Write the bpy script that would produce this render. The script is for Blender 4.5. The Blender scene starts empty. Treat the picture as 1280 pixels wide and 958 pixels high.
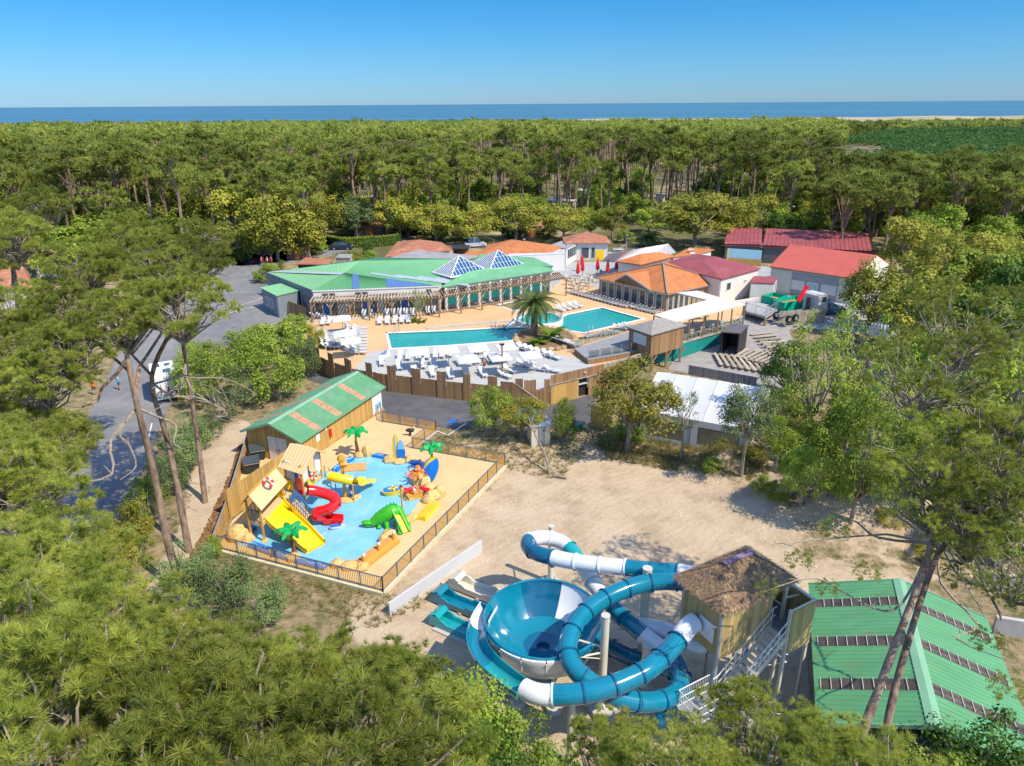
import bpy, bmesh, math, random
import numpy as np
from mathutils import Vector, Matrix
R = math.radians
scene = bpy.context.scene
COL = scene.collection
random.seed(7)

# ------------------------------------------------------------------ camera
FPX = 880.0; CAMH = 28.0; PITCH = math.atan(349.5/880); ROLL = R(0.4)
cam_d = bpy.data.cameras.new('camera'); cam = bpy.data.objects.new('camera', cam_d); COL.objects.link(cam)
cam_d.sensor_width = 36.0; cam_d.lens = 36.0*FPX/1280.0
cam_d.clip_start = 0.3; cam_d.clip_end = 60000
cam.location = (0, 0, CAMH)
cam.rotation_euler = (Matrix.Rotation(math.pi/2-PITCH, 3, 'X') @ Matrix.Rotation(-ROLL, 3, 'Z')).to_euler()
scene.camera = cam
scene.render.resolution_x = 1024; scene.render.resolution_y = 766

# ------------------------------------------------------------------ world and sun
SUN_DIR = Vector((0.60, -0.40, 0.93)).normalized()      # towards the sun
elev = math.asin(SUN_DIR.z); azim = math.atan2(SUN_DIR.x, SUN_DIR.y)
w = bpy.data.worlds.new('World'); scene.world = w; w.use_nodes = True
nt = w.node_tree; nt.nodes.clear()
wo = nt.nodes.new('ShaderNodeOutputWorld'); bg = nt.nodes.new('ShaderNodeBackground')
sky = nt.nodes.new('ShaderNodeTexSky'); sky.sky_type = 'NISHITA'; sky.sun_disc = False
sky.sun_elevation = elev; sky.sun_rotation = azim
sky.altitude = 200; sky.air_density = 1.0; sky.dust_density = 0.2; sky.ozone_density = 3.0
tc = nt.nodes.new('ShaderNodeTexCoord'); sp = nt.nodes.new('ShaderNodeSeparateXYZ')
rmp = nt.nodes.new('ShaderNodeValToRGB'); mul = nt.nodes.new('ShaderNodeMix'); mul.data_type = 'RGBA'; mul.blend_type = 'MULTIPLY'
mul.inputs[0].default_value = 1.0
cr = rmp.color_ramp
cr.elements[0].position = 0.0; cr.elements[0].color = (0.17, 0.29, 0.50, 1)
cr.elements[1].position = 0.40; cr.elements[1].color = (0.95, 1.0, 1.05, 1)
e = cr.elements.new(0.06); e.color = (0.125, 0.29, 0.475, 1)
e = cr.elements.new(0.13); e.color = (0.07, 0.28, 0.46, 1)
nt.links.new(tc.outputs['Generated'], sp.inputs[0]); nt.links.new(sp.outputs[2], rmp.inputs[0])
nt.links.new(sky.outputs[0], mul.inputs[6]); nt.links.new(rmp.outputs[0], mul.inputs[7])
nt.links.new(mul.outputs[2], bg.inputs[0]); bg.inputs[1].default_value = 0.15
nt.links.new(bg.outputs[0], wo.inputs[0])
sl = bpy.data.lights.new('sun', 'SUN'); sl.energy = 3.2; sl.angle = R(0.5); sl.color = (1.0, 0.89, 0.70)
so = bpy.data.objects.new('sun', sl); COL.objects.link(so); so.location = (60, -60, 120)
so.rotation_euler = SUN_DIR.to_track_quat('Z', 'Y').to_euler()
vs = scene.view_settings; vs.view_transform = 'Standard'; vs.look = 'None'; vs.exposure = 0.92; vs.gamma = 1.0

# ------------------------------------------------------------------ site survey: image bearing -> real point at a height
_cp, _sp = math.cos(PITCH), math.sin(PITCH); _cr, _sr = math.cos(-ROLL), math.sin(-ROLL)
T = 1.3                                                   # height of the pool terrace above the lower road
def G(px, py, z=0.0):
    x = px-640; y = 479-py
    x, y = x*_cr-y*_sr, x*_sr+y*_cr
    t = (z-CAMH)/(-FPX*_sp+y*_cp)
    return Vector((x*t, (FPX*_cp+y*_sp)*t, z))
def depth(p): return p.y*_cp+(CAMH-p.z)*_sp
def proj(p):
    zc = depth(p); u = FPX*p.x/zc; v = FPX*(p.y*_sp-(CAMH-p.z)*_cp)/zc
    c, s = math.cos(ROLL), math.sin(ROLL)
    return 640+u*c-v*s, 479-(u*s+v*c)
def hgt_at(base, topy):
    lo, hi = base.z, 27.5
    for i in range(40):
        m = (lo+hi)/2
        if proj(Vector((base.x, base.y, m)))[1] > topy: lo = m
        else: hi = m
    return lo-base.z
def sstep(a, b, x):
    t = min(1, max(0, (x-a)/(b-a))); return t*t*(3-2*t)
def ground_h(x, y):
    h = T*sstep(76, 98, y)
    if y > 300: h -= 9*sstep(300, 1000, y)
    if y > 1000: h += 11.5*sstep(1080, 1180, y)*(0.78+.14*sstep(-250, 250, x)+0.06*math.sin(x*0.011)+0.05*math.sin(x*0.037+1))
    if y > 1230: h -= 14*sstep(1240, 1400, y)
    # sand banks cut into the wooded slope on the right
    if 12 < x < 45 and 33 < y < 62:
        h += 2.0*math.exp(-((x-22.5)**2/12+(y-46)**2/10)) + 1.8*math.exp(-((x-26.5)**2/14+(y-43.5)**2/8))
        h += 1.2*math.exp(-((x-33)**2/30+(y-44)**2/20))
        h += 1.3*math.exp(-((x-18)**2/8+(y-51.5)**2/6))
    if -4 < x < 8 and 50 < y < 64:
        h += 0.45*math.exp(-((x-1.0)**2/6+(y-57.5)**2/1.5))
    return h
def GG(px, py):                                            # on the terrain
    z = 0.0
    for i in range(6):
        p = G(px, py, z); z = ground_h(p.x, p.y)
    return G(px, py, z)

# ------------------------------------------------------------------ materials
def hexc(h):
    h = h.lstrip('#'); v = [int(h[i:i+2], 16)/255 for i in (0, 2, 4)]
    return tuple((c/12.92 if c <= 0.04045 else ((c+0.055)/1.055)**2.4) for c in v)
MATS = {}
def mat(name, color, rough=0.75, var=0.12, vscale=1.5, color2=None, c2scale=0.4, c2amt=0.5, bump=0.0, bscale=8.0,
        stretch=(1, 1, 1), spec=0.3, metal=0.0, objrand=0.0, coat=0.0, sub=0.0, emis=None, alpha=1.0, backlit=0.0):
    if name in MATS: return MATS[name]
    if isinstance(color, str): color = hexc(color)
    if isinstance(color2, str): color2 = hexc(color2)
    m = bpy.data.materials.new(name); m.use_nodes = True; n = m.node_tree.nodes; L = m.node_tree.links
    b = n['Principled BSDF']; out = n['Material Output']
    b.inputs['Roughness'].default_value = rough; b.inputs['Metallic'].default_value = metal
    b.inputs['Specular IOR Level'].default_value = spec
    if coat: b.inputs['Coat Weight'].default_value = coat; b.inputs['Coat Roughness'].default_value = 0.08
    tcn = n.new('ShaderNodeTexCoord'); mp = n.new('ShaderNodeMapping'); mp.inputs['Scale'].default_value = stretch
    L.new(tcn.outputs['Object'], mp.inputs[0])
    base = n.new('ShaderNodeRGB'); base.outputs[0].default_value = (*color, 1)
    cur = base.outputs[0]
    if color2 is not None:
        ns = n.new('ShaderNodeTexNoise'); ns.inputs['Scale'].default_value = c2scale; ns.inputs['Detail'].default_value = 6; ns.inputs['Roughness'].default_value = 0.65
        L.new(mp.outputs[0], ns.inputs[0])
        r = n.new('ShaderNodeValToRGB'); r.color_ramp.elements[0].position = 1-c2amt-0.08; r.color_ramp.elements[1].position = 1-c2amt+0.08
        L.new(ns.outputs[0], r.inputs[0])
        mx = n.new('ShaderNodeMix'); mx.data_type = 'RGBA'; L.new(r.outputs[0], mx.inputs[0]); L.new(cur, mx.inputs[6]); mx.inputs[7].default_value = (*color2, 1)
        cur = mx.outputs[2]
    if var > 0:
        nz = n.new('ShaderNodeTexNoise'); nz.inputs['Scale'].default_value = vscale; nz.inputs['Detail'].default_value = 5
        L.new(mp.outputs[0], nz.inputs[0])
        mr = n.new('ShaderNodeMapRange'); mr.inputs[1].default_value = 0.3; mr.inputs[2].default_value = 0.7; mr.inputs[3].default_value = 1-var; mr.inputs[4].default_value = 1+var
        L.new(nz.outputs[0], mr.inputs[0]); val = mr.outputs[0]
    else:
        v = n.new('ShaderNodeValue'); v.outputs[0].default_value = 1; val = v.outputs[0]
    if objrand > 0:
        oi = n.new('ShaderNodeObjectInfo'); mr2 = n.new('ShaderNodeMapRange'); mr2.inputs[3].default_value = 1-objrand; mr2.inputs[4].default_value = 1+objrand
        L.new(oi.outputs['Random'], mr2.inputs[0]); mm = n.new('ShaderNodeMath'); mm.operation = 'MULTIPLY'
        L.new(val, mm.inputs[0]); L.new(mr2.outputs[0], mm.inputs[1]); val = mm.outputs[0]
    vm = n.new('ShaderNodeVectorMath'); vm.operation = 'SCALE'; L.new(cur, vm.inputs[0]); L.new(val, vm.inputs['Scale'])
    L.new(vm.outputs[0], b.inputs['Base Color'])
    if bump > 0:
        nb = n.new('ShaderNodeTexNoise'); nb.inputs['Scale'].default_value = bscale; nb.inputs['Detail'].default_value = 4
        L.new(mp.outputs[0], nb.inputs[0]); bp = n.new('ShaderNodeBump'); bp.inputs['Strength'].default_value = bump; bp.inputs['Distance'].default_value = 0.05
        L.new(nb.outputs[0], bp.inputs['Height']); L.new(bp.outputs[0], b.inputs['Normal'])
    if emis: b.inputs['Emission Color'].default_value = (*emis, 1); b.inputs['Emission Strength'].default_value = 1
    MATS[name] = m; return m

# ------------------------------------------------------------------ mesh builder
class MB:
    def __init__(s): s.v = []; s.f = []
    def add(s, vs, fs):
        o = len(s.v); s.v += [tuple(v) for v in vs]; s.f += [tuple(i+o for i in f) for f in fs]; return s
    def quad(s, a, b, c, d): return s.add([a, b, c, d], [(0, 1, 2, 3)])
    def poly(s, pts): return s.add(pts, [tuple(range(len(pts)))])
    def obox(s, c, X, Y, Z):                       # centre and half axes
        c, X, Y, Z = Vector(c), Vector(X), Vector(Y), Vector(Z)
        vs = [c+sx*X+sy*Y+sz*Z for sz in (-1, 1) for sx, sy in ((-1, -1), (1, -1), (1, 1), (-1, 1))]
        return s.add(vs, [(3, 2, 1, 0), (4, 5, 6, 7), (0, 1, 5, 4), (1, 2, 6, 5), (2, 3, 7, 6), (3, 0, 4, 7)])
    def box(s, x, y, z, sx, sy, sz, rz=0):         # base centre, full sizes
        c, n = math.cos(rz), math.sin(rz)
        return s.obox((x, y, z+sz/2), (c*sx/2, n*sx/2, 0), (-n*sy/2, c*sy/2, 0), (0, 0, sz/2))
    def bar(s, a, b, w, h=None, up=(0, 0, 1)):     # rectangular bar between two points
        a, b = Vector(a), Vector(b); h = h or w; d = b-a
        if d.length < 1e-6: return s
        up = Vector(up); side = d.cross(up)
        if side.length < 1e-4: side = d.cross(Vector((1, 0, 0)))
        side.normalize(); u = side.cross(d).normalized()
        return s.obox((a+b)/2, d/2, side*w/2, u*h/2)
    def prism(s, pts, z0, z1):                     # pts xy list
        n = len(pts); P = [Vector((p[0], p[1])) for p in pts]
        ar = sum(P[i].x*P[(i+1) % n].y-P[(i+1) % n].x*P[i].y for i in range(n))
        if ar < 0: P.reverse()
        zz0 = z0 if callable(z0) else (lambda x, y: z0); zz1 = z1 if callable(z1) else (lambda x, y: z1)
        vs = [(p.x, p.y, zz0(p.x, p.y)) for p in P]+[(p.x, p.y, zz1(p.x, p.y)) for p in P]
        fs = [tuple(range(n-1, -1, -1)), tuple(range(n, 2*n))]+[(i, (i+1) % n, n+(i+1) % n, n+i) for i in range(n)]
        return s.add(vs, fs)
    def tube(s, pts, r, n=8, caps=True, hole=False):
        pts = [Vector(p) for p in pts]; k = len(pts)
        rr = r if isinstance(r, (list, tuple)) else [r]*k
        prev = None; vs = []
        for i, p in enumerate(pts):
            d = (pts[min(i+1, k-1)]-pts[max(i-1, 0)])
            d = d.normalized() if d.length > 1e-9 else Vector((0, 0, 1))
            if prev is None:
                a = d.cross(Vector((0, 0, 1)));
                if a.length < 1e-3: a = Vector((1, 0, 0))
            else: a = prev-d*prev.dot(d)
            a.normalize(); prev = a; b = d.cross(a)
            for j in range(n):
                t = 2*math.pi*j/n; vs.append(p+(a*math.cos(t)+b*math.sin(t))*rr[i])
        fs = [(i*n+j, i*n+(j+1) % n, (i+1)*n+(j+1) % n, (i+1)*n+j) for i in range(k-1) for j in range(n)]
        if caps: fs += [tuple(range(n-1, -1, -1)), tuple(range((k-1)*n, k*n))]
        return s.add(vs, fs)
    def cyl(s, x, y, z, r, h, n=12, r2=None):
        return s.tube([(x, y, z), (x, y, z+h)], [r, r if r2 is None else r2], n)
    def lathe(s, c, prof, n=24, a0=0, a1=2*math.pi):
        full = abs(a1-a0-2*math.pi) < 1e-6; m = n if full else n+1; vs = []
        for r, z in prof:
            for j in range(m):
                t = a0+(a1-a0)*j/n; vs.append((c[0]+r*math.cos(t), c[1]+r*math.sin(t), c[2]+z))
        fs = [(i*m+j, i*m+(j+1) % m, (i+1)*m+(j+1) % m, (i+1)*m+j) for i in range(len(prof)-1) for j in range(n)]
        return s.add(vs, fs)
    def blob(s, c, r, n=10, m=6, jit=0.12, seed=0, flat=1.0):
        rnd = random.Random(seed); vs = []; c = Vector(c)
        r = r if isinstance(r, (tuple, list)) else (r, r, r)
        for i in range(m+1):
            th = math.pi*i/m
            for j in range(n):
                ph = 2*math.pi*j/n; k = 1+rnd.uniform(-jit, jit)
                vs.append((c.x+r[0]*k*math.sin(th)*math.cos(ph), c.y+r[1]*k*math.sin(th)*math.sin(ph), c.z+r[2]*k*math.cos(th)*flat))
        fs = [(i*n+j, (i+1)*n+j, (i+1)*n+(j+1) % n, i*n+(j+1) % n) for i in range(m) for j in range(n)]
        return s.add(vs, fs)
    def corr(s, a, b, c, d, pitch=0.25, amp=0.03, frac=0.3, th=0.03):   # ribbed sheet; ribs run a->d and b->c, repeat from a to b
        a, b, c, d = map(Vector, (a, b, c, d)); L = max((b-a).length, (c-d).length); n = max(1, int(L/pitch))
        nr = (b-a).cross(d-a).normalized()
        if nr.z < 0: nr = -nr
        vs = []; ts = []
        for i in range(n):
            for t, h in ((0, 0), (frac*0.3, 1), (frac*0.8, 1), (frac*1.1, 0)): ts.append(((i+t)/n, h*amp))
        ts.append((1, 0))
        for t, h in ts: vs.append(a.lerp(b, t)+nr*h); vs.append(d.lerp(c, t)+nr*h)
        m = len(ts)
        s.add(vs, [(2*i, 2*i+2, 2*i+3, 2*i+1) for i in range(m-1)])
        s.add([a-nr*th, b-nr*th, c-nr*th, d-nr*th], [(3, 2, 1, 0)])
        return s
    def mesh(s, name, mats, smooth=False, off=Vector((0, 0, 0))):
        me = bpy.data.meshes.new(name)
        me.from_pydata([(v[0]-off.x, v[1]-off.y, v[2]-off.z) for v in s.v], [], s.f)
        for m in (mats if isinstance(mats, (list, tuple)) else [mats]): me.materials.append(m)
        if smooth:
            me.polygons.foreach_set('use_smooth', [True]*len(me.polygons))
            try: me.set_sharp_from_angle(angle=R(40))
            except Exception: pass
        me.update(); return me
def origin(o):
    v = Vector((0, 0, 0))
    while o is not None: v += o.location; o = o.parent
    return v
def thing(name, label, cat, loc=(0, 0, 0), group=None):
    o = bpy.data.objects.new(name, None); o.empty_display_size = 0.3; COL.objects.link(o); o.location = loc
    o['label'] = label; o['category'] = cat
    if group: o['group'] = group
    return o
def tag(o, label, cat, group=None):
    o['label'] = label; o['category'] = cat
    if group: o['group'] = group
    return o
def part(name, mb, m, parent=None, smooth=False, label=None, kind=None, org=None):
    off = origin(parent) if parent else Vector(org) if org is not None else Vector((0, 0, 0))
    o = bpy.data.objects.new(name, mb.mesh(name, m, smooth, off)); COL.objects.link(o)
    if parent: o.parent = parent
    elif org is not None: o.location = org
    if label: o['label'] = label
    if kind: o['kind'] = kind
    return o
def solo(name, mb, m, label, cat, org, group=None, smooth=False):
    return tag(part(name, mb, m, None, smooth, org=org), label, cat, group)
def struct(name, mb, m, smooth=False):
    o = part(name, mb, m, None, smooth); o['kind'] = 'structure'; return o
def piece(name, me, parent, loc, rot=(0, 0, 0), sc=(1, 1, 1), m=None):     # shares mesh data, loc in parent space
    o = bpy.data.objects.new(name, me); COL.objects.link(o); o.parent = parent; o.location = loc; o.rotation_euler = rot; o.scale = sc
    return o
def copy_tree(o, parent=None):
    c = o.copy(); COL.objects.link(c); c.parent = parent
    for ch in o.children: copy_tree(ch, c)
    return c
def place(o, loc, rz=0, label=None, group=None, sc=None):
    o.location = loc; o.rotation_euler.z = rz
    if sc: o.scale = (sc, sc, sc)
    if label: o['label'] = label
    if group: o['group'] = group
    return o
def unit_box(name, m, sx=1, sy=1, sz=1):
    return MB().box(0, 0, 0, sx, sy, sz).mesh(name, m)
def spline(pts, per=8):
    P = [Vector(p) for p in pts]; out = []
    for i in range(len(P)-1):
        p0 = P[max(i-1, 0)]; p1 = P[i]; p2 = P[i+1]; p3 = P[min(i+2, len(P)-1)]
        for k in range(per):
            t = k/per
            out.append(0.5*((2*p1)+(p2-p0)*t+(2*p0-5*p1+4*p2-p3)*t*t+(3*p1-p0-3*p2+p3)*t*t*t))
    out.append(P[-1]); return out
def sheet(name, pts, off, m, step=2.0, kind='structure', hf=ground_h):     # thin sheet following the terrain
    bm = bmesh.new(); vs = [bm.verts.new((p[0], p[1], 0)) for p in pts]; f = bm.faces.new(vs)
    bmesh.ops.triangulate(bm, faces=[f])
    xs = [p[0] for p in pts]; ys = [p[1] for p in pts]
    for ax, lo, hi in ((0, min(xs), max(xs)), (1, min(ys), max(ys))):
        k = math.ceil(lo/step)*step
        while k < hi:
            co = [0, 0, 0]; co[ax] = k; no = [0, 0, 0]; no[ax] = 1
            bmesh.ops.bisect_plane(bm, geom=bm.verts[:]+bm.edges[:]+bm.faces[:], plane_co=co, plane_no=no, dist=1e-5)
            k += step
    for v in bm.verts: v.co.z = hf(v.co.x, v.co.y)+off
    for f in bm.faces:
        if f.normal.z < 0: f.normal_flip()
    bm.normal_update()
    for f in bm.faces:
        if f.normal.z < 0: f.normal_flip()
    me = bpy.data.meshes.new(name); bm.to_mesh(me); bm.free(); me.materials.append(m)
    o = bpy.data.objects.new(name, me); COL.objects.link(o)
    if kind: o['kind'] = kind
    return o
# ------------------------------------------------------------------ shared materials
M = {}
M['sand'] = mat('sand', (0.62, 0.50, 0.36), 0.95, 0.14, 0.7, (0.50, 0.40, 0.29), 0.25, 0.45, 0.5, 6)
M['rubber'] = mat('buff_rubber', (0.62, 0.44, 0.235), 0.9, 0.06, 0.5, (0.55, 0.39, 0.205), 0.3, 0.4, 0.1, 60)
M['deck'] = mat('pool_deck_resin', (0.60, 0.38, 0.20), 0.85, 0.07, 0.4, (0.53, 0.35, 0.20), 0.25, 0.4)
M['asph'] = mat('asphalt', (0.17, 0.17, 0.18), 0.9, 0.12, 0.8, (0.22, 0.215, 0.22), 0.12, 0.5, 0.3, 25)
M['asph2'] = mat('asphalt_dark', (0.085, 0.085, 0.095), 0.85, 0.15, 0.9, (0.11, 0.11, 0.12), 0.2, 0.5, 0.2, 25)
M['paving'] = mat('grey_paving', (0.36, 0.36, 0.37), 0.85, 0.08, 1.2, (0.30, 0.30, 0.32), 0.4, 0.4)
M['conc'] = mat('concrete', (0.46, 0.44, 0.41), 0.9, 0.1, 1.5, (0.36, 0.34, 0.31), 0.7, 0.35, 0.2, 12)
M['white'] = mat('white_paint', (0.68, 0.68, 0.66), 0.6, 0.05, 1.0)
M['render'] = mat('white_render', (0.66, 0.64, 0.60), 0.85, 0.06, 0.8, (0.58, 0.55, 0.50), 0.5, 0.25)
M['plastic'] = mat('white_plastic', (0.55, 0.56, 0.57), 0.35, 0.03, 2, spec=0.5)
M['wood'] = mat('brown_board', (0.31, 0.185, 0.095), 0.8, 0.22, 3, (0.22, 0.135, 0.08), 1.2, 0.4, 0.2, 12, (4, 4, 0.6), objrand=0.22)
M['woodl'] = mat('golden_board', (0.50, 0.31, 0.10), 0.75, 0.16, 3, (0.40, 0.24, 0.08), 1.2, 0.35, 0.2, 12, (5, 5, 0.5), objrand=0.16)
M['woodg'] = mat('tower_board', (0.46, 0.33, 0.14), 0.8, 0.22, 3, (0.24, 0.17, 0.075), 1.5, 0.4, 0.2, 12, (4, 4, 0.5), objrand=0.25)
M['post'] = mat('timber_post', (0.26, 0.17, 0.10), 0.8, 0.2, 5, stretch=(3, 3, 0.5))
M['weath'] = mat('weathered_timber', (0.40, 0.34, 0.27), 0.85, 0.2, 2, (0.26, 0.20, 0.15), 1.5, 0.4, objrand=0.2)
M['greyw'] = mat('grey_weathered_boards', (0.26, 0.25, 0.25), 0.85, 0.15, 2, objrand=0.2)
M['green'] = mat('green_roof_sheet', (0.13, 0.35, 0.17), 0.5, 0.07, 0.7, (0.16, 0.39, 0.21), 0.3, 0.5, spec=0.4)
M['greenl'] = mat('pale_lit_green_roof', (0.22, 0.47, 0.23), 0.5, 0.05, 0.6, (0.19, 0.42, 0.21), 0.3, 0.4)
M['greenshade'] = mat('shaded_green_roof', (0.05, 0.20, 0.10), 0.5, 0.08, 0.7)
M['greenold'] = mat('weathered_green_roof', (0.17, 0.40, 0.24), 0.6, 0.1, 1.2, (0.24, 0.30, 0.20), 0.35, 0.42)
M['skyl'] = mat('rooflight_sheet', (0.075, 0.062, 0.055), 0.5, 0.25, 2, (0.13, 0.09, 0.06), 1.5, 0.4)
M['skylr'] = mat('tan_rooflight_sheet', (0.45, 0.27, 0.16), 0.5, 0.2, 3)
M['bluepane'] = mat('blue_rooflight', (0.08, 0.16, 0.34), 0.2, 0.2, 3, spec=0.6)
M['glass'] = mat('window_glass', (0.04, 0.07, 0.09), 0.08, 0.3, 1.5, spec=0.8)
M['glassb'] = mat('pyramid_glass', (0.015, 0.09, 0.22), 0.06, 0.2, 2, (0.05, 0.25, 0.45), 1.0, 0.25, spec=0.8)
M['metal'] = mat('galvanised_metal', (0.45, 0.46, 0.46), 0.45, 0.08, 4, metal=0.6)
M['bluegrey'] = mat('blue_grey_rail', (0.10, 0.14, 0.20), 0.5, 0.08, 3)
M['dark'] = mat('dark_paint', (0.03, 0.03, 0.035), 0.5, 0.15, 3)
M['black'] = mat('black_rubber', (0.015, 0.015, 0.015), 0.6, 0.1, 3)
M['greyd'] = mat('grey_cladding', (0.20, 0.22, 0.25), 0.7, 0.08, 1)
M['yellow'] = mat('yellow_fibreglass', (0.85, 0.58, 0.01), 0.25, 0.04, 2, spec=0.5, coat=0.3)
M['red'] = mat('red_fibreglass', (0.72, 0.012, 0.015), 0.2, 0.04, 2, spec=0.5, coat=0.5)
M['blue'] = mat('blue_plastic', (0.01, 0.17, 0.60), 0.3, 0.05, 2, spec=0.5)
M['lblue'] = mat('light_blue_paint', (0.25, 0.50, 0.70), 0.4, 0.05, 2)
M['grn'] = mat('green_fibreglass', (0.05, 0.42, 0.015), 0.3, 0.15, 6, spec=0.5)
M['grn2'] = mat('palm_green_plastic', (0.01, 0.33, 0.08), 0.35, 0.12, 6)
M['orange'] = mat('orange_fibreglass', (0.75, 0.20, 0.02), 0.3, 0.1, 4)
M['brownp'] = mat('brown_plastic', (0.17, 0.06, 0.035), 0.4, 0.15, 6)
M['rock'] = mat('sandstone_moulding', (0.64, 0.42, 0.17), 0.8, 0.2, 4, (0.45, 0.27, 0.10), 2.5, 0.4, 0.5, 8)
M['tanroof'] = mat('straw_board_roof', (0.62, 0.46, 0.25), 0.7, 0.08, 3, stretch=(1, 6, 6))
M['ochre'] = mat('ochre_frame', (0.62, 0.33, 0.05), 0.45, 0.08, 4)
M['teal'] = mat('teal_fibreglass', (0.003, 0.18, 0.285), 0.14, 0.10, 1.2, (0.006, 0.155, 0.245), 0.6, 0.3, spec=0.6, coat=0.6)
M['teald'] = mat('deep_teal_fibreglass', (0.003, 0.10, 0.20), 0.12, 0.06, 1.2, spec=0.6, coat=0.5)
M['aqua'] = mat('aqua_fibreglass', (0.01, 0.32, 0.36), 0.12, 0.05, 1.2, spec=0.6, coat=0.5)
M['whitef'] = mat('white_fibreglass', (0.72, 0.74, 0.78), 0.18, 0.05, 1.2, (0.66, 0.66, 0.66), 0.5, 0.3, spec=0.5, coat=0.4)
M['cream'] = mat('cream_paint', (0.62, 0.58, 0.48), 0.5, 0.08, 2, (0.50, 0.46, 0.37), 1.2, 0.3)
M['spout'] = mat('steel_column', (0.50, 0.50, 0.46), 0.5, 0.08, 2)
M['redroof'] = mat('dark_red_roof', (0.27, 0.065, 0.075), 0.6, 0.08, 0.8, (0.33, 0.085, 0.09), 0.3, 0.45)
M['tarp'] = mat('white_tent_fabric', (0.52, 0.54, 0.59), 0.6, 0.04, 0.5)
M['canopy'] = mat('offwhite_canopy', (0.60, 0.57, 0.50), 0.8, 0.08, 0.6)
M['tealwall'] = mat('teal_painted_wall', (0.01, 0.22, 0.20), 0.7, 0.12, 1)
M['bark'] = mat('pine_bark', (0.29, 0.20, 0.145), 0.95, 0.35, 4, (0.17, 0.11, 0.08), 3, 0.45, 1.0, 5, (1, 1, 0.35), objrand=0.15)
M['barkg'] = mat('grey_bark', (0.27, 0.23, 0.18), 0.95, 0.3, 4, (0.18, 0.15, 0.11), 3, 0.4, 0.7, 6, (1, 1, 0.4))
M['twig'] = mat('bare_twig', (0.30, 0.25, 0.20), 0.95, 0.25, 6)
M['thatch'] = mat('weathered_thatch', (0.30, 0.20, 0.125), 0.95, 0.35, 8, (0.48, 0.34, 0.19), 1.3, 0.40)
M['purple'] = mat('purple_grey_ridge', (0.22, 0.15, 0.24), 0.8, 0.2, 3)
M['litter'] = mat('brown_leaf_litter', (0.22, 0.115, 0.055), 0.95, 0.35, 5, (0.30, 0.17, 0.09), 3, 0.4, 0.5, 10)
M['floorpad'] = mat('light_blue_splash_floor', (0.17, 0.46, 0.68), 0.12, 0.05, 0.8, (0.22, 0.51, 0.71), 0.5, 0.5, 0.12, 3, spec=0.6)
M['bluetrim'] = mat('deep_blue_trim', (0.012, 0.12, 0.42), 0.4, 0.1, 3)
M['skin'] = mat('skin', (0.50, 0.27, 0.17), 0.6, 0.05, 8)

def tile_mat(name, c1, c2, sc=3.2):
    m = mat(name, c1, 0.85, 0.14, 1.2, c2, 0.45, 0.42)
    n = m.node_tree.nodes; L = m.node_tree.links; b = n['Principled BSDF']
    tcn = n.new('ShaderNodeTexCoord'); wv = n.new('ShaderNodeTexBrick'); wv.inputs['Scale'].default_value = sc
    wv.inputs['Mortar Size'].default_value = 0.06; wv.inputs['Color1'].default_value = (1, 1, 1, 1); wv.inputs['Color2'].default_value = (0.7, 0.7, 0.7, 1); wv.inputs['Mortar'].default_value = (0, 0, 0, 1)
    L.new(tcn.outputs['Object'], wv.inputs[0]); bp = n.new('ShaderNodeBump'); bp.inputs['Strength'].default_value = 0.6; bp.inputs['Distance'].default_value = 0.06
    L.new(wv.outputs[0], bp.inputs['Height']); L.new(bp.outputs[0], b.inputs['Normal'])
    return m
M['tile'] = tile_mat('orange_roof_tiles', (0.55, 0.20, 0.075), (0.46, 0.155, 0.06))
M['tileold'] = tile_mat('weathered_clay_tiles', (0.42, 0.17, 0.10), (0.52, 0.27, 0.17))

def leaf_mat(name, c1, c2, dead=None, rough=0.65, trans=0.35):
    m = bpy.data.materials.new(name); m.use_nodes = True; n = m.node_tree.nodes; L = m.node_tree.links
    b = n['Principled BSDF']; b.inputs['Roughness'].default_value = rough; b.inputs['Specular IOR Level'].default_value = 0.25
    g = n.new('ShaderNodeNewGeometry'); oi = n.new('ShaderNodeObjectInfo'); tcn = n.new('ShaderNodeTexCoord')
    ns = n.new('ShaderNodeAttribute'); ns.attribute_name = 'tone'
    a = n.new('ShaderNodeMath'); a.operation = 'MULTIPLY_ADD'; L.new(g.outputs['Random Per Island'], a.inputs[0]); a.inputs[1].default_value = 0.35; L.new(ns.outputs['Fac'], a.inputs[2])
    r = n.new('ShaderNodeMapRange'); r.inputs[1].default_value = 0.15; r.inputs[2].default_value = 1.15; L.new(a.outputs[0], r.inputs[0])
    mx = n.new('ShaderNodeMix'); mx.data_type = 'RGBA'; L.new(r.outputs[0], mx.inputs[0]); mx.inputs[6].default_value = (*c1, 1); mx.inputs[7].default_value = (*c2, 1)
    mr = n.new('ShaderNodeMapRange'); mr.inputs[3].default_value = 0.68; mr.inputs[4].default_value = 1.3; L.new(oi.outputs['Random'], mr.inputs[0])
    vm = n.new('ShaderNodeVectorMath'); vm.operation = 'SCALE'; L.new(mx.outputs[2], vm.inputs[0]); L.new(mr.outputs[0], vm.inputs['Scale'])
    L.new(vm.outputs[0], b.inputs['Base Color'])
    tr = n.new('ShaderNodeBsdfTranslucent'); L.new(vm.outputs[0], tr.inputs[0])
    ms = n.new('ShaderNodeMixShader'); ms.inputs[0].default_value = trans; L.new(b.outputs[0], ms.inputs[1]); L.new(tr.outputs[0], ms.inputs[2])
    L.new(ms.outputs[0], n['Material Output'].inputs[0]); return m
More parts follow.
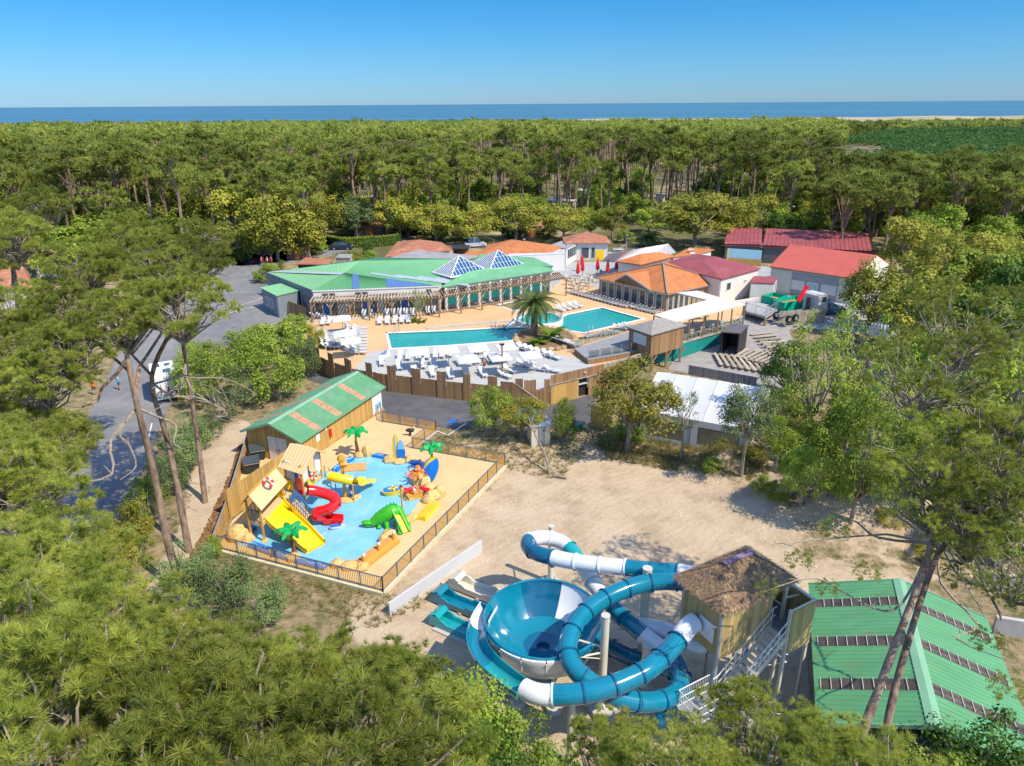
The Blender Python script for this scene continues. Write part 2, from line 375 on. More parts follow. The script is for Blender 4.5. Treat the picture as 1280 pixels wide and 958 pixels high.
LM = {
 'pine': leaf_mat('pine_needles', (0.12, 0.18, 0.02), (0.48, 0.50, 0.10), trans=.5),
 'pinef': leaf_mat('far_pine_needles', (0.14, 0.20, 0.035), (0.44, 0.46, 0.10), trans=.5),
 'oak': leaf_mat('yellow_green_leaves', (0.20, 0.25, 0.03), (0.46, 0.42, 0.07)),
 'green': leaf_mat('fresh_green_leaves', (0.13, 0.23, 0.02), (0.38, 0.46, 0.07)),
 'dark': leaf_mat('dark_green_leaves', (0.06, 0.14, 0.02), (0.15, 0.26, 0.04)),
 'bronze': leaf_mat('bronze_green_leaves', (0.20, 0.24, 0.03), (0.45, 0.38, 0.06)),
 'grey': leaf_mat('grey_green_leaves', (0.12, 0.19, 0.06), (0.27, 0.35, 0.13)),
 'palm': leaf_mat('palm_fronds', (0.10, 0.16, 0.035), (0.22, 0.26, 0.06)),
 'plant': leaf_mat('young_plantation_needles', (0.07, 0.17, 0.045), (0.15, 0.29, 0.08)),
 'grass': leaf_mat('dry_grass', (0.22, 0.20, 0.07), (0.36, 0.30, 0.12)),
}
# ------------------------------------------------------------------ vegetation library
def np_mesh(name, V, Fc, nper, m):
    me = bpy.data.meshes.new(name); nf = len(Fc)//nper
    me.vertices.add(len(V)); me.vertices.foreach_set('co', np.ascontiguousarray(V, dtype=np.float32).ravel())
    me.loops.add(len(Fc)); me.loops.foreach_set('vertex_index', np.ascontiguousarray(Fc, dtype=np.int32))
    me.polygons.add(nf); me.polygons.foreach_set('loop_start', np.arange(0, nf*nper, nper, dtype=np.int32))
    me.update(calc_edges=True); me.validate(); me.materials.append(m); return me
def tone(me, t):
    a = me.attributes.new('tone', 'FLOAT', 'POINT'); a.data.foreach_set('value', np.ascontiguousarray(t, dtype=np.float32)); return me
def frames(D, rng):                                   # rotation matrices with Z along D
    D = D/np.linalg.norm(D, axis=1, keepdims=True); A = rng.normal(size=D.shape)
    X = np.cross(D, A); X /= np.linalg.norm(X, axis=1, keepdims=True)+1e-9; Y = np.cross(D, X)
    return np.stack([X, Y, D], axis=2)
def tuft_tpl(n, L, wdt, rng, spread=1.35):
    th = np.sqrt(rng.uniform(0.02, 1, n))*spread; ph = rng.uniform(0, 2*np.pi, n)
    d = np.stack([np.sin(th)*np.cos(ph), np.sin(th)*np.sin(ph), np.cos(th)], 1)
    a = rng.normal(size=(n, 3)); s = np.cross(d, a); s /= np.linalg.norm(s, axis=1, keepdims=True)
    ln = (L*rng.uniform(0.75, 1.1, n))[:, None]; back = -0.25*L*np.array([0, 0, 1])
    o = back*rng.uniform(0, 1, (n, 1))
    return np.stack([o-s*wdt/2, o+s*wdt/2, o+d*ln], 1).reshape(-1, 3)          # 3 verts per needle
def clusters(n, rx, rz, rng, inner=0.45, flatb=0.35):
    C = []
    while len(C) < n:
        p = rng.uniform(-1, 1, 3); r = np.linalg.norm(p)
        if r > 1 or r < inner or p[2] < -flatb: continue
        C.append(p*np.array([rx, rx, rz]))
    return np.array(C)
def pine_crown(name, seed, rx, rz, ncl, ntuft, nneedle, L, wdt, m, rc=0.95, ncl_tpl=5, keepC=False, flatb=0.35):
    rng = np.random.default_rng(seed); C = clusters(ncl, rx, rz, rng, flatb=flatb)
    rcs = rc*rng.uniform(0.7, 1.25, ncl)
    ci = np.repeat(np.arange(ncl), ntuft); N = len(ci)
    d = rng.normal(size=(N, 3)); d[:, 2] = np.abs(d[:, 2])*0.9-0.25; d /= np.linalg.norm(d, axis=1, keepdims=True)
    P = C[ci]+d*(rcs[ci]*rng.uniform(0.45, 1.05, N))[:, None]*np.array([1, 1, 0.7])
    out = C[ci]/(np.linalg.norm(C[ci], axis=1, keepdims=True)+1e-6)
    D = d+0.35*out+np.array([0, 0, 0.75]); Rm = frames(D, rng); sc = rng.uniform(0.75, 1.2, N)
    V = np.empty((N, nneedle*3, 3))
    tp = [tuft_tpl(nneedle, L, wdt, rng) for _ in range(ncl_tpl)]; pick = rng.integers(0, ncl_tpl, N)
    for k in range(ncl_tpl):
        q = pick == k
        V[q] = np.einsum('nij,vj->nvi', Rm[q], tp[k])*sc[q][:, None, None]+P[q][:, None, :]
    V = V.reshape(-1, 3); me = np_mesh(name, V, np.arange(len(V)), 3, m); tone(me, np.repeat(0.55*rng.random(ncl)[ci]+0.45*rng.random(N), nneedle*3))
    return (me, C) if keepC else me
def leaf_crown(name, seed, rx, rz, ncl, nleaf, ls, m, rc=0.9, flatb=0.6, inner=0.3, keepC=False):
    rng = np.random.default_rng(seed); C = clusters(ncl, rx, rz, rng, inner, flatb)
    rcs = rc*rng.uniform(0.6, 1.3, ncl); ci = np.repeat(np.arange(ncl), nleaf); N = len(ci)
    d = rng.normal(size=(N, 3)); d[:, 2] += 0.25; d /= np.linalg.norm(d, axis=1, keepdims=True)
    P = C[ci]+d*(rcs[ci]*np.sqrt(rng.uniform(0.1, 1.0, N)))[:, None]*np.array([1, 1, 0.75])
    D = d+np.array([0, 0, 0.8])+rng.normal(size=(N, 3))*0.45; Rm = frames(D, rng); sc = ls*rng.uniform(0.6, 1.3, N)
    tpl = np.array([[-0.5, 0, 0], [0, -0.32, 0.06], [0.5, 0, 0], [0, 0.32, 0.06]])
    V = (np.einsum('nij,vj->nvi', Rm, tpl)*sc[:, None, None]+P[:, None, :]).reshape(-1, 3)
    me = tone(np_mesh(name, V, np.arange(len(V)), 4, m), np.repeat(0.6*rng.random(ncl)[ci]+0.4*rng.random(N), 4)); return (me, C) if keepC else me
def limb_path(a, b, rnd, wob=0.35, sag=0.0):
    a = Vector(a); b = Vector(b); L = (b-a).length; pts = [a]
    for t in (0.3, 0.6, 0.85):
        pts.append(a.lerp(b, t)+Vector((rnd.uniform(-1, 1), rnd.uniform(-1, 1), rnd.uniform(-0.6, 0.6)-sag*4*t*(1-t)))*wob*L*0.12)
    pts.append(b); return pts

# near maritime pines: needle tufts on limbs
NEARC = [pine_crown('needle_crown', 11+i, 3.5, 2.2, 78, 15, 40, 0.30, 0.021, LM['pine'], 0.52, keepC=True) for i in range(3)]
THINC = [pine_crown('needle_crown_sparse', 31+i, 3.8, 2.4, 52, 13, 36, 0.28, 0.021, LM['pine'], 0.5, keepC=True, flatb=0.7) for i in range(2)]
def limbs_mesh(C, seed, start, r0=0.09, frac=1.0, sag=0.0):
    rnd = random.Random(seed); mb = MB()
    for c in C:
        if rnd.random() > min(frac, 0.6): continue
        k = rnd.uniform(0.1, 1.0); a = Vector(start)+Vector((0, 0, -k*0.9))
        p = limb_path(a, c, rnd, 1.0, sag); mb.tube(p, [r0, r0*0.75, r0*0.5, r0*0.33, r0*0.14], 5, False)
        for _ in range(2):
            q = p[2]+Vector((rnd.uniform(-1, 1), rnd.uniform(-1, 1), rnd.uniform(-0.2, 0.7)))*0.9
            mb.tube([p[2], p[2].lerp(q, 0.5)+Vector((0, 0, 0.08)), q], [r0*0.35, r0*0.25, r0*0.1], 4, False)
    return mb.mesh('limbs', M['barkg'])
NEARL = [limbs_mesh(c[1], i, (0, 0, -1.6)) for i, c in enumerate(NEARC)]
THINL = [limbs_mesh(c[1], i+9, (0, 0, -2.2), 0.08, 1.0, 0.6) for i, c in enumerate(THINC)]
_pc = [0]
def near_pine(base, crowns, label, r0=0.24, thin=False, group=None, trunk_pts=None):
    """base: ground point; crowns: list of (centre, scale); one tree"""
    base = Vector(base); _pc[0] += 1; rnd = random.Random(_pc[0]); t = thing('pine_tree', label, 'pine tree', base, group)
    top = Vector(crowns[0][0]); pts = [base-Vector((0, 0, 0.3))]
    if trunk_pts: pts += [Vector(p) for p in trunk_pts]
    else:
        for k in (0.25, 0.5, 0.75):
            p = base.lerp(top, k); pts.append(p+Vector((rnd.uniform(-.12, .12), rnd.uniform(-.12, .12), 0)))
    pts.append(top+Vector((0, 0, -0.4)))
    sp = spline(pts, 6); n = len(sp); rad = [r0*(1.15-0.65*i/(n-1))*(1+0.05*math.sin(i*1.7)) for i in range(n)]
    part('trunk', MB().tube(sp, rad, 10), M['bark'], t, True)
    lb = MB()
    for c, s in crowns[1:]:
        c = Vector(c); a = sp[int(n*0.72)+rnd.randint(0, int(n*0.2))]
        lb.tube(limb_path(a, c+Vector((0, 0, -1.2*s)), rnd, 0.8), [r0*0.5, r0*0.42, r0*0.36, r0*0.3, r0*0.2], 6, False)
    if lb.v: part('limb', lb, M['bark'], t, True)
    for i, (c, s) in enumerate(crowns):
        lib, ll = (THINC, THINL) if thin else (NEARC, NEARL)
        k = rnd.randrange(len(lib)); rz = rnd.uniform(0, 6.28); s = s/3.6
        for nm, me in (('crown', lib[k][0]), ('branches', ll[k])):
            piece(nm, me, t, Vector(c)-base, (rnd.uniform(-.12, .12), rnd.uniform(-.12, .12), rz), (s, s, s))
    return t
def bare_limbs(t, a, ends, r=0.05):
    mb = MB(); rnd = random.Random(len(ends))
    for e_ in ends:
        p = spline(limb_path(a, e_, rnd, 1.6, 0.3), 3); n = len(p); mb.tube(p, [r*(1-0.8*i/(n-1)) for i in range(n)], 5, False)
        for j in range(2, n-1, 2):
            q = p[j]+Vector((rnd.uniform(-1, 1), rnd.uniform(-1, 1), rnd.uniform(-.4, .8)))*0.7
            mb.tube([p[j], (p[j]+q)/2+Vector((0, 0, .06)), q], [r*0.35, r*0.25, r*0.1], 4, False)
    part('bare_limb', mb, M['twig'], t)

# broadleaf trees of the middle distance: unit tree of radius 4, crown centre at 0
def leaf_lib(key, seeds, rx=4.0, rz=3.0, ncl=50, nleaf=120, ls=0.34, rc=1.15, **k):
    return [leaf_crown(key+'_crown', s, rx, rz, ncl, nleaf, ls, LM[key], rc, keepC=True, **k) for s in seeds]
LIB = {'oak': leaf_lib('oak', (1, 2, 3)), 'green': leaf_lib('green', (4, 5)), 'dark': leaf_lib('dark', (6, 7)), 'grey': leaf_lib('grey', (8, 9)),
       'bronze': leaf_lib('bronze', (10,), ls=0.26, nleaf=170), 'greenfine': leaf_lib('green', (12, 13), ls=0.25, nleaf=150),
       'greyfine': leaf_lib('grey', (14,), ls=0.25, nleaf=150), 'darkfine': leaf_lib('dark', (15,), ls=0.26, nleaf=150),
       'airy': leaf_lib('green', (16, 17), ls=0.24, nleaf=60, ncl=44, rc=0.85, rz=4.0), 'airygrey': leaf_lib('grey', (18,), ls=0.24, nleaf=60, ncl=40, rc=0.85, rz=4.0)}
def leaf_limbs(C, seed, rz):
    rnd = random.Random(seed); mb = MB()
    for c in C[::3]:
        p = limb_path((0, 0, -rz*0.9), c, rnd, 0.9); mb.tube(p, [0.13, 0.10, 0.07, 0.045, 0.02], 5, False)
    return mb.mesh('limbs', M['barkg'])
LIMB = {k: [leaf_limbs(c, i, 3.0) for i, (m_, c) in enumerate(v)] for k, v in LIB.items()}
_tc = [0]
def tree(kind, base, height, radius, label, group=None, lean=(0, 0), clear=0.25, name='tree', cat='tree', rz=None, tr=None, bark='barkg'):
    _tc[0] += 1; rnd = random.Random(_tc[0]*7); base = Vector(base)
    t = thing(name, label, cat, base, group)
    ch = height*(1-clear); c = Vector((lean[0], lean[1], height-ch*0.5)); r0 = tr or 0.05+radius*0.05
    k = rnd.randrange(len(LIB[kind])); s = radius/4.0; sz = ch*0.5/(3.0*0.98)
    if kind.startswith('airy'): sz *= 0.75
    sp = [Vector((0, 0, -0.2)), Vector((rnd.uniform(-.15, .15)+lean[0]*.3, rnd.uniform(-.15, .15)+lean[1]*.3, c.z*0.5)), Vector((lean[0]*.85, lean[1]*.85, c.z-ch*0.25))]
    part('trunk', MB().tube([base+p for p in spline(sp, 3)], [r0*(1-0.08*i) for i in range(7)], 7), M[bark], t, True)
    a = rnd.uniform(0, 6.28)
    piece('crown', LIB[kind][k][0], t, c, (0, 0, a), (s, s, sz)); piece('branches', LIMB[kind][k], t, c, (0, 0, a), (s, s, sz))
    return t
def treep(kind, bx, by, topy, wpx, label, group=None, clear=0.25, z=None, name='tree', cat='tree', leanpx=0, **k):
    b = GG(bx, by) if z is None else G(bx, by, z); h = hgt_at(b, topy); sc = FPX/depth(b)
    return tree(kind, b, h, wpx/2/sc, label, group, (leanpx/sc, 0), clear, name, cat, **k)

# tall pines of the wood: bare trunk, flat crown
FP = []
for i in range(6):
    me, C = pine_crown('far_pine_crown', 60+i, 3.5, 2.9, 24, 15, 9, 0.72, 0.18, LM['pinef'], 0.95, keepC=True, flatb=0.55)
    rnd = random.Random(i); mb = MB()
    for c in C[::2]: mb.tube([(0, 0, -3.0+rnd.uniform(-1, 1)), Vector(c)*0.5+Vector((0, 0, -.6)), c], [0.1, 0.07, 0.03], 4, False)
    tm = MB().tube(spline([(0, 0, -0.3), (rnd.uniform(-.3, .3), rnd.uniform(-.3, .3), 5), (rnd.uniform(-.5, .5), rnd.uniform(-.5, .5), 10), (0, 0, 15.2)], 3), [0.25, .24, .23, .22, .21, .2, .19, .17, .15, .12], 7)
    for j in range(4): tm.tube([(0, 0, 9+j), (rnd.uniform(-1.2, 1.2), rnd.uniform(-1.2, 1.2), 9.4+j)], [0.05, 0.02], 4, False)
    FP.append((me, mb.mesh('limbs', M['bark']), tm.mesh('pine_trunk', M['bark'], True)))
def wood_pine(x, y, h, s, label, group, rnd):
    z = ground_h(x, y); t = thing('pine_tree', label, 'pine tree', (x, y, z), group); k = rnd.randrange(6); t.rotation_euler = (rnd.uniform(-.05, .05), rnd.uniform(-.05, .05), rnd.uniform(0, 6.28))
    piece('trunk', FP[k][2], t, (0, 0, 0), sc=(1.15, 1.15, (h-2.4*s)/15.0)); c = (0, 0, h-2.4*s)
    piece('crown', FP[k][0], t, c, sc=(s, s, s*rnd.uniform(0.9, 1.35))); piece('branches', FP[k][1], t, c, sc=(s, s, s)); return t
def tree_mass(name, pts, seed, ncl, ntuft, nneedle, L, wdt, m, rx, rz, rc, trunk=False, nvar=8, label='', cat='', flatb=0.4):
    rng = np.random.default_rng(seed); base = []
    for v in range(nvar):
        me = pine_crown('tmp_crown', seed+v, rx, rz, ncl, ntuft, nneedle, L, wdt, m, rc, 3, flatb=flatb); tn = np.empty(len(me.vertices), dtype=np.float32); me.attributes['tone'].data.foreach_get('value', tn)
        a = np.empty(len(me.vertices)*3, dtype=np.float32); me.vertices.foreach_get('co', a); base.append((a.reshape(-1, 3), tn)); bpy.data.meshes.remove(me)
    out = []; to = []
    for (x, y, z, s) in pts:
        a = rng.uniform(0, 6.28); c, n = math.cos(a), math.sin(a); B, tn = base[rng.integers(0, nvar)]; to.append(tn*.6+rng.random()*.5-.05)
        Q = np.stack([B[:, 0]*c-B[:, 1]*n, B[:, 0]*n+B[:, 1]*c, B[:, 2]], 1)*s+np.array([x, y, z-rz*s*0.9]); out.append(Q)
    V = np.concatenate(out); me = tone(np_mesh(name, V, np.arange(len(V)), 3, m), np.concatenate(to))
    o = bpy.data.objects.new(name, me); COL.objects.link(o); o['kind'] = 'stuff'; o['label'] = label; o['category'] = cat
    if trunk:
        mb = MB()
        for (x, y, z, s) in pts: mb.tube([(x, y, ground_h(x, y)-.2), (x+rng.uniform(-.4, .4), y, z-2)], [0.26, 0.16], 4, False)
        p = part('trunks', mb, M['bark'], o); p['kind'] = 'stuff'
    return o
# ------------------------------------------------------------------ ground, sea
def grid_mesh(name, xs, ys, m, hf):
    X, Y = np.meshgrid(xs, ys); Z = np.vectorize(hf)(X, Y); V = np.stack([X, Y, Z], 2).reshape(-1, 3); nx, ny = len(xs), len(ys)
    i = np.arange((nx-1)*(ny-1)); r, c = i//(nx-1), i % (nx-1); a = r*nx+c
    me = np_mesh(name, V, np.stack([a, a+1, a+nx+1, a+nx], 1).ravel(), 4, m); me.polygons.foreach_set('use_smooth', [True]*len(me.polygons)); return me
LOT = [GG(*p) for p in [(440, 800), (440, 738), (480, 745), (560, 660), (634, 586), (560, 562), (585, 545), (660, 548), (740, 560), (800, 580), (900, 600), (985, 620), (1000, 700), (1160, 720), (1160, 760), (1010, 900), (760, 960), (560, 920), (500, 860)]]
PATH = [GG(*p) for p in [(205, 760), (185, 740), (225, 660), (250, 545), (300, 525), (318, 530), (300, 600), (262, 690), (240, 760)]]
def pdist(x, y, P):                                    # signed distance, inside positive
    ins = False; d = 1e9; n = len(P)
    for i in range(n):
        a, b = P[i], P[(i+1) % n]
        if (a.y > y) != (b.y > y) and x < (b.x-a.x)*(y-a.y)/(b.y-a.y)+a.x: ins = not ins
        vx, vy = b.x-a.x, b.y-a.y; t = max(0, min(1, ((x-a.x)*vx+(y-a.y)*vy)/(vx*vx+vy*vy)))
        d = min(d, math.hypot(x-a.x-vx*t, y-a.y-vy*t))
    return d if ins else -d
gm = bpy.data.materials.new('ground_soil'); gm.use_nodes = True
n = gm.node_tree.nodes; L = gm.node_tree.links; b = n['Principled BSDF']; b.inputs['Roughness'].default_value = 0.95; b.inputs['Specular IOR Level'].default_value = 0.15
at = n.new('ShaderNodeAttribute'); at.attribute_name = 'sandy'; g = n.new('ShaderNodeTexCoord')
def nz(sc, det=6, ro=0.6):
    q = n.new('ShaderNodeTexNoise'); q.inputs['Scale'].default_value = sc; q.inputs['Detail'].default_value = det; q.inputs['Roughness'].default_value = ro; L.new(g.outputs['Object'], q.inputs[0]); return q.outputs[0]
def rampc(src, stops):
    q = n.new('ShaderNodeValToRGB'); e = q.color_ramp.elements
    e[0].position, e[0].color = stops[0][0], (*stops[0][1], 1); e[1].position, e[1].color = stops[-1][0], (*stops[-1][1], 1)
    for p, c in stops[1:-1]: k = e.new(p); k.color = (*c, 1)
    L.new(src, q.inputs[0]); return q.outputs[0]
sandc = rampc(nz(0.35, 8, 0.7), [(0.30, (0.33, 0.25, 0.17)), (0.5, (0.49, 0.38, 0.265)), (0.7, (0.55, 0.445, 0.325))])
soil = rampc(nz(1.1, 9, 0.75), [(0.30, (0.055, 0.075, 0.022)), (0.42, (0.13, 0.13, 0.05)), (0.52, (0.27, 0.205, 0.12)), (0.68, (0.42, 0.32, 0.20))])
ad = n.new('ShaderNodeMath'); ad.operation = 'ADD'; L.new(at.outputs['Fac'], ad.inputs[0])
ns2 = nz(0.8, 7, 0.7); sb = n.new('ShaderNodeMath'); sb.operation = 'MULTIPLY_ADD'; L.new(ns2, sb.inputs[0]); sb.inputs[1].default_value = 1.4; sb.inputs[2].default_value = -0.7; L.new(sb.outputs[0], ad.inputs[1])
fr = n.new('ShaderNodeMapRange'); fr.inputs[1].default_value = 0.42; fr.inputs[2].default_value = 0.58; L.new(ad.outputs[0], fr.inputs[0])
mx = n.new('ShaderNodeMix'); mx.data_type = 'RGBA'; L.new(fr.outputs[0], mx.inputs[0]); L.new(soil, mx.inputs[6]); L.new(sandc, mx.inputs[7])
L.new(mx.outputs[2], b.inputs['Base Color'])
wv = n.new('ShaderNodeTexWave'); wv.inputs['Scale'].default_value = 0.5; wv.inputs['Distortion'].default_value = 14; wv.inputs['Detail'].default_value = 3; wv.inputs['Detail Scale'].default_value = 0.35
mpw = n.new('ShaderNodeMapping'); mpw.inputs['Rotation'].default_value = (0, 0, 0.9); L.new(g.outputs['Object'], mpw.inputs[0]); L.new(mpw.outputs[0], wv.inputs[0])
hb = n.new('ShaderNodeMath'); hb.operation = 'MULTIPLY_ADD'; L.new(wv.outputs[1], hb.inputs[0]); hb.inputs[1].default_value = 0.10
L.new(nz(3.0, 8, 0.75), hb.inputs[2]); bp = n.new('ShaderNodeBump'); bp.inputs['Strength'].default_value = 0.8; bp.inputs['Distance'].default_value = 0.16
L.new(hb.outputs[0], bp.inputs['Height']); L.new(bp.outputs[0], b.inputs['Normal'])
M['ground'] = gm
xs = np.arange(-80, 80.1, 1.0); ys = np.arange(8, 130.1, 1.0)
me = grid_mesh('ground', xs, ys, gm, ground_h)
vals = np.empty(len(me.vertices), dtype=np.float32)
for i, v in enumerate(me.vertices):
    x, y = v.co.x, v.co.y; d = max(pdist(x, y, LOT), pdist(x, y, PATH)) if y < 75 else -9
    s = min(1, max(0, 0.5+d*0.45))
    if y > 100: s = max(s, 0.42)
    if 8 < x < 40 and 36 < y < 60: s = max(s, 0.40+0.35*min(1, ground_h(x, y)))
    vals[i] = max(s, 0.12 if y < 76 else 0.25)
a = me.attributes.new('sandy', 'FLOAT', 'POINT'); a.data.foreach_set('value', vals)
o = bpy.data.objects.new('ground', me); COL.objects.link(o); o['kind'] = 'structure'
# the wider terrain in four bands, abutting the near sheet
M['forestfloor'] = mat('forest_floor', (0.12, 0.115, 0.05), 0.95, 0.3, 0.2, (0.36, 0.28, 0.17), 0.05, 0.42, 0.5, 2)
def far_h(x, y): return ground_h(x, y)
for nm, xx, yy in (('forest_floor', np.arange(-3000, 3001, 20.0), np.arange(130, 1451, 10.0)), ('side_ground', np.arange(-400, -79, 10.0), np.arange(-50, 131, 5.0)), ('side_ground', np.arange(80, 401, 10.0), np.arange(-50, 131, 5.0)), ('near_ground', np.arange(-80, 81, 10.0), np.arange(-50, 9, 2.0))):
    me = grid_mesh(nm, xx, yy, M['forestfloor'], ground_h); o = bpy.data.objects.new(nm, me); COL.objects.link(o); o['kind'] = 'structure'
# dunes along the coast: pale sand on the seaward ridge
M['dune'] = mat('dune_sand', (0.40, 0.33, 0.23), 0.95, 0.08, 0.02, (0.24, 0.25, 0.12), 0.012, 0.48)
me = grid_mesh('dune', np.arange(-3000, 3001, 25.0), np.arange(1135, 1360, 15.0), M['dune'], lambda x, y: ground_h(x, y)+0.35-0.02*abs(y-1245)/10)
o = bpy.data.objects.new('dune', me); COL.objects.link(o); o['kind'] = 'structure'
sm = mat('sea_water', (0.03, 0.115, 0.18), 0.4, 0.10, 0.0015, (0.04, 0.15, 0.22), 0.0006, 0.5, stretch=(0.35, 1.5, 1), spec=0.3)
bm_ = MB(); bm_.quad((-30000, 1380, -9.0), (30000, 1380, -9.0), (45000, 45000, -9.0), (-45000, 45000, -9.0)); struct('sea', bm_, sm)

# roads
struct_off = 0.03
CARPK = [GG(*p) for p in [(72, 660), (128, 765), (150, 690), (178, 590), (205, 520), (240, 470), (262, 440), (300, 425), (345, 410), (395, 405), (400, 392), (360, 380), (330, 335), (400, 322), (475, 305), (520, 300), (520, 295), (470, 298), (425, 305), (375, 325), (300, 333), (255, 322), (215, 330), (190, 350), (150, 440), (110, 520), (85, 600)]]
sheet('road', CARPK, 0.035, M['asph'], 1.5)
LANE = [GG(*p) for p in [(372, 470), (400, 480), (440, 492), (470, 499), (482, 512), (484, 524), (520, 530), (565, 537), (600, 534), (660, 530), (705, 528), (738, 530), (742, 505), (747, 492), (688, 507), (655, 510), (600, 504), (520, 494), (440, 482), (397, 464), (380, 455), (345, 452), (340, 460)]]
sheet('lane', LANE, 0.03, M['asph2'], 3.0)
sheet('paving', [(8.0, 99.0), (14, 99), (20, 106), (36, 108), (42, 96), (36, 88), (48, 84), (56, 92), (60, 104), (40, 126), (6, 126), (-28, 122), (-30, 112), (6, 111)], 0.04, M['paving'], 2.0)
# painted markings on the parking ground
def road_line(a, b, wd=0.12, z=0.045):
    a, b = GG(*a), GG(*b); d = (b-a).normalized(); s = Vector((-d.y, d.x, 0))*wd/2
    return [a+s, a-s, b-s, b+s]
wl = mat('road_paint', (0.66, 0.66, 0.64), 0.7, 0.1, 6)
for a_, b_ in (((281, 387), (322, 376)), ((287, 392), (330, 381)), ((281, 387), (287, 392)), ((250, 398), (257, 399)), ((322, 376), (335, 368)),
               ((183, 560), (190, 530)), ((190, 590), (192, 566)), ((560, 545), (581, 531)), ((545, 539), (560, 545))):
    q = road_line(a_, b_); mb = MB()
    mb.quad(*[Vector((p.x, p.y, ground_h(p.x, p.y)+0.06)) for p in q]); struct('road_marking', mb, wl)
q = MB(); c = GG(566, 527.5); q.lathe((c.x, c.y, ground_h(c.x, c.y)+0.05), [(0.0, 0), (0.42, 0)], 16); struct('road_marking', q, M['blue'])
# ------------------------------------------------------------------ helpers for timber and rails
UB = {}
def boards(root, a, b, z0, z1, m, width=0.2, th=0.03, name='board', gap=0.012, jit=0.0, seed=1):
    """vertical boards from a to b (xy); z0/z1 numbers or functions of 0..1; each its own object"""
    a, b = Vector((a[0], a[1], 0)), Vector((b[0], b[1], 0)); L_ = (b-a).length; n = max(1, round(L_/width)); wd = L_/n
    key = (m.name, round(wd, 3), th)
    if key not in UB: UB[key] = MB().box(0, 0, 0, wd-gap, th, 1).mesh(name, m)
    ang = math.atan2(b.y-a.y, b.x-a.x); off = origin(root); rnd = random.Random(seed)
    for i in range(n):
        t = (i+0.5)/n; p = a.lerp(b, t); lo = z0(t) if callable(z0) else z0; hi = z1(t) if callable(z1) else z1
        hi += rnd.uniform(-jit, jit); nx, ny = -math.sin(ang), math.cos(ang); q = rnd.uniform(-0.006, 0.006)
        piece(name, UB[key], root, (p.x-off.x+nx*q, p.y-off.y+ny*q, lo-off.z), (0, 0, ang), (1, 1, hi-lo))
def wallp(a, b, z0, z1, th=0.1):
    mb = MB(); a, b = Vector((a[0], a[1], 0)), Vector((b[0], b[1], 0)); mb.bar(a+Vector((0, 0, (z0+z1)/2)), b+Vector((0, 0, (z0+z1)/2)), th, z1-z0); return mb
def railing(label, pts, z, h=1.0, step=1.6, m='bluegrey', mbar='ochre', bar=0.13, cat='fence', name='fence', panel=None, group=None, foot=0.1):
    t = thing(name, label, cat, (pts[0][0], pts[0][1], z), group); P = [Vector((p[0], p[1], z)) for p in pts]
    for a, b in zip(P, P[1:]):
        n = max(1, round((b-a).length/step)); d = (b-a)/n; up = Vector((0, 0, 1))
        for i in range(n+1):
            if i == n and b is not P[-1]: continue
            part('post', MB().box(*(a+d*i), 0.07, 0.07, h+0.05), M[m], t)
        for i in range(n):
            q = a+d*i; part('rail', MB().bar(q+up*h, q+d+up*h, 0.05, 0.045), M[m], t); part('rail', MB().bar(q+up*foot, q+d+up*foot, 0.04, 0.04), M[m], t)
            mb = MB(); k = max(2, int(d.length/bar))
            for j in range(1, k): mb.box(*(q+d*(j/k)+up*foot), 0.045 if mbar == 'ochre' else 0.02, 0.02, h-foot-0.02, math.atan2(d.y, d.x))
            p = part('bars', mb, M[mbar], t); p['kind'] = 'stuff'
    return t

# ------------------------------------------------------------------ splash park
PZ = 0.25
PAD = [(272, 687), (479, 741), (633, 581), (517, 560), (546, 538), (479, 527), (476, 515), (376, 582), (291, 650)]
pad = [G(x, y, PZ) for x, y in PAD]
mb = MB(); mb.prism([(p.x, p.y) for p in pad], -0.2, PZ-0.02); struct('plinth', mb, M['conc'])
mb = MB(); mb.prism([(p.x, p.y) for p in pad], PZ-0.018, PZ); struct('rubber_floor', mb, M['rubber'])
CURB = MB()
for a, b in zip(pad[:4], pad[1:4]): CURB.bar(a+Vector((0, 0, -0.12)), b+Vector((0, 0, -0.12)), 0.22, 0.26)
struct('kerb', CURB, mat('kerb_cream', (0.55, 0.50, 0.34), 0.85, 0.1, 2))
def ins(p, c, k): return Vector((p.x, p.y, 0))+(Vector((c.x, c.y, 0))-Vector((p.x, p.y, 0))).normalized()*k
cen = sum(pad, Vector())/len(pad)
fp = [ins(p, cen, 0.12) for p in pad]
railing('ochre bar railing with blue-grey posts along the front edge of the splash park', [fp[0], fp[1]], PZ, 1.05)
railing('ochre bar railing with blue-grey posts running down the sand side of the splash park', [fp[1], fp[2]], PZ, 1.05)
railing('ochre bar railing across the back corner of the splash park beside the weedy strip', [fp[2], fp[3], fp[4]], PZ, 1.05)
railing('ochre bar railing facing the dark lane by the end of the shed', [fp[4], fp[5], fp[6]], PZ, 1.05)
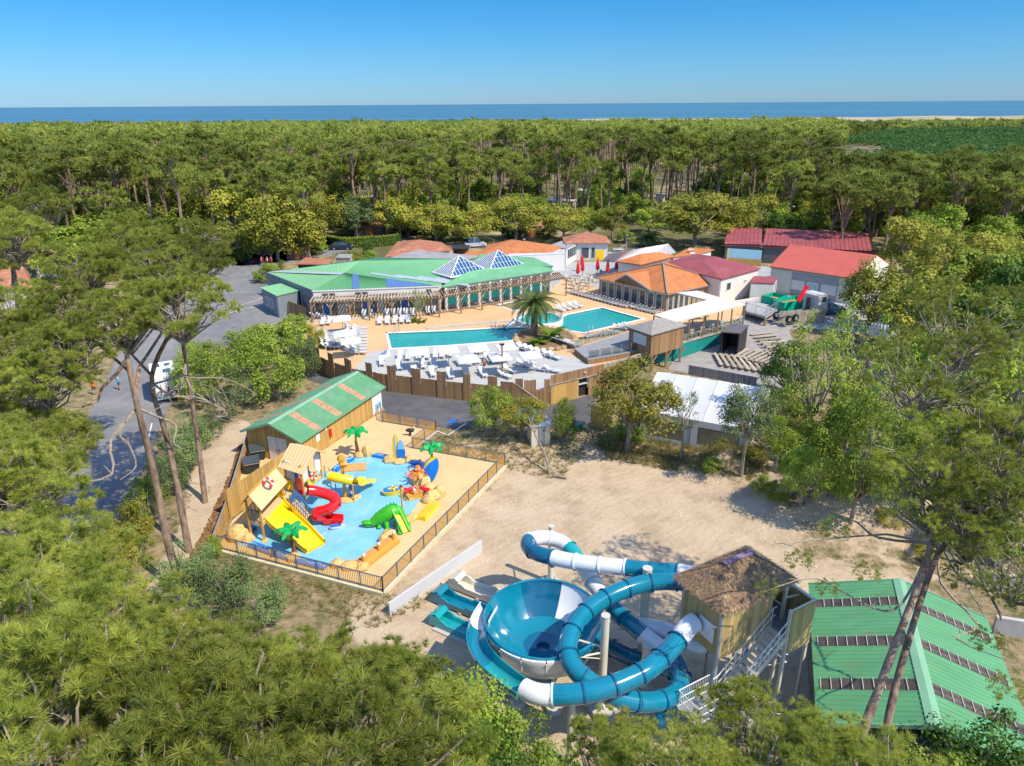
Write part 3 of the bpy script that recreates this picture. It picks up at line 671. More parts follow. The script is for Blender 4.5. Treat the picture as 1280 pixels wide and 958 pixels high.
# shed
sA = Vector((-17.4, 52.0, 0)); sd = Vector((0.377, 0.926, 0)).normalized(); sp_ = Vector((-sd.y, sd.x, 0)); SL, SW = 12.3, 5.6
t = thing('shed', 'long golden timber shed with a green ribbed roof beside the splash park', 'shed', sA)
E1, R1 = 2.45, 3.55
c0, c1, c2, c3 = sA, sA+sd*SL, sA+sd*SL+sp_*SW, sA+sp_*SW
gab = lambda k: (lambda u: E1+(R1-E1)*(1-abs(2*u-1))*0.98)
boards(t, c0, c1, 0, E1, M['woodl'], 0.2); boards(t, c3, c0, 0, gab(0), M['woodl'], 0.2); boards(t, c2, c3, 0, E1, M['woodl'], 0.4); boards(t, c1, c2, 0, gab(0), M['woodl'], 0.4)
part('core', MB().prism([(p.x, p.y) for p in (c0+sp_*.05+sd*.05, c1+sp_*.05-sd*.05, c2-sp_*.05-sd*.05, c3-sp_*.05+sd*.05)], 0, E1-0.02), M['woodl'], t)
ov = 0.35
def shed_roof(t, c0, sd, sp_, SL, SW, E1, R1, ov, strips, mL, mR, mS, pitch=0.22, name='roof_sheet', mul=1.0):
    """two slopes ribbed from ridge to eave, split into bays with translucent strips"""
    k = (R1-E1)/(SW/2)
    for side, mm in ((0, mR), (1, mL)):
        def P(u, v):      # u along, v 0 ridge .. 1 eave (incl overhang)
            w_ = SW/2*(1-side*2)*-1
            d = v*(SW/2+ov); base = c0+sp_*(SW/2)+sd*u + (-sp_ if side == 0 else sp_)*d
            return Vector((base.x, base.y, R1-k*d+0.06))
        us = [-ov]+[x for s in strips for x in s]+[SL+ov]; cur = 0
        for i in range(0, len(us)-1):
            a, b = us[i], us[i+1]; isst = i % 2 == 1
            if not isst:
                part(name, MB().corr(P(a, 0), P(b, 0), P(b, 1), P(a, 1), pitch, 0.035), mm, t)
            else:
                part(name, MB().corr(P(a, 0), P(b, 0), P(b, .06), P(a, .06), pitch, 0.03), mm, t)
                part('rooflight', MB().corr(P(a, .06), P(b, .06), P(b, .94), P(a, .94), pitch, 0.025), mS, t)
                part(name, MB().corr(P(a, .94), P(b, .94), P(b, 1), P(a, 1), pitch, 0.03), mm, t)
                nb_ = 9 if SW > 7 else 3
                for j in range(nb_+1):
                    v = .06+.88*j/nb_; part('glazing_bar', MB().bar(P(a, v)+Vector((0, 0, .05)), P(b, v)+Vector((0, 0, .05)), 0.03, 0.02), M['conc'] if SW > 7 else M['metal'], t)
    a = c0+sp_*(SW/2)-sd*ov; b = c0+sp_*(SW/2)+sd*(SL+ov); rd = MB()
    for s in (-1, 1):
        q = sp_*s*0.3; dz = -k*0.3; rd.quad(Vector((a.x, a.y, R1+.12)), Vector((b.x, b.y, R1+.12)), Vector((b.x+q.x, b.y+q.y, R1+.12+dz)), Vector((a.x+q.x, a.y+q.y, R1+.12+dz)))
    part('ridge_cap', rd, MATS.get('ridge') or mat('ridge', (0.20, 0.40, 0.26), 0.5, 0.06, 1), t)
    for u in (-ov-0.02, SL+ov+0.02):
        for s in (-1, 1):
            r_ = c0+sp_*(SW/2)+sd*u; e_ = r_+sp_*s*(SW/2+ov)
            part('bargeboard', MB().bar(Vector((r_.x, r_.y, R1+.03)), Vector((e_.x, e_.y, R1+.03-k*(SW/2+ov))), 0.04, 0.2), MATS['ridge'], t)
shed_roof(t, sA, sd, sp_, SL, SW, E1, R1, ov, [(1.9, 2.7), (5.0, 5.8), (8.9, 9.7)], M['greenold'], mat('green_shed_roof', (0.12, 0.31, 0.165), 0.5, 0.1, 1.0, (0.19, 0.33, 0.21), 0.6, 0.4), M['skylr'], 0.2)
dp = c0+sp_*3.35-sd*0.04
for i in (0, 1):
    a = dp+sp_*(0.02-i*1.0); d = part('door', MB().bar(Vector((a.x, a.y, 1.15)), Vector((a.x, a.y, 1.15))+sp_*-0.94, 0.05, 2.2), mat('door_white', (0.70, 0.68, 0.63), 0.6, 0.1, 3), t)
    part('handle', MB().box(a.x-sp_.x*(0.85 if i == 0 else 0.1)-sd.x*.05, a.y-sp_.y*(0.85 if i == 0 else 0.1)-sd.y*.05, 1.0, 0.05, 0.05, 0.16), M['dark'], d)
e = c1+sd*0.04; part('door', MB().bar(e+sp_*0.5+Vector((0, 0, 1.1)), e+sp_*2.3+Vector((0, 0, 1.1)), 0.05, 2.1), M['white'], t)
e = c1-sp_*0.05
part('panel', MB().bar(e-sd*1.75+Vector((0, 0, 1.25)), e-sd*0.1+Vector((0, 0, 1.25)), 0.05, 2.2), M['white'], t)
part('poster', MB().bar(e-sp_*0.04-sd*1.3+Vector((0, 0, 0.9)), e-sp_*0.04-sd*0.3+Vector((0, 0, 0.9)), 0.02, 0.5), M['lblue'], t)
q = c0-sp_*0.05
part('notice', MB().bar(q+sd*1.9+Vector((0, 0, 1.7)), q+sd*2.4+Vector((0, 0, 1.7)), 0.02, 0.7), M['white'], t)
part('notice', MB().bar(q+sd*3.2+Vector((0, 0, 2.0)), q+sd*3.45+Vector((0, 0, 2.0)), 0.02, 0.28), M['white'], t)
part('notice', MB().bar(q+sd*3.6+Vector((0, 0, 2.15)), q+sd*4.05+Vector((0, 0, 2.15)), 0.02, 0.25), M['red'], t)
fx = thing('fire_extinguisher', 'red fire extinguisher box on the golden shed wall', 'extinguisher', q+sd*3.8+Vector((0, 0, 1.2)))
c = q+sd*3.8-sp_*0.1; part('cylinder', MB().cyl(c.x, c.y, 1.1, 0.13, 0.65, 10), M['red'], fx, True); part('nozzle', MB().bar((c.x, c.y, 1.75), (c.x, c.y-.1, 1.85), .05), M['dark'], fx)
# tall board fence continuing the shed line, and its return by the path
fA = sA; fB = G(290, 649, 0); fB = sA-sd*((sA-fB).length)
t = thing('board_fence', 'tall golden board fence between the shed corner and the play towers', 'fence', fA)
boards(t, fA, fB, 0, 2.35, M['woodl'], 0.2, jit=0.01, seed=4)
part('rail', MB().bar(fA+Vector((0, 0, 1.9))+sp_*.06, fB+Vector((0, 0, 1.9))+sp_*.06, .05, .1), M['woodl'], t); part('rail', MB().bar(fA+Vector((0, 0, .5))+sp_*.06, fB+Vector((0, 0, .5))+sp_*.06, .05, .1), M['woodl'], t)
for k in range(6): p = fA.lerp(fB, k/5); part('post', MB().box(p.x+sp_.x*.12, p.y+sp_.y*.12, 0, .1, .1, 2.3), M['woodl'], t)
p0 = G(270, 690, 0); p1 = G(288, 640, 0); p2 = G(312, 558, 0)
t = thing('board_fence', 'low tan board fence with a grey rail along the sandy path beside the shed yard', 'fence', p0)
for a, b in ((p0, p1), (p1, p2)):
    boards(t, a, b, 0, 1.25, M['woodl'], 0.22, seed=6); part('rail', MB().bar(a+Vector((0, 0, 1.3)), b+Vector((0, 0, 1.3)), .09, .06), M['metal'], t)
    n = int((b-a).length/2)
    for k in range(n+1): p = a.lerp(b, k/n); part('post', MB().box(p.x, p.y, 0, .08, .08, 1.32), M['metal'], t)
# yard floor between fences and bins
mb = MB(); mb.prism([(p.x, p.y) for p in (sA-sp_*0.02, fB, p1, p2, c3)], 0.01, 0.03); struct('yard_floor', mb, M['rubber'])
def bin_(x, y, rz, label):
    t = thing('wheelie_bin', label, 'bin', (x, y, 0.03)); c_, n_ = math.cos(rz), math.sin(rz)
    b_ = MB(); vs = []
    for z, k in ((0.12, 0.42), (1.0, 0.55)):
        for sx, sy in ((-1, -1), (1, -1), (1, 1), (-1, 1)): X, Y = sx*k*1.15, sy*k; vs.append((x+X*c_-Y*n_, y+X*n_+Y*c_, 0.03+z))
    b_.add(vs, [(3, 2, 1, 0), (4, 5, 6, 7), (0, 1, 5, 4), (1, 2, 6, 5), (2, 3, 7, 6), (3, 0, 4, 7)]); part('body', b_, mat('bin_plastic', (0.025, 0.035, 0.04), 0.4, 0.1, 4), t)
    part('lid', MB().obox((x, y, 1.13), (0.66*c_, 0.66*n_, 0.0), (-0.58*n_, 0.58*c_, 0.05), (0, 0, 0.04)), mat('bin_lid', (0.06, 0.075, 0.085), 0.35, 0.1, 4), t)
    part('handle', MB().bar((x-0.6*c_+.62*n_, y-0.6*n_-.62*c_, 1.0), (x+0.6*c_+.62*n_, y+0.6*n_-.62*c_, 1.0), .05), M['metal'], t)
    for s in (-1, 1):
        for s2 in (-1, 1): part('wheel', MB().tube([(x+s*.4*c_-s2*.35*n_-.04, y+s*.4*n_+s2*.35*c_, .11), (x+s*.4*c_-s2*.35*n_+.04, y+s*.4*n_+s2*.35*c_, .11)], .08, 8), M['black'], t)
g1, g2 = G(316, 590), G(322, 576); g0 = G(330, 570)
bin_(g1.x, g1.y, 0.4, 'black wheelie bin at the front of the shed yard'); bin_(g2.x, g2.y+.3, 0.4, 'black wheelie bin behind another, nearest the shed doors')
# litter bed along the path
LB = [G(*p) for p in ((222, 740), (238, 700), (262, 655), (290, 592), (302, 555), (309, 556), (293, 600), (268, 655), (262, 690), (248, 745))]
sheet('leaf_litter', LB, 0.03, M['litter'], 2, 'stuff'); 
rnd = random.Random(3); mb = MB()
for i in range(900):
    a = rnd.random(); k = int(a*4); q0 = LB[k].lerp(LB[k+1], rnd.random()); q1 = LB[9-k].lerp(LB[8-k], rnd.random()); p = q0.lerp(q1, rnd.uniform(0, .95)); r_ = rnd.uniform(.1, .22)
    mb.blob((p.x, p.y, 0.05), (r_, r_, r_*.8), 5, 3, .5, i)
p = part('hedge_cuttings', mb, M['litter'], org=(LB[2].x, LB[2].y, 0)); tag(p, 'rust-brown strip of dry plants along the low fence', 'plants'); p['kind'] = 'stuff'

# splash water floor
SP = [(298, 681), (296, 668), (330, 640), (360, 615), (400, 590), (419, 588), (432, 577), (447, 572), (466, 570), (490, 575), (512, 579), (530, 586), (540, 594), (531, 606), (528, 618), (519, 634), (505, 652), (490, 668), (480, 680), (462, 694), (448, 704), (440, 707), (400, 705), (365, 698), (330, 690)]
spw = [G(x, y, PZ) for x, y in SP]
spw2 = []
n = len(spw)
for i in range(n):
    spw2.append(spw[i]); spw2.append((spw[i]+spw[(i+1) % n])/2+(cen-(spw[i]+spw[(i+1) % n])/2)*-0.008)
mb = MB(); mb.prism([(p.x, p.y) for p in spw2], PZ+0.001, PZ+0.02); struct('splash_pool', mb, M['floorpad'])
# wavy blue and yellow edging blocks
def edging(pts, label, nw=0.55):
    t = thing('pool_edging', label, 'edging', pts[0])
    for a, b in zip(pts, pts[1:]):
        d = (b-a); L_ = d.length; k = max(1, round(L_/1.0)); dn = d.normalized(); s = Vector((-dn.y, dn.x, 0))
        for i in range(k):
            p, q = a+d*(i/k)+dn*.03, a+d*((i+1)/k)-dn*.03
            part('block', MB().bar(p+Vector((0, 0, .12)), q+Vector((0, 0, .12)), nw, .2), M['blue'], t)
            w_ = []
            for j in range(7): w_.append(p.lerp(q, j/6)+s*math.sin(j/6*6.28)*0.10+Vector((0, 0, .235)))
            part('wave', MB().tube(w_, .05, 4), M['yellow'] if i % 2 else M['lblue'], t)
PP = lambda x, y, z=PZ: G(x, y, z)
edging([PP(313, 682), PP(345, 694), PP(362, 699)], 'blue wavy edging at the front left of the splash pool')
edging([PP(372, 702), PP(395, 708), PP(408, 711)], 'blue wavy edging at the front of the splash pool right of the plastic palm')
edging([PP(306, 668), PP(318, 660)], 'short blue wavy edging beside the moulded boulder at the left corner')
edging([PP(418, 590), PP(430, 580), PP(441, 574)], 'blue wavy edging at the back left of the splash pool beside the hut')
edging([PP(467, 570), PP(488, 574)], 'blue wavy edging left of the two surfboards')
edging([PP(513, 578), PP(534, 584)], 'blue wavy edging between the surfboards and the blue parasol')
def rockm(c, rs, label, seed=0):
    t = thing('moulded_rock', label, 'rock', c)
    rnd = random.Random(seed)
    for i, (dx, dy, r_, h_) in enumerate(rs):
        part('boulder', MB().blob((c.x+dx, c.y+dy, c.z+h_*0.25), (r_, r_*.9, h_*.8), 9, 6, .13, seed+i), M['rock'], t, True)
    return t
rockm(PP(299, 672), [(0, 0, .9, .9), (.7, -.3, .5, .5)], 'sand coloured moulded boulder in the front left corner of the splash park', 1)
rockm(PP(459, 569), [(0, 0, .5, .9), (-.6, -.2, .45, .4), (.45, 0, .35, .5)], 'moulded boulder beside the plastic palm nearest the shed', 2)
rockm(PP(500, 577), [(-.9, 0, .5, .5), (0, -.1, .6, .35), (.8, 0, .45, .55), (.3, .3, .4, .4)], 'moulded rocks around the feet of the two surfboards', 3)
rockm(PP(525, 604), [(0, 0, .7, .9), (.5, -.5, .6, .8), (.9, -1.2, .6, .6), (-.2, .5, .5, .7)], 'moulded rock mound beneath the orange octopus', 4)
rockm(PP(541, 622), [(0, 0, .7, .6), (.5, .3, .5, .8), (-.3, -.6, .5, .5)], 'moulded rocks behind the two red water cannons', 5)
rockm(PP(512, 624), [(0, 0, .42, .35)], 'small round moulded rock carrying the inner red cannon', 6)
rockm(PP(510, 652), [(0, 0, .5, .5), (-.5, -.3, .5, .35), (.3, .4, .4, .4)], 'moulded rocks at the foot of the bare ochre pole', 7)
rockm(PP(487, 672), [(0, 0, .55, .6), (-.3, -.5, .4, .5)], 'moulded rocks between the green crocodile and the plank bench', 8)
rockm(PP(438, 709), [(0, 0, .6, .4), (-.9, .25, .5, .35), (.8, -.1, .5, .4)], 'moulded rocks at the front corner of the splash pool', 9)
rockm(PP(368, 699), [(0, 0, .5, .4), (-.4, .1, .3, .3)], 'moulded rocks at the foot of the front plastic palm', 10)
rockm(PP(436, 624), [(0, 0, .75, .22), (.5, .2, .4, .2)], 'flat moulded rock base of the signpost play tower', 11)
def plastic_palm(c, h, label, k=0):
    t = thing('plastic_palm', label, 'play palm', c)
    tr = [c+Vector((0.03*math.sin(i), 0, h*.8*i/8)) for i in range(9)]
    part('trunk', MB().tube(tr[:6], [.32, .2, .15, .14, .13, .12], 8), M['brownp'], t, True)
    part('trunk', MB().tube(tr[5:], [.1, .1, .09, .08], 8), M['grn'], t, True)
    top = tr[-1]
    for i in range(6):
        a = i*1.047+k; d = Vector((math.cos(a), math.sin(a), 0)); s = Vector((-d.y, d.x, 0)); mb = MB(); L_ = 1.05; vs = []
        for j in range(7):
            u = j/6; p = top+d*L_*u+Vector((0, 0, .34*math.sin(u*2.4)-.25*u*u)); w_ = .26*math.sin(math.pi*min(1, u*.85+.13)); zz = .12*(j % 2)
            vs += [p+s*w_-Vector((0, 0, .1+zz)), p+Vector((0, 0, .04)), p-s*w_-Vector((0, 0, .1+zz))]
        fs = []
        for j in range(6): fs += [(3*j, 3*j+1, 3*j+4, 3*j+3), (3*j+1, 3*j+2, 3*j+5, 3*j+4)]
        mb.add(vs, fs); mb.add([v-Vector((0, 0, .03)) for v in vs], [f[::-1] for f in fs])
        part('frond', mb, M['grn2'], t, True)
    return t
plastic_palm(PP(447, 569), 2.75, 'green and brown plastic palm behind the pool, nearest the shed'); plastic_palm(PP(541, 588), 2.6, 'plastic palm behind the blue parasol at the right edge of the splash pool', .5)
plastic_palm(PP(368, 695), 2.5, 'plastic palm at the front of the pool beside the yellow wide slide', .2)
# surfboards
for x, y, h, m1, m2, lb in ((496, 576, 2.5, 'yellow', 'plastic', 'yellow and white surfboard standing upright in moulded rocks'), (502.5, 577, 2.0, 'blue', 'lblue', 'shorter blue surfboard standing upright beside the yellow one')):
    c = PP(x, y); t = thing('surfboard', lb, 'surfboard', c)
    def sb(z0, z1, w0, cc, m, nm, dy=0):
        n = 14; f = []; vs = []
        for j in range(n+1):
            u = z0+(z1-z0)*j/n; w_ = w0*math.sin(math.pi*min(.97, max(.12, u*.88+.1)))**.6*.33
            vs += [cc+Vector((-w_, dy-.05, u*h)), cc+Vector((w_, dy-.05, u*h)), cc+Vector((w_*.9, dy+.05, u*h)), cc+Vector((-w_*.9, dy+.05, u*h))]
        for j in range(n): f += [(4*j, 4*j+1, 4*j+5, 4*j+4), (4*j+1, 4*j+2, 4*j+6, 4*j+5), (4*j+2, 4*j+3, 4*j+7, 4*j+6), (4*j+3, 4*j, 4*j+4, 4*j+7)]
        f += [(3, 2, 1, 0), (4*n, 4*n+1, 4*n+2, 4*n+3)]; part(nm, MB().add(vs, f), M[m], t, True)
    if m1 == 'yellow': sb(0, 1, 1, c, m1, 'board'); sb(.08, .94, .25, c, 'plastic', 'stripe', -.04)
    else: sb(0, .58, 1, c, m1, 'board'); sb(.58, 1, 1, c, m2, 'tip')
# blue parasol with octopus
c = PP(534, 600); t = thing('tilted_parasol', 'big blue and yellow parasol tipped over beside the octopus', 'parasol', c)
ax = Vector((-.75, -.35, .62)).normalized(); a1 = ax.cross(Vector((0, 0, 1))).normalized(); a2 = ax.cross(a1); ctr = c+Vector((0, 0, .75))
for i in range(8):
    vs = [ctr+ax*.35]; n_ = 3
    for r_, dz in ((.7, .22), (1.35, -.12)):
        for j in range(n_): a = (i+j/(n_-1))*math.pi/4; vs.append(ctr+(a1*math.cos(a)+a2*math.sin(a))*r_+ax*dz)
    mb = MB().add(vs, [(0, 1, 2), (0, 2, 3), (1, 4, 5, 2), (2, 5, 6, 3)]); mb.add([v-ax*.03 for v in vs], [(2, 1, 0), (3, 2, 0), (2, 5, 4, 1), (3, 6, 5, 2)])
    part('panel', mb, M['yellow' if i == 6 else 'blue'], t)
part('pole', MB().tube([ctr+ax*.4, ctr-ax*.9], .04, 6), M['plastic'], t)
c = PP(523, 603)+Vector((0, 0, .8)); t = thing('octopus_figure', 'orange octopus figure with curling arms on the rock mound', 'play figure', c)
part('head', MB().blob(c+Vector((0, .1, .3)), (.28, .28, .36), 10, 8, .03, 1), M['orange'], t, True)
for s in (-1, 1): part('eye', MB().blob(c+Vector((s*.12, -.17, .42)), .07, 8, 6, 0), M['plastic'], t, True)
for i in range(8):
    a = i*math.pi/4+.2; d = Vector((math.cos(a), math.sin(a), 0)); q = spline([c, c+d*.4+Vector((0, 0, .12)), c+d*.75+Vector((0, 0, -.1)), c+d*.95+Vector((0, 0, .05)), c+d*.85+Vector((0, 0, .22))], 4)
    part('arm', MB().tube(q, [.12-.09*j/(len(q)-1) for j in range(len(q))], 6), M['orange'], t, True)
# boat
c = PP(492, 617); t = thing('play_boat', 'small blue and yellow moulded boat in the middle of the splash pool', 'play boat', c); rz = 0.35
def hull(c, L_, W_, H_, rz, k=12):
    vs = []; cs, sn = math.cos(rz), math.sin(rz)
    for z, s in ((0, .8), (H_, 1.0)):
        for j in range(2*k):
            u = j/k; a = u*math.pi; x = math.cos(a)*L_/2; y = math.sin(a)*W_/2*(1 if x < 0 else max(0.02, 1-(x/(L_/2))**2.5)); x = x if x > 0 else max(x, -L_*.42)
            vs.append((c.x+(x*cs-y*sn)*s, c.y+(x*sn+y*cs)*s, c.z+z+(0.15*H_*max(0, x/L_*2)**2 if z else 0)))
    n = 2*k; return vs, [tuple(range(n-1, -1, -1)), tuple(range(n, 2*n))]+[(j, (j+1) % n, n+(j+1) % n, n+j) for j in range(n)]
v, f = hull(c, 2.0, 1.0, .38, rz); part('hull', MB().add(v, f), M['yellow'], t, True); v, f = hull(c+Vector((0, 0, .37)), 1.8, .86, .06, rz); part('deck', MB().add(v, f), M['blue'], t, True)
for a_ in (0, 1.57): part('cross_seat', MB().box(c.x, c.y, c.z+.44, .8, .16, .08, rz+a_), M['yellow'], t)
part('mast', MB().cyl(c.x-.1, c.y, c.z+.4, .06, .35, 8), M['plastic'], t, True)
# jet ski shaped figure
c = PP(422, 661); t = thing('jet_ski_figure', 'small white and blue jet ski figure in front of the red tube slide', 'play figure', c)
v, f = hull(c, 1.3, .5, .22, .3); part('hull', MB().add(v, f), M['plastic'], t, True); part('seat', MB().obox(c+Vector((-.1, -.03, .28)), (.35, .1, 0), (-.03, .1, 0), (0, 0, .07)), M['blue'], t)
part('handlebar', MB().tube([c+Vector((.2, -.1, .5)), c+Vector((.14, .2, .5))], .03, 6).tube([c+Vector((.17, .05, .5)), c+Vector((.25, .07, .25))], .03, 6), M['dark'], t, True)
# red cannons
for x, y, z, lb, rz in ((512, 622, .35, 'red water cannon on the small round rock in the pool', .5), (532, 620, .2, 'red water cannon at the pool edge against the rocks', 2.6)):
    c = PP(x, y)+Vector((0, 0, z)); t = thing('water_cannon', lb, 'water cannon', c); d = Vector((math.cos(rz), math.sin(rz), .15))
    part('barrel', MB().tube([c-d*.35+Vector((0, 0, .3)), c+Vector((0, 0, .35)), c+d*.45+Vector((0, 0, .35))], [.16, .17, .13], 10), M['red'], t, True)
    part('base', MB().cyl(c.x, c.y, c.z-.05, .16, .35, 10, .11), M['red'], t, True); part('fin', MB().bar(c-d*.3+Vector((0, 0, .4)), c-d*.3+Vector((0, 0, .62)), .05, .2), M['red'], t)
# crocodile slide
c = PP(490, 662); t = thing('crocodile_slide', 'green crocodile shaped slide with a yellow chute at the right of the pool', 'play slide', c)
bp_ = [PP(464, 660)+Vector((0, 0, .3)), PP(471, 658)+Vector((0, 0, .5)), PP(480, 657)+Vector((0, 0, .75)), PP(490, 656)+Vector((0, 0, 1.05)), PP(497, 655)+Vector((0, 0, .95)), PP(503, 656)+Vector((0, 0, .5)), PP(508, 660)+Vector((0, 0, .25))]
sp = spline(bp_, 4); n = len(sp); part('body', MB().tube(sp, [.12+.42*math.sin(math.pi*min(1, (i+1)/(n)))**.8 for i in range(n)], 12), M['grn'], t, True)
hp = sp[3]
part('snout', MB().blob(hp+Vector((-.45, -.1, -.02)), (.5, .26, .16), 10, 6, .04, 2), M['grn'], t, True); part('jaw', MB().blob(hp+Vector((-.4, -.1, -.22)), (.45, .22, .1), 10, 6, .04, 3), M['grn'], t, True)
for s in (-1, 1): part('eye', MB().blob(hp+Vector((.1, s*.16, .27)), .1, 8, 6, 0), M['grn2'], t, True)
for i in range(4, n-3, 2):
    p = sp[i]; r_ = .12+.42*math.sin(math.pi*min(1, (i+1)/n))**.8; part('spike', MB().tube([p+Vector((0, .1, r_*.9)), p+Vector((0, .1, r_+.22))], [.13, .01], 5), M['grn2'], t)
for x, y in ((484, 663), (474, 661), (500, 668), (511, 664)):
    p = PP(x, y); q = p+Vector((-.1, .35, .45)); part('leg', MB().tube([q, p+Vector((0, .1, .2)), p+Vector((0, -.1, .05))], [.2, .14, .17], 8), M['grn'], t, True)
a = sp[int(n*.6)]+Vector((0, -.2, .25)); b = PP(507, 667)+Vector((0, 0, .1))
for nm, mm, w_, dz in (('chute', 'ochre', .42, 0), ('chute_side', 'grn', .1, .12)):
    if nm == 'chute': part(nm, MB().bar(a, b, w_, .06), M['yellow'], t)
    else:
        d = (b-a).normalized(); s = d.cross(Vector((0, 0, 1))).normalized()
        for k in (-1, 1): part(nm, MB().bar(a+s*k*.26+Vector((0, 0, .1)), b+s*k*.26+Vector((0, 0, .1)), w_, .25), M['grn'], t)
# pole
c = PP(504, 648); t = thing('spray_pole', 'bare ochre pole standing behind the crocodile', 'pole', c); part('pole', MB().cyl(c.x, c.y, c.z, .07, 2.6, 8), M['ochre'], t, True); part('cap', MB().cyl(c.x, c.y, c.z+2.6, .1, .12, 8), M['brownp'], t, True)
# yellow ramp slab
a, b = PP(518, 649), PP(536, 630); t = thing('yellow_ramp', 'long yellow moulded ramp on the right edge of the pool', 'ramp', a); d = (b-a).normalized(); s = Vector((d.y, -d.x, 0))
part('slab', MB().add([a, b, b+s*.9, a+s*.9, a+Vector((0, 0, .1)), b+Vector((0, 0, .1)), b+s*.9+Vector((0, 0, .4)), a+s*.9+Vector((0, 0, .4))], [(3, 2, 1, 0), (4, 5, 6, 7), (0, 1, 5, 4), (1, 2, 6, 5), (2, 3, 7, 6), (3, 0, 4, 7)]), M['yellow'], t)
# plank platforms with posts
def plankdeck(a, b, wd, label, z=.35, posts=()):
    t = thing('plank_bench', label, 'bench', a); d = (b-a).normalized(); s = Vector((d.y, -d.x, 0))
    n = max(3, int((b-a).length/.5)); 
    for i in range(4): part('plank', MB().bar(a+s*(wd*(i+.5)/4)+Vector((0, 0, z+(.0 if i < 2 else -.12))), b+s*(wd*(i+.5)/4)+Vector((0, 0, z+(.0 if i < 2 else -.12))), wd/4-.04, .07), mat('orange_plank', (0.55, 0.27, 0.09), .6, .1, 4, objrand=.1), t)
    part('base', MB().bar(a+s*wd*.5+Vector((0, 0, z*.45)), b+s*wd*.5+Vector((0, 0, z*.45)), wd*.86, z*.8), M['ochre'], t)
    for k in posts:
        p = a+(b-a)*k+s*wd*.55; part('post', MB().cyl(p.x, p.y, PZ, .13, .75, 8), M['ochre'], t, True); part('post_cap', MB().blob((p.x, p.y, PZ+.8), .13, 8, 6, 0), M['plastic'], t, True)
plankdeck(PP(445, 706), PP(487, 674), 1.0, 'orange plank bench with white-capped posts along the front right pool edge', .35, (.06, .5, .95))
plankdeck(PP(523, 614), PP(530, 622), 1.3, 'small brown plank deck on the rocks below the blue parasol', .5, (.9,))
# spring figure by gate
c = PP(513, 545); t = thing('spring_rider', 'small dark spring rider in the far corner of the splash park', 'play figure', c); part('body', MB().blob(c+Vector((0, 0, .55)), (.4, .16, .2), 8, 6, .1, 3), M['dark'], t, True); part('spring', MB().cyl(c.x, c.y, c.z, .1, .4, 8), M['dark'], t, True); part('head', MB().blob(c+Vector((.35, 0, .8)), .14, 8, 6, .05, 4), M['conc'], t, True)

# play towers
t = thing('play_tower', 'open play tower with a straw roof and a wide yellow slide', 'play tower', PP(332, 668))
# posts (platform z 1.5)
A_, B_, C_, D_ = PP(315, 673), PP(331, 677), PP(358, 645), PP(343, 641)
b4 = [A_, B_, C_, D_]; fl = 1.45
for p in b4: part('post', MB().box(p.x, p.y, p.z, .12, .12, 3.0), M['ochre'], t); part('foot', MB().blob((p.x, p.y, p.z+.05), (.25, .25, .15), 8, 4, .1), M['rock'], t, True)
part('platform', MB().prism([(p.x, p.y) for p in b4], PZ+fl-.12, PZ+fl), M['tanroof'], t); 
for a, b in ((A_, B_), (B_, C_), (C_, D_), (D_, A_)): part('fascia', MB().bar(a+Vector((0, 0, fl-.1)), b+Vector((0, 0, fl-.1)), .08, .3), M['tanroof'], t)
for a, b in ((A_, B_), (D_, A_)):
    part('rail', MB().bar(a+Vector((0, 0, fl+.9)), b+Vector((0, 0, fl+.9)), .06), M['bluegrey'], t); mb = MB()
    for j in range(1, 7): p = a.lerp(b, j/7); mb.box(p.x, p.y, p.z+fl, .03, .03, .9)
    part('bars', mb, M['bluegrey'], t)['kind'] = 'stuff'
part('side_panel', MB().bar(D_.lerp(A_, .1)+Vector((0, 0, fl+.45)), D_.lerp(A_, .7)+Vector((0, 0, fl+.45)), .06, .8), M['yellow'], t)
part('side_panel', MB().bar(C_.lerp(D_, .1)+Vector((0, 0, fl+.5)), C_.lerp(D_, .9)+Vector((0, 0, fl+.5)), .06, .9), M['yellow'], t)
ea = [p+Vector((0, 0, 2.95)) for p in b4]; m1, m2 = (ea[0]+ea[1])/2, (ea[2]+ea[3])/2; ax = (m2-m1).normalized(); m1 = m1-ax*.3+Vector((0, 0, .75)); m2 = m2+ax*.3+Vector((0, 0, .75))
for s, (p, q) in ((1, (ea[1], ea[2])), (-1, (ea[0], ea[3]))):
    o_ = (p-m1); side = (ea[1]-ea[0]).normalized()*s; p = p+side*.35-ax*.3-Vector((0, 0, .25)); q = q+side*.35+ax*.3-Vector((0, 0, .25))
    part('roof', MB().corr(m1, m2, q, p, .3, .03), M['tanroof'], t)
part('ridge', MB().bar(m1+Vector((0, 0, .06))-ax*.1, m2+Vector((0, 0, .06))+ax*.1, .1), M['ochre'], t)
r0 = (m1+m2)/2+(ea[1]-ea[0]).normalized()*.45+Vector((0, 0, -.2))
def lifering(c, nrm, parent, r=.32):
    nrm = nrm.normalized(); a1 = nrm.cross(Vector((0, 0, 1))).normalized(); a2 = nrm.cross(a1)
    for i in range(8):
        q = [c+nrm*.08+(a1*math.cos(x)+a2*math.sin(x))*r for x in [i*math.pi/4+k*math.pi/16 for k in range(5)]]
        part('life_ring', MB().tube(q, .09, 6, False), M['red' if i % 2 else 'plastic'], parent, True)
lifering(r0+Vector((0, 0, .12)), Vector(((ea[1]-ea[0]).normalized().x, (ea[1]-ea[0]).normalized().y, 1.2)), t)
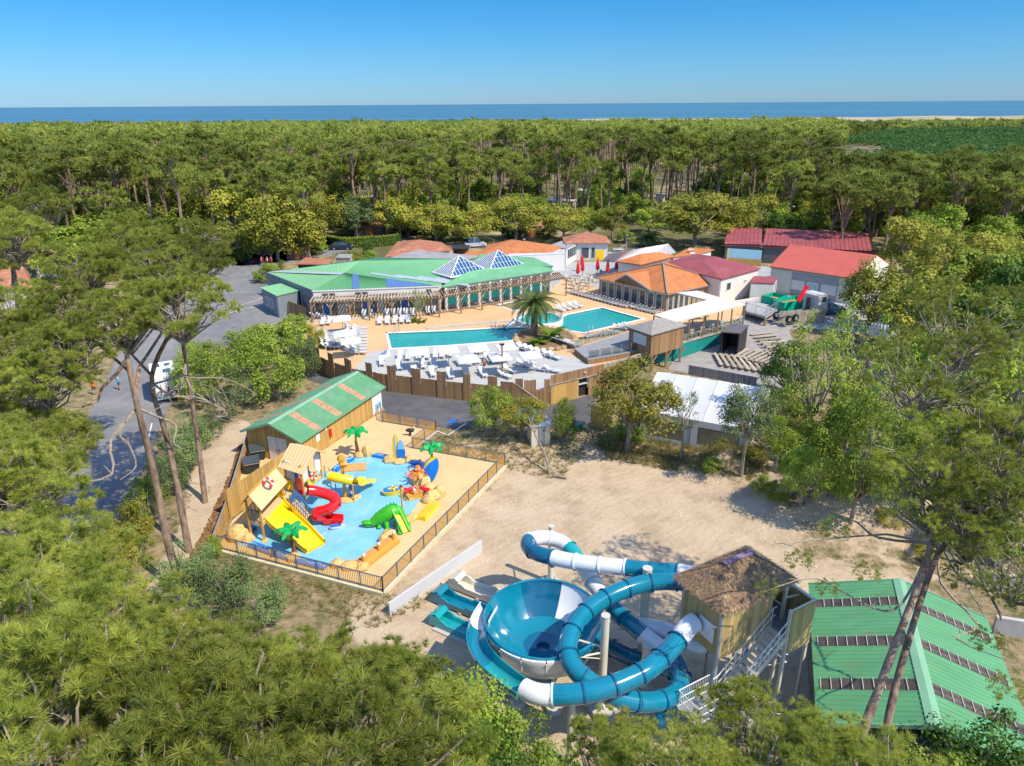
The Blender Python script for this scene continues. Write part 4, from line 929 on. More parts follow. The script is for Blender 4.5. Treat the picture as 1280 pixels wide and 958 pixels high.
# wide slide from B-C edge
s0, s1 = B_.lerp(C_, .15)+Vector((0, 0, fl)), B_.lerp(C_, .95)+Vector((0, 0, fl)); e0, e1 = PP(384, 690, PZ+.15), PP(405, 679, PZ+.15)
def chute(s0, s1, e0, e1, m, parent, wall=.28, n=12, name='wide_slide'):
    vs = []
    for i in range(n+1):
        u = i/n; z = (1-u)**1.1*(1-.18*math.sin(u*math.pi*2)); k = u
        a = s0.lerp(e0, k); b = s1.lerp(e1, k); a.z = e0.z+(s0.z-e0.z)*z; b.z = e1.z+(s1.z-e1.z)*z; w_ = (b-a).normalized()
        up = Vector((0, 0, wall)); vs += [a-w_*.1+up, a-w_*.02+up, a, b, b+w_*.02+up, b+w_*.1+up, b+w_*.1-Vector((0, 0, .12)), a-w_*.1-Vector((0, 0, .12))]
    f = []
    for i in range(n):
        for j in range(8): f.append((8*i+j, 8*i+(j+1) % 8, 8*(i+1)+(j+1) % 8, 8*(i+1)+j))
    part(name, MB().add(vs, f), m, parent, True)
chute(s0, s1, e0, e1, M['yellow'], t)
for p_ in ((348, 672), (362, 680)):
    p = PP(*p_); part('slide_prop', MB().bar(p, p+Vector((.4, .5, .9)), .08), M['yellow'], t)
# hut tower
t = thing('play_hut', 'play hut on stilts with a straw roof, red tube slide and blue stair', 'play tower', PP(385, 640))
hA, hB, hC, hD = PP(363, 633), PP(383, 640), PP(405, 618), PP(388, 611); hb = [hA, hB, hC, hD]; fl = 1.6
for p in hb: part('post', MB().box(p.x, p.y, p.z, .13, .13, 3.9), M['ochre'], t); part('foot', MB().blob((p.x, p.y, p.z+.05), (.25, .25, .15), 8, 4, .1), M['rock'], t, True)
part('platform', MB().prism([(p.x, p.y) for p in hb], PZ+fl-.12, PZ+fl), M['tanroof'], t)
wm = mat('hut_white', (.68, .70, .74), .6, .06, 2)
V = lambda z: Vector((0, 0, z))
part('wall', MB().bar(hD.lerp(hA, 0)+V(fl+1.1), hD.lerp(hA, 1)+V(fl+1.1), .06, 2.1), wm, t); part('wall', MB().bar(hA+V(fl+1.2), hA.lerp(hB, .35)+V(fl+1.2), .06, 2.0), wm, t)
part('wall', MB().bar(hB.lerp(hC, .0)+V(fl+1.5), hB.lerp(hC, .3)+V(fl+1.5), .06, 1.4), wm, t); part('wall', MB().bar(hB.lerp(hC, .7)+V(fl+1.4), hC+V(fl+1.4), .06, 1.6), wm, t)
part('door', MB().bar(hA.lerp(hB, .55)+V(fl+1.0), hA.lerp(hB, .75)+V(fl+1.0), .05, 1.8), M['bluetrim'], t)
part('panel', MB().bar(hA.lerp(hB, .62)+V(fl+.5), hB+V(fl+.5)-Vector((0, .1, 0)), .08, 1.3), M['red'], t)
part('panel', MB().bar(hA+V(fl+.4)-Vector((.1, .1, 0)), hA.lerp(hB, .5)+V(fl+.4)-Vector((.1, .1, 0)), .06, .8), M['yellow'], t)
part('panel', MB().bar(hB.lerp(hC, .25)+V(fl+.4), hB.lerp(hC, .8)+V(fl+.4), .06, .8), M['yellow'], t); part('ledge', MB().bar(hB.lerp(hC, .3)+V(fl-.1)+Vector((.5, -.3, 0)), hC+V(fl-.1)+Vector((.5, -.3, 0)), .8, .12), M['lblue'], t)
ea = [p+V(3.75) for p in hb]; sd_ = (ea[1]-ea[0]).normalized(); ax = (ea[2]-ea[1]).normalized(); m1 = (ea[0]+ea[3])/2+V(.75)-sd_*.35; m2 = (ea[1]+ea[2])/2+V(.75)+sd_*.7
for (p, q), s in (((ea[0], ea[1]), -1), ((ea[3], ea[2]), 1)):
    part('roof', MB().corr(m1, m2, q+sd_*.5+ax*s*.45-V(.3), p-sd_*.35+ax*s*.45-V(.3), .3, .025), M['tanroof'], t)
part('gable', MB().poly([ea[1]+sd_*.02-V(.1), ea[2]+sd_*.02-V(.1), (ea[1]+ea[2])/2+V(.65)]), M['tanroof'], t)
lifering(hB.lerp(hC, .5)+V(fl+.75)+Vector((.1, -.1, 0)), Vector((.7, -.6, .2)), t, .24)
tp = [G(*p) for p in ((385, 613, PZ+2.35), (394, 614, PZ+2.2), (406, 617, PZ+2.0), (417, 622, PZ+1.75), (420, 630, PZ+1.45), (410, 637, PZ+1.2), (398, 640, PZ+1.0), (396, 645, PZ+.75), (405, 646.5, PZ+.5), (418, 646, PZ+.4), (428, 649, PZ+.3))]
sp = spline(tp[:9], 4); 
for i in range(0, len(sp)-1, 4): part('tube_segment', MB().tube(sp[i:i+5], .38, 12, False), M['red'], t, True)
for i in range(4, len(sp)-1, 4): part('flange', MB().tube([sp[i]-(sp[i+1]-sp[i-1]).normalized()*.03, sp[i]+(sp[i+1]-sp[i-1]).normalized()*.03], .42, 12, True), M['red'], t)
a, b = tp[8], tp[10]; d = (b-a).normalized(); s = d.cross(V(1)).normalized(); chute(a-s*.32-V(.2), a+s*.32-V(.2), b-s*.32-V(.15), b+s*.32-V(.15), M['red'], t, .3, 6, 'slide_exit')
# stair with blue rails from hut towards the wide slide
a, b = G(366, 628, PZ+fl), G(388, 652, PZ+.1); d = (b-a); s = Vector((d.y, -d.x, 0)).normalized()*.35
for i in range(7): p = a.lerp(b, (i+.5)/7); part('step', MB().obox(p, s*1.0, Vector((d.x, d.y, 0)).normalized()*.14, (0, 0, .03)), M['tanroof'], t)
for k in (-1, 1):
    part('stringer', MB().bar(a+s*k, b+s*k, .06, .22), M['ochre'], t); part('handrail', MB().bar(a+s*k+V(.8), b+s*k+V(.8), .06), M['blue'], t); mb = MB()
    for i in range(9): p = a.lerp(b, i/8)+s*k; mb.box(p.x, p.y, p.z, .04, .04, .8)
    part('bars', mb, M['bluegrey'], t)['kind'] = 'stuff'
# bridge between towers
part('bridge', MB().bar(hA+V(1.45), C_+V(1.45), .8, .1), M['tanroof'], t)
for s_ in (-.4, .4): part('bridge_rail', MB().bar(hA+V(2.2)+Vector((s_, 0, 0)), C_+V(2.2)+Vector((s_, 0, 0)), .05), M['yellow'], t)
# signpost tower with small yellow slides
c = PP(432, 624); t = thing('signpost_tower', 'ochre signpost play tower with a brown board, striped pole and small yellow slide', 'play tower', c)
part('post', MB().cyl(c.x, c.y, c.z, .13, 3.4, 8), M['ochre'], t, True); part('carved_top', MB().blob((c.x, c.y, c.z+3.4), (.28, .22, .4), 9, 6, .2, 4), M['ochre'], t, True); part('carved_top', MB().blob((c.x+.1, c.y, c.z+3.0), (.34, .22, .3), 9, 6, .2, 5), M['ochre'], t, True)
part('board', MB().obox(c+Vector((.95, .1, 2.65)), (.8, .1, 0), (-.05, .35, .12), (0, 0, .04)), mat('orange_plank', (0.55, 0.27, 0.09)), t)
c2 = c+Vector((.5, 0, 0))
for i in range(6): part('striped_pole', MB().cyl(c2.x, c2.y, c2.z+.25*i+.3, .16, .25, 10), M[('bluetrim', 'plastic', 'red')[i % 3]], t, True)
a = G(424, 598, PZ+2.1); b = G(440, 601, PZ+1.8)
part('tube_segment', MB().tube(spline([a+Vector((-.8, .1, .15)), a, b], 4), .36, 12), M['yellow'], t, True)
e = G(463, 600, PZ+.5); d = (e-b); s = Vector((d.y, -d.x, 0)).normalized()*.4; chute(b-s-V(.1), b+s-V(.1), e-s, e+s, M['yellow'], t, .22, 12, 'small_slide')
for q in (b, e): part('slide_prop', MB().bar(Vector((q.x, q.y, PZ)), q-V(.05), .08), M['ochre'], t)
for i in range(3): p = G(408+6*i, 606+3*i, PZ); part('post', MB().box(p.x, p.y, p.z, .08, .08, 1.7), M['ochre'], t)
# ------------------------------------------------------------------ water slides
def slide_tube(label, ctrl, segs, r=.46, per=6, opened=()):
    """ctrl: image bearings with heights; segs: list of (fraction end, material)"""
    P = spline([G(*c) for c in ctrl], per); n = len(P)-1
    cum = [0]
    for i in range(n): cum.append(cum[-1]+(P[i+1]-P[i]).length)
    tot = cum[-1]; t = thing('water_slide', label, 'water slide', P[0])
    k = max(1, round(tot/1.35)); stepn = tot/k; Q = []
    def at(d):
        d = min(max(d, 0), tot-1e-6)
        for i in range(n):
            if cum[i+1] >= d: return P[i].lerp(P[i+1], (d-cum[i])/(cum[i+1]-cum[i]+1e-9))
        return P[-1]
    for j in range(k):
        f = (j+.5)/k; m = [mm for e_, mm in segs if f <= e_][0]; op = any(a <= f <= b for a, b in opened)
        pts = [at(j*stepn+stepn*q/5) for q in range(6)]
        if not op:
            seg = MB().tube(pts, r, 18, False)
        else:                                                  # open half pipe
            seg = MB(); vs = []; N = 12
            for i, p in enumerate(pts):
                d = (at(j*stepn+stepn*i/5+.1)-at(j*stepn+stepn*i/5-.1)).normalized(); s = d.cross(Vector((0, 0, 1))).normalized(); u = s.cross(d)
                for q in range(N+1):
                    a = math.pi*(.92+1.16*q/N); vs.append(p+(s*math.cos(a)+u*math.sin(a))*r)
                for q in range(N, -1, -1):
                    a = math.pi*(.92+1.16*q/N); vs.append(p+(s*math.cos(a)+u*math.sin(a))*(r+.035))
            W = 2*(N+1); seg.add(vs, [(i*W+q, i*W+(q+1) % W, (i+1)*W+(q+1) % W, (i+1)*W+q) for i in range(5) for q in range(W)])
        part('tube_segment', seg, M[m], t, True)
        if j:
            a = at(j*stepn-.045); b = at(j*stepn+.045); dm = {'teal': 'teald', 'teald': 'teald', 'aqua': 'aqua', 'whitef': 'whitef'}[m]
            if op: 
                ring = MB(); d = (b-a).normalized(); s = d.cross(Vector((0, 0, 1))).normalized(); u = s.cross(d)
                ring.tube([at(j*stepn)+(s*math.cos(x)+u*math.sin(x))*(r+.04) for x in [math.pi*(.92+1.16*q/14) for q in range(15)]], .035, 5); part('flange', ring, M[dm], t, True)
            else: part('flange', MB().tube([a, a, b, b], [r, r+.055, r+.055, r], 18, False), M[dm], t, True)
            if not op and j % 2 == 0:
                p = at(j*stepn)-Vector((0, 0, r+.08)); part('bracket', MB().box(p.x, p.y, p.z-.08, .22, .22, .12), M['metal'], t)
    return t, at, tot
SA = [(868, 778, 5.35), (860, 784, 5.3), (851, 795, 5.15), (838, 811, 5.0), (824, 825, 4.9), (808, 838, 4.85), (788, 848, 4.75), (766, 857, 4.7), (742, 864, 4.6), (716, 868, 4.5), (692, 869, 4.4), (669, 867, 4.35), (648, 857, 4.25), (629, 843, 4.2), (613, 829, 4.15), (600, 813, 4.1), (595, 796, 4.05), (600, 776, 4.0), (611, 757, 4.0)]
slide_tube('blue and white tube slide leaving the tower front and wrapping round the big bowl', SA,
           [(.12, 'whitef'), (.33, 'teal'), (.52, 'teal'), (.60, 'whitef'), (.74, 'aqua'), (.90, 'teal'), (1.1, 'whitef')], .46, 6, opened=((.60, 1.0),))
SB = [(880, 719, 5.6), (866, 718, 5.5), (845, 715, 5.4), (815, 713, 5.25), (785, 710, 5.1), (755, 707, 5.0), (722, 703, 4.85), (695, 698, 4.75), (672, 692, 4.65), (660, 683, 4.55), (663, 675, 4.45), (680, 672, 4.35), (700, 677, 4.2), (715, 689, 4.05), (728, 708, 3.8), (741, 728, 3.6), (757, 748, 3.3), (775, 768, 3.05), (795, 786, 2.8), (812, 800, 2.6), (832, 815, 2.35), (849, 833, 2.1), (853, 855, 1.8), (850, 875, 1.4), (838, 893, 1.0), (822, 903, .7)]
slide_tube('long tube slide with the far left hairpin loop over the sand behind the bowl', SB,
           [(.03, 'whitef'), (.075, 'teald'), (.14, 'teal'), (.30, 'whitef'), (.44, 'teald'), (.50, 'whitef'), (.585, 'aqua'), (.68, 'whitef'), (.80, 'teal'), (.85, 'whitef'), (1.1, 'teal')], .44, 6)
SC = [(880, 729, 5.5), (866, 729, 5.4), (845, 727, 5.3), (820, 727, 5.15), (795, 732, 5.05), (770, 741, 4.95), (748, 753, 4.85), (730, 768, 4.7), (717, 786, 4.55), (710, 806, 4.4), (712, 825, 4.2), (722, 840, 4.0), (738, 853, 3.75), (757, 865, 3.45), (780, 874, 3.1), (806, 878, 2.8), (832, 874, 2.55), (848, 861, 2.3), (848, 845, 2.1), (832, 834, 1.85), (808, 829, 1.6), (785, 820, 1.4), (762, 808, 1.2), (742, 800, 1.0), (715, 792, .8)]
slide_tube('deep teal tube slide making the big open loop between the bowl and the tower', SC, [(.45, 'teal'), (.80, 'teal'), (1.1, 'teald')], .46, 6)
SD = [(884, 806, 3.3), (868, 806, 3.15), (850, 797, 2.95), (832, 788, 2.75), (806, 782, 2.6), (785, 779, 2.45), (765, 777, 2.35)]
slide_tube('short white pipe running level behind the bowl to the tower foot', SD, [(1.1, 'whitef')], .40, 5)
c = G(885, 807, 3.3); t = thing('slide_funnel', 'small teal open funnel under the cabin at the tower foot', 'slide funnel', c)
part('funnel', MB().tube([c+Vector((-.25, -.05, 0)), c+Vector((.25, .1, .15)), c+Vector((.5, .2, .3))], [.38, .5, .6], 12, False), M['teal'], t, True); part('flange', MB().tube([c+Vector((.48, .19, .29)), c+Vector((.54, .22, .32))], .64, 12, False), M['teal'], t)
# bowl
bc = Vector((1.5, 28.55, 0)); t = thing('bowl_slide', 'large round teal and white bowl slide on steel legs', 'bowl slide', bc)
RIM, RO = 4.0, 2.95
inner = [(RO, RIM), (RO-.05, RIM-.1), (2.7, 3.45), (2.3, 2.9), (1.85, 2.5), (1.5, 2.3), (1.0, 2.22), (.35, 2.12), (.3, 1.9)]
outer = [(RO, RIM), (RO+.12, RIM-.03), (RO+.14, RIM-.14), (RO+.06, RIM-.4), (2.95, 3.2), (2.78, 2.7), (2.45, 2.35), (2.1, 2.22)]
N = 16
for i in range(N):
    a0, a1 = 2*math.pi*i/N, 2*math.pi*(i+1)/N; am = math.degrees((a0+a1)/2)
    mi = 'teald' if 68 < am < 112 else 'whitef' if (22 < am < 68) else 'whitef' if 202 < am < 225 else 'teal'
    mo = 'whitef' if 225 < am < 293 else 'teald' if am > 293 or am < 22 else 'teal'
    part('bowl_panel', MB().lathe(bc, inner[:5], 4, a0, a1), M[mi], t, True); part('outer_panel', MB().lathe(bc, outer, 4, a0+.008, a1-.008), M[mo], t, True)
    part('flange', MB().tube([bc+Vector((r_*math.cos(a0), r_*math.sin(a0), z)) for r_, z in outer[2:]], .03, 4), M[mo], t)
part('bowl_floor', MB().lathe(bc, inner[4:7], 32), M['teal'], t, True); part('drain', MB().lathe(bc, inner[6:]+[(0.01, 1.9)], 20), M['teald'], t, True)
part('rim', MB().tube([bc+Vector((RO*math.cos(x), RO*math.sin(x), RIM+.03)) for x in [2*math.pi*k/48 for k in range(49)]], .07, 6, False), M['teal'], t, True)
part('ring_beam', MB().lathe(bc, [(2.1, 2.38), (2.3, 2.38), (2.3, 2.25), (2.1, 2.25), (2.1, 2.38)], 32), M['metal'], t)
def column(p, h, label, r=.16, foot=True, cat='column', plate=0.9):
    t = thing('support_column', label, cat, p); part('pole', MB().cyl(p.x, p.y, 0, r, h, 14), M['cream'], t, True); part('cap', MB().cyl(p.x, p.y, h, r+.02, .05, 14), M['spout'], t, True)
    if foot:
        part('footing', MB().box(p.x, p.y, 0, plate, plate, .28, .4), M['conc'], t); part('base_plate', MB().box(p.x, p.y, .28, r*2.8, r*2.8, .05, .4), M['metal'], t)
        for k in range(4): a = k*math.pi/2+.4; part('gusset', MB().bar(p+Vector((0, 0, .75)), p+Vector((math.cos(a)*r*1.9, math.sin(a)*r*1.9, .33)), .04, .03), M['cream'], t)
    return t
def arm(t, a, b, r=.05): part('arm', MB().tube([a, b], r, 6), M['cream'], t, True)
for k, a in enumerate((4.05, 4.9, 5.6, 1.0, 2.2, 3.1)):
    p = bc+Vector((2.2*math.cos(a), 2.2*math.sin(a), 0)); column(p, 2.3, ['thin leg under the front left of the bowl', 'thin leg under the front middle of the bowl', 'thin leg under the front right of the bowl', 'thin leg under the back right of the bowl', 'thin leg under the back left of the bowl', 'thin leg under the left side of the bowl'][k], .07, True, 'column', .6)
c1 = column(G(751, 887), 5.75, 'tall cream steel column in front of the big loop, with thin arms', .2, True, plate=1.2)
p = G(751, 887); 
for q in (G(722, 800, 4.1), G(716, 823, 3.8)): arm(c1, p+Vector((0, 0, q.z-(.2))), q)
arm(c1, p+Vector((0, 0, 3.2)), G(722, 815, 4.2)-Vector((0, 0, .3)), .03)
column(G(801, 820), 5.7, 'tallest cream steel column behind the loop beside the tower', .24, True); column(G(804, 864), 2.9, 'short cream column below the crossing of two blue tubes', .22, True)
c4 = column(G(688, 728), 4.1, 'cream column holding the far hairpin loop', .17, True); p = G(688, 728); arm(c4, p+Vector((0, 0, 3.6)), G(714, 706, 4.4), .05)
p = G(715, 868, 4.1); column(Vector((p.x, p.y, 0)), 3.95, 'cream column in front carrying the tube around the bowl', .17, False)
p = G(601, 808, 3.6); column(Vector((p.x+.2, p.y, 0)), 3.5, 'thin cream column beneath the open channel at the left of the bowl', .07, True, plate=.6)
# landing troughs
d = (G(587, 795)-G(545, 777)).normalized(); s = Vector((-d.y, d.x, 0))
def trough(p, Ln, m, label, bench=True):
    t = thing('landing_trough', label, 'slide trough', p); W_ = .78
    sec = [(-W_/2-.1, .55), (-W_/2-.1, 0.0), (W_/2+.1, 0.0), (W_/2+.1, .55), (W_/2, .55), (W_/2-.08, .12), (-W_/2+.08, .12), (-W_/2, .55)]
    vs = []; hs = [(0, 1.0), (.06, 1.0), (.9, 1.0), (1.25, .66), (2.4, .66), (2.6, .9), (Ln, .9)]
    for u, k in hs:
        for x, z in sec: q = p+d*u+s*x; vs.append(Vector((q.x, q.y, .12+z*(k if z > .2 else 1)))) 
    n8 = len(sec); fs = [(i*n8+j, i*n8+(j+1) % n8, (i+1)*n8+(j+1) % n8, (i+1)*n8+j) for i in range(len(hs)-1) for j in range(n8)]
    part('trough', MB().add(vs, fs), m, t); 
    q = p+d*.4
    part('end_hood', MB().add([p+s*-.49+Vector((0, 0, .12)), p+s*.49+Vector((0, 0, .12)), p+s*.49+Vector((0, 0, .75)), p-s*.49+Vector((0, 0, .75)), p+d*.45+s*.49+Vector((0, 0, .95)), p+d*.45-s*.49+Vector((0, 0, .95)), p+d*.7+s*.49+Vector((0, 0, .75)), p+d*.7-s*.49+Vector((0, 0, .75))], [(0, 1, 2, 3), (3, 2, 4, 5), (5, 4, 6, 7)]).bar(p-s*.47+Vector((0, 0, .5)), p-s*.47+d*.7+Vector((0, 0, .5)), .05, .65).bar(p+s*.47+Vector((0, 0, .5)), p+s*.47+d*.7+Vector((0, 0, .5)), .05, .65), m, t, True)
    for u in (2.1, 4.2): part('cradle', MB().bar(p+d*u+s*-.55+Vector((0, 0, .06)), p+d*u+s*.55+Vector((0, 0, .06)), .2, .12), M['conc'], t)
    rb = MB()
    for k in range(-3, 4): rb.bar(p+d*.8+s*k*.09+Vector((0, 0, .245)), p+d*Ln+s*k*.09+Vector((0, 0, .245)), .03, .015)
    part('ribs', rb, m, t)
trough(G(543, 776), 6.4, M['aqua'], 'aqua landing trough nearest the camera, left of the bowl'); trough(G(545, 748), 6.6, M['teal'], 'deep teal landing trough in the middle, left of the bowl'); trough(G(567, 731), 6.6, M['cream'], 'off-white landing trough farthest back, left of the bowl')
q = G(545, 784); mb = MB(); mb.bar(q+Vector((0, 0, .05)), q+d*4.4+Vector((0, 0, .05)), .7, .1); solo('concrete_slab', mb, M['conc'], 'low concrete slab beside the aqua landing trough', 'slab', q)
# white screen wall
a, b = G(487, 770), G(602, 690); mb = MB(); mb.bar(a+Vector((0, 0, .45)), b+Vector((0, 0, .45)), .12, .95); solo('low_wall', mb, M['tarp'], 'long low white screen wall between the splash park and the slides', 'wall', a)

# ------------------------------------------------------------------ slide tower
O = Vector((9.35, 25.45, 0)); e1 = Vector((.87, .494, 0)).normalized(); e2 = Vector((-e1.y, e1.x, 0))
def Q(u, v, z=0): return O+e1*u+e2*v+Vector((0, 0, z))
t = thing('slide_tower', 'boarded timber slide tower with a thatched roof and steel stair', 'tower', O)
CL, CW, ZB, ZT, ZF = 4.2, 2.5, 4.3, 7.0, 4.65
gm_ = M['woodg']
boards(t, Q(0, 0), Q(3.35, 0), ZB-.25, ZT, gm_, .19, .04, 'board', .01, .02, 5)
boards(t, Q(0, CW), Q(0, 0), ZB-.1, ZT, gm_, .19, .04, 'board', .01, .02, 6); boards(t, Q(CL, CW), Q(0, CW), ZB, ZT, gm_, .19, .04, 'board', .01, .02, 7)
boards(t, Q(3.45, -1.1), Q(5.0, -1.1), 3.7, 6.15, gm_, .19, .04, 'board', .01, .02, 8); boards(t, Q(5.0, -1.1), Q(5.0, CW), 3.9, 6.15, gm_, .19, .04, 'board', .01, .02, 9); boards(t, Q(5.0, CW), Q(CL, CW), 4.2, 6.15, gm_, .19, .04, 'board', .01, .02, 10)
part('floor', MB().prism([(p.x, p.y) for p in (Q(0, 0), Q(3.4, 0), Q(3.4, -1.05), Q(5, -1.05), Q(5, CW), Q(0, CW))], ZF-.12, ZF), M['greyd'], t)
for u, v, zt in ((.05, .05, ZT), (.05, CW-.05, ZT), (CL, CW-.05, ZT), (CL, 0, ZT), (2.1, .1, ZF), (2.1, CW-.1, ZF), (4.95, -1.0, 6.2), (4.95, CW-.05, 6.2), (3.4, -1.0, 6.2)):
    p = Q(u, v); part('post', MB().box(p.x, p.y, 0, .14, .14, zt, math.atan2(e1.y, e1.x)), M['metal'] if v > 0 else M['cream'], t)
for a, b in ((Q(3.4, -1.05, 6.2), Q(5, -1.05, 6.2)), (Q(5, -1.05, 6.2), Q(5, CW, 6.2)), (Q(CL, 0, 5.9), Q(5, -.2, 5.9)), (Q(CL, 0, 6.4), Q(CL+.1, CW, 6.4)), (Q(CL, 0, 5.4), Q(CL, CW, 5.4)), (Q(4.8, -1, 6.3), Q(4.8, CW, 6.3))):
    part('rail', MB().bar(a, b, .07), M['cream'], t)
# hipped thatch: boards below, shaggy straw above
ez, rz_ = 7.0, 8.15; ov = .38; cor = [Q(-ov, -ov, ez), Q(CL+ov, -ov, ez), Q(CL+ov, CW+ov, ez), Q(-ov, CW+ov, ez)]; r1, r2 = Q(1.35, CW/2, rz_), Q(CL-1.35, CW/2, rz_)
rf = [(cor[0], cor[1], r2, r1), (cor[2], cor[3], r1, r2), (cor[1], cor[2], r2, r2), (cor[3], cor[0], r1, r1)]
mb = MB()
for a, b, c, d_ in rf: mb.poly([a, b, c] if c == d_ else [a, b, c, d_])
mb.poly(cor[::-1]); part('roof', mb, M['thatch'], t)
rng = np.random.default_rng(5); vs = []
for a, b, c, d_ in rf:
    nr = (b-a).cross(c-a).normalized(); nr = nr if nr.z > 0 else -nr; mid = (c+d_)/2; down = ((a+b)/2-mid).normalized(); sd2 = (b-a).normalized()
    cnt = 3200 if c != d_ else 1700
    for k in range(cnt):
        u, v = rng.random(), rng.random()**.85; p = a.lerp(b, u).lerp(d_.lerp(c, u), 1-v) if c != d_ else a.lerp(b, u).lerp(c, 1-v)
        p = p+nr*rng.uniform(.0, .07); dd = (down+sd2*rng.normal()*.45+nr*rng.normal()*.22).normalized(); w_ = sd2*rng.uniform(.008, .02); q = p+dd*rng.uniform(.12, .32)
        vs += [p-w_, p+w_, q]
V_ = np.array([tuple(v) for v in vs]); off = np.array(tuple(O)); me = np_mesh('straw', V_-off, np.arange(len(V_)), 3, M['thatch']); o = bpy.data.objects.new('straw', me); COL.objects.link(o); o.parent = t; o['kind'] = 'stuff'
part('ridge', MB().bar(r1+Vector((0, 0, .06))-e1*.2, r2+Vector((0, 0, .06))+e1*.2, .28, .06), M['purple'], t)
# tube mouth plate on the end wall
p = G(873, 778, 5.35); part('mouth_frame', MB().obox(Q(-.08, .75, 5.35), e2*.46, Vector((0, 0, .5)), e1*.03), M['whitef'], t)
part('mouth_bracket', MB().bar(Q(-.12, .15, 5.9), Q(-.5, .15, 5.95), .06).bar(Q(-.5, .15, 5.95), Q(-.5, .3, 5.4), .05), M['metal'], t)
# stair flight
s0, s1 = 3.4, .1; z0_, z1_ = ZF, 2.05; nst = 13
for i in range(nst):
    f = (i+.5)/nst; part('tread', MB().obox(Q(s0+(s1-s0)*f, -.53, z0_+(z1_-z0_)*f), e1*.125, e2*.42, (0, 0, .025)), M['cream'], t)
for v in (-1.0, -.06):
    part('stringer', MB().bar(Q(s0, v, z0_-.05), Q(s1, v, z1_-.05), .06, .24), M['cream'], t)
    for h in (1.0, .5): part('handrail', MB().tube([Q(s0+.25, v, z0_+h), Q(s0, v, z0_+h), Q(s1, v, z1_+h), Q(s1-.25, v, z1_+h)], .028, 6), M['white'], t, True)
    for i in range(7): f = i/6; part('baluster', MB().tube([Q(s0+(s1-s0)*f, v, z0_+(z1_-z0_)*f), Q(s0+(s1-s0)*f, v, z0_+(z1_-z0_)*f+1.0)], .025, 5), M['white'], t, True)
# mesh platform
part('platform', MB().prism([(p.x, p.y) for p in (Q(-2.0, -1.05), Q(.1, -1.05), Q(.1, .2), Q(-2.0, .2))], 1.95, 2.03), M['greyd'], t)
for a, b in ((Q(-2, -1.05), Q(.1, -1.05)), (Q(-2, -1.05), Q(-2, .2)), (Q(-2, .2), Q(.1, .2))):
    for h in (1.05, .55, .1): part('rail', MB().tube([a+Vector((0, 0, 2.03+h)), b+Vector((0, 0, 2.03+h))], .025, 5), M['white'], t, True)
    bb = MB(); k = int((b-a).length/.11)
    for j in range(k+1): p = a.lerp(b, j/k); bb.box(p.x, p.y, 2.03, .018, .018, 1.05)
    part('mesh_bars', bb, M['white'], t)['kind'] = 'stuff'
for u, v in ((-1.95, -1.0), (-1.95, .15), (.05, -1.0)): p = Q(u, v); part('post', MB().box(p.x, p.y, 0, .12, .12, 2.0), M['metal'], t)
# lower flight back towards the right with its rails
for i in range(10):
    f = (i+.5)/10; part('tread', MB().obox(Q(.2+2.6*f, -1.6, 2.0-2.0*f), e1*.13, e2*.42, (0, 0, .025)), M['cream'], t)
for v in (-2.05, -1.15):
    part('stringer', MB().bar(Q(.1, v, 1.95), Q(2.9, v, -.05), .06, .22), M['cream'], t)
    part('handrail', MB().tube([Q(-.1, v, 3.0), Q(.1, v, 3.0), Q(2.9, v, 1.0), Q(3.6, v, 1.0)], .028, 6), M['white'], t, True)
    for i in range(6): f = i/5; part('baluster', MB().tube([Q(.1+2.8*f, v, 2-2*f), Q(.1+2.8*f, v, 3-2*f)], .025, 5), M['white'], t, True)
for a, b in ((Q(3.4, .3), Q(4.9, -.2)), (Q(4.9, -.2), Q(5.0, 1.2))):
    for h in (1.0, .5): part('rail', MB().tube([a+Vector((0, 0, 1.3+h)), b+Vector((0, 0, 1.3+h))], .028, 5), M['white'], t, True)

# ------------------------------------------------------------------ big green roofed building, lower right
dd = Vector((-.337, -.941, 0)).normalized(); pp = Vector((.941, -.337, 0)).normalized(); A = Vector((16.4, 32.2, 0)); BL, BW, BE, BR = 10.0, 8.6, 3.0, 4.35
t = thing('pump_building', 'wide building with a bright green ribbed roof and dark rooflight strips, lower right', 'building', A)
core = [A+pp*.3+dd*.3, A+pp*(BW-.3)+dd*.3, A+pp*(BW-.3)+dd*(BL-.3), A+pp*.3+dd*(BL-.3)]
part('wall', MB().prism([(p.x, p.y) for p in core], 0, BE-.05), mat('stone_wall_dark', (.20, .18, .16), .95, .3, 3, (.10, .10, .09), 2, .4, .8, 6), t)
GRM = mat('littered_green_roof', (0.10, 0.30, 0.14), .5, .10, .5, (.20, .20, .09), .8, .34, .15, 3, (1, 2.5, 1), spec=.4)
def along(y, x=1016): return (G(x, y, 3.0)-A).dot(dd)
st = [(along(752), along(762)), (along(798), along(810)), (along(849), along(863))]
shed_roof(t, A, dd, pp, BL, BW, BE, BR, .0, st, GRM, GRM, M['skyl'], .27, 'roof_sheet')
# ------------------------------------------------------------------ pool terrace
Z3 = lambda z: Vector((0, 0, z))
def TP(x, y, z=T): return G(x, y, z)
PAL = [GG(397, 465), GG(418, 475), GG(440, 482), GG(480, 489), GG(520, 494), GG(560, 499), GG(600, 503), GG(630, 506), GG(655, 508)]
WL = [GG(655, 508), GG(688, 506), G(745, 492, 0)]
POOL = [(483, 417), (520, 415.5), (560, 414), (605, 411.5), (647, 409.5), (672, 411), (690, 405), (700, 398), (708, 394), (730, 389.5), (752, 385), (805, 399.5), (768, 408), (730, 417), (716, 415), (704, 413.5), (693, 413.8), (680, 413.5), (667, 415), (656, 418), (650, 421), (640, 427), (600, 430), (560, 433), (488, 437)]
pool = [TP(*p) for p in POOL]
KID = [TP(*p) for p in ((622, 382), (643, 377), (665, 380), (655, 388), (641, 389))]
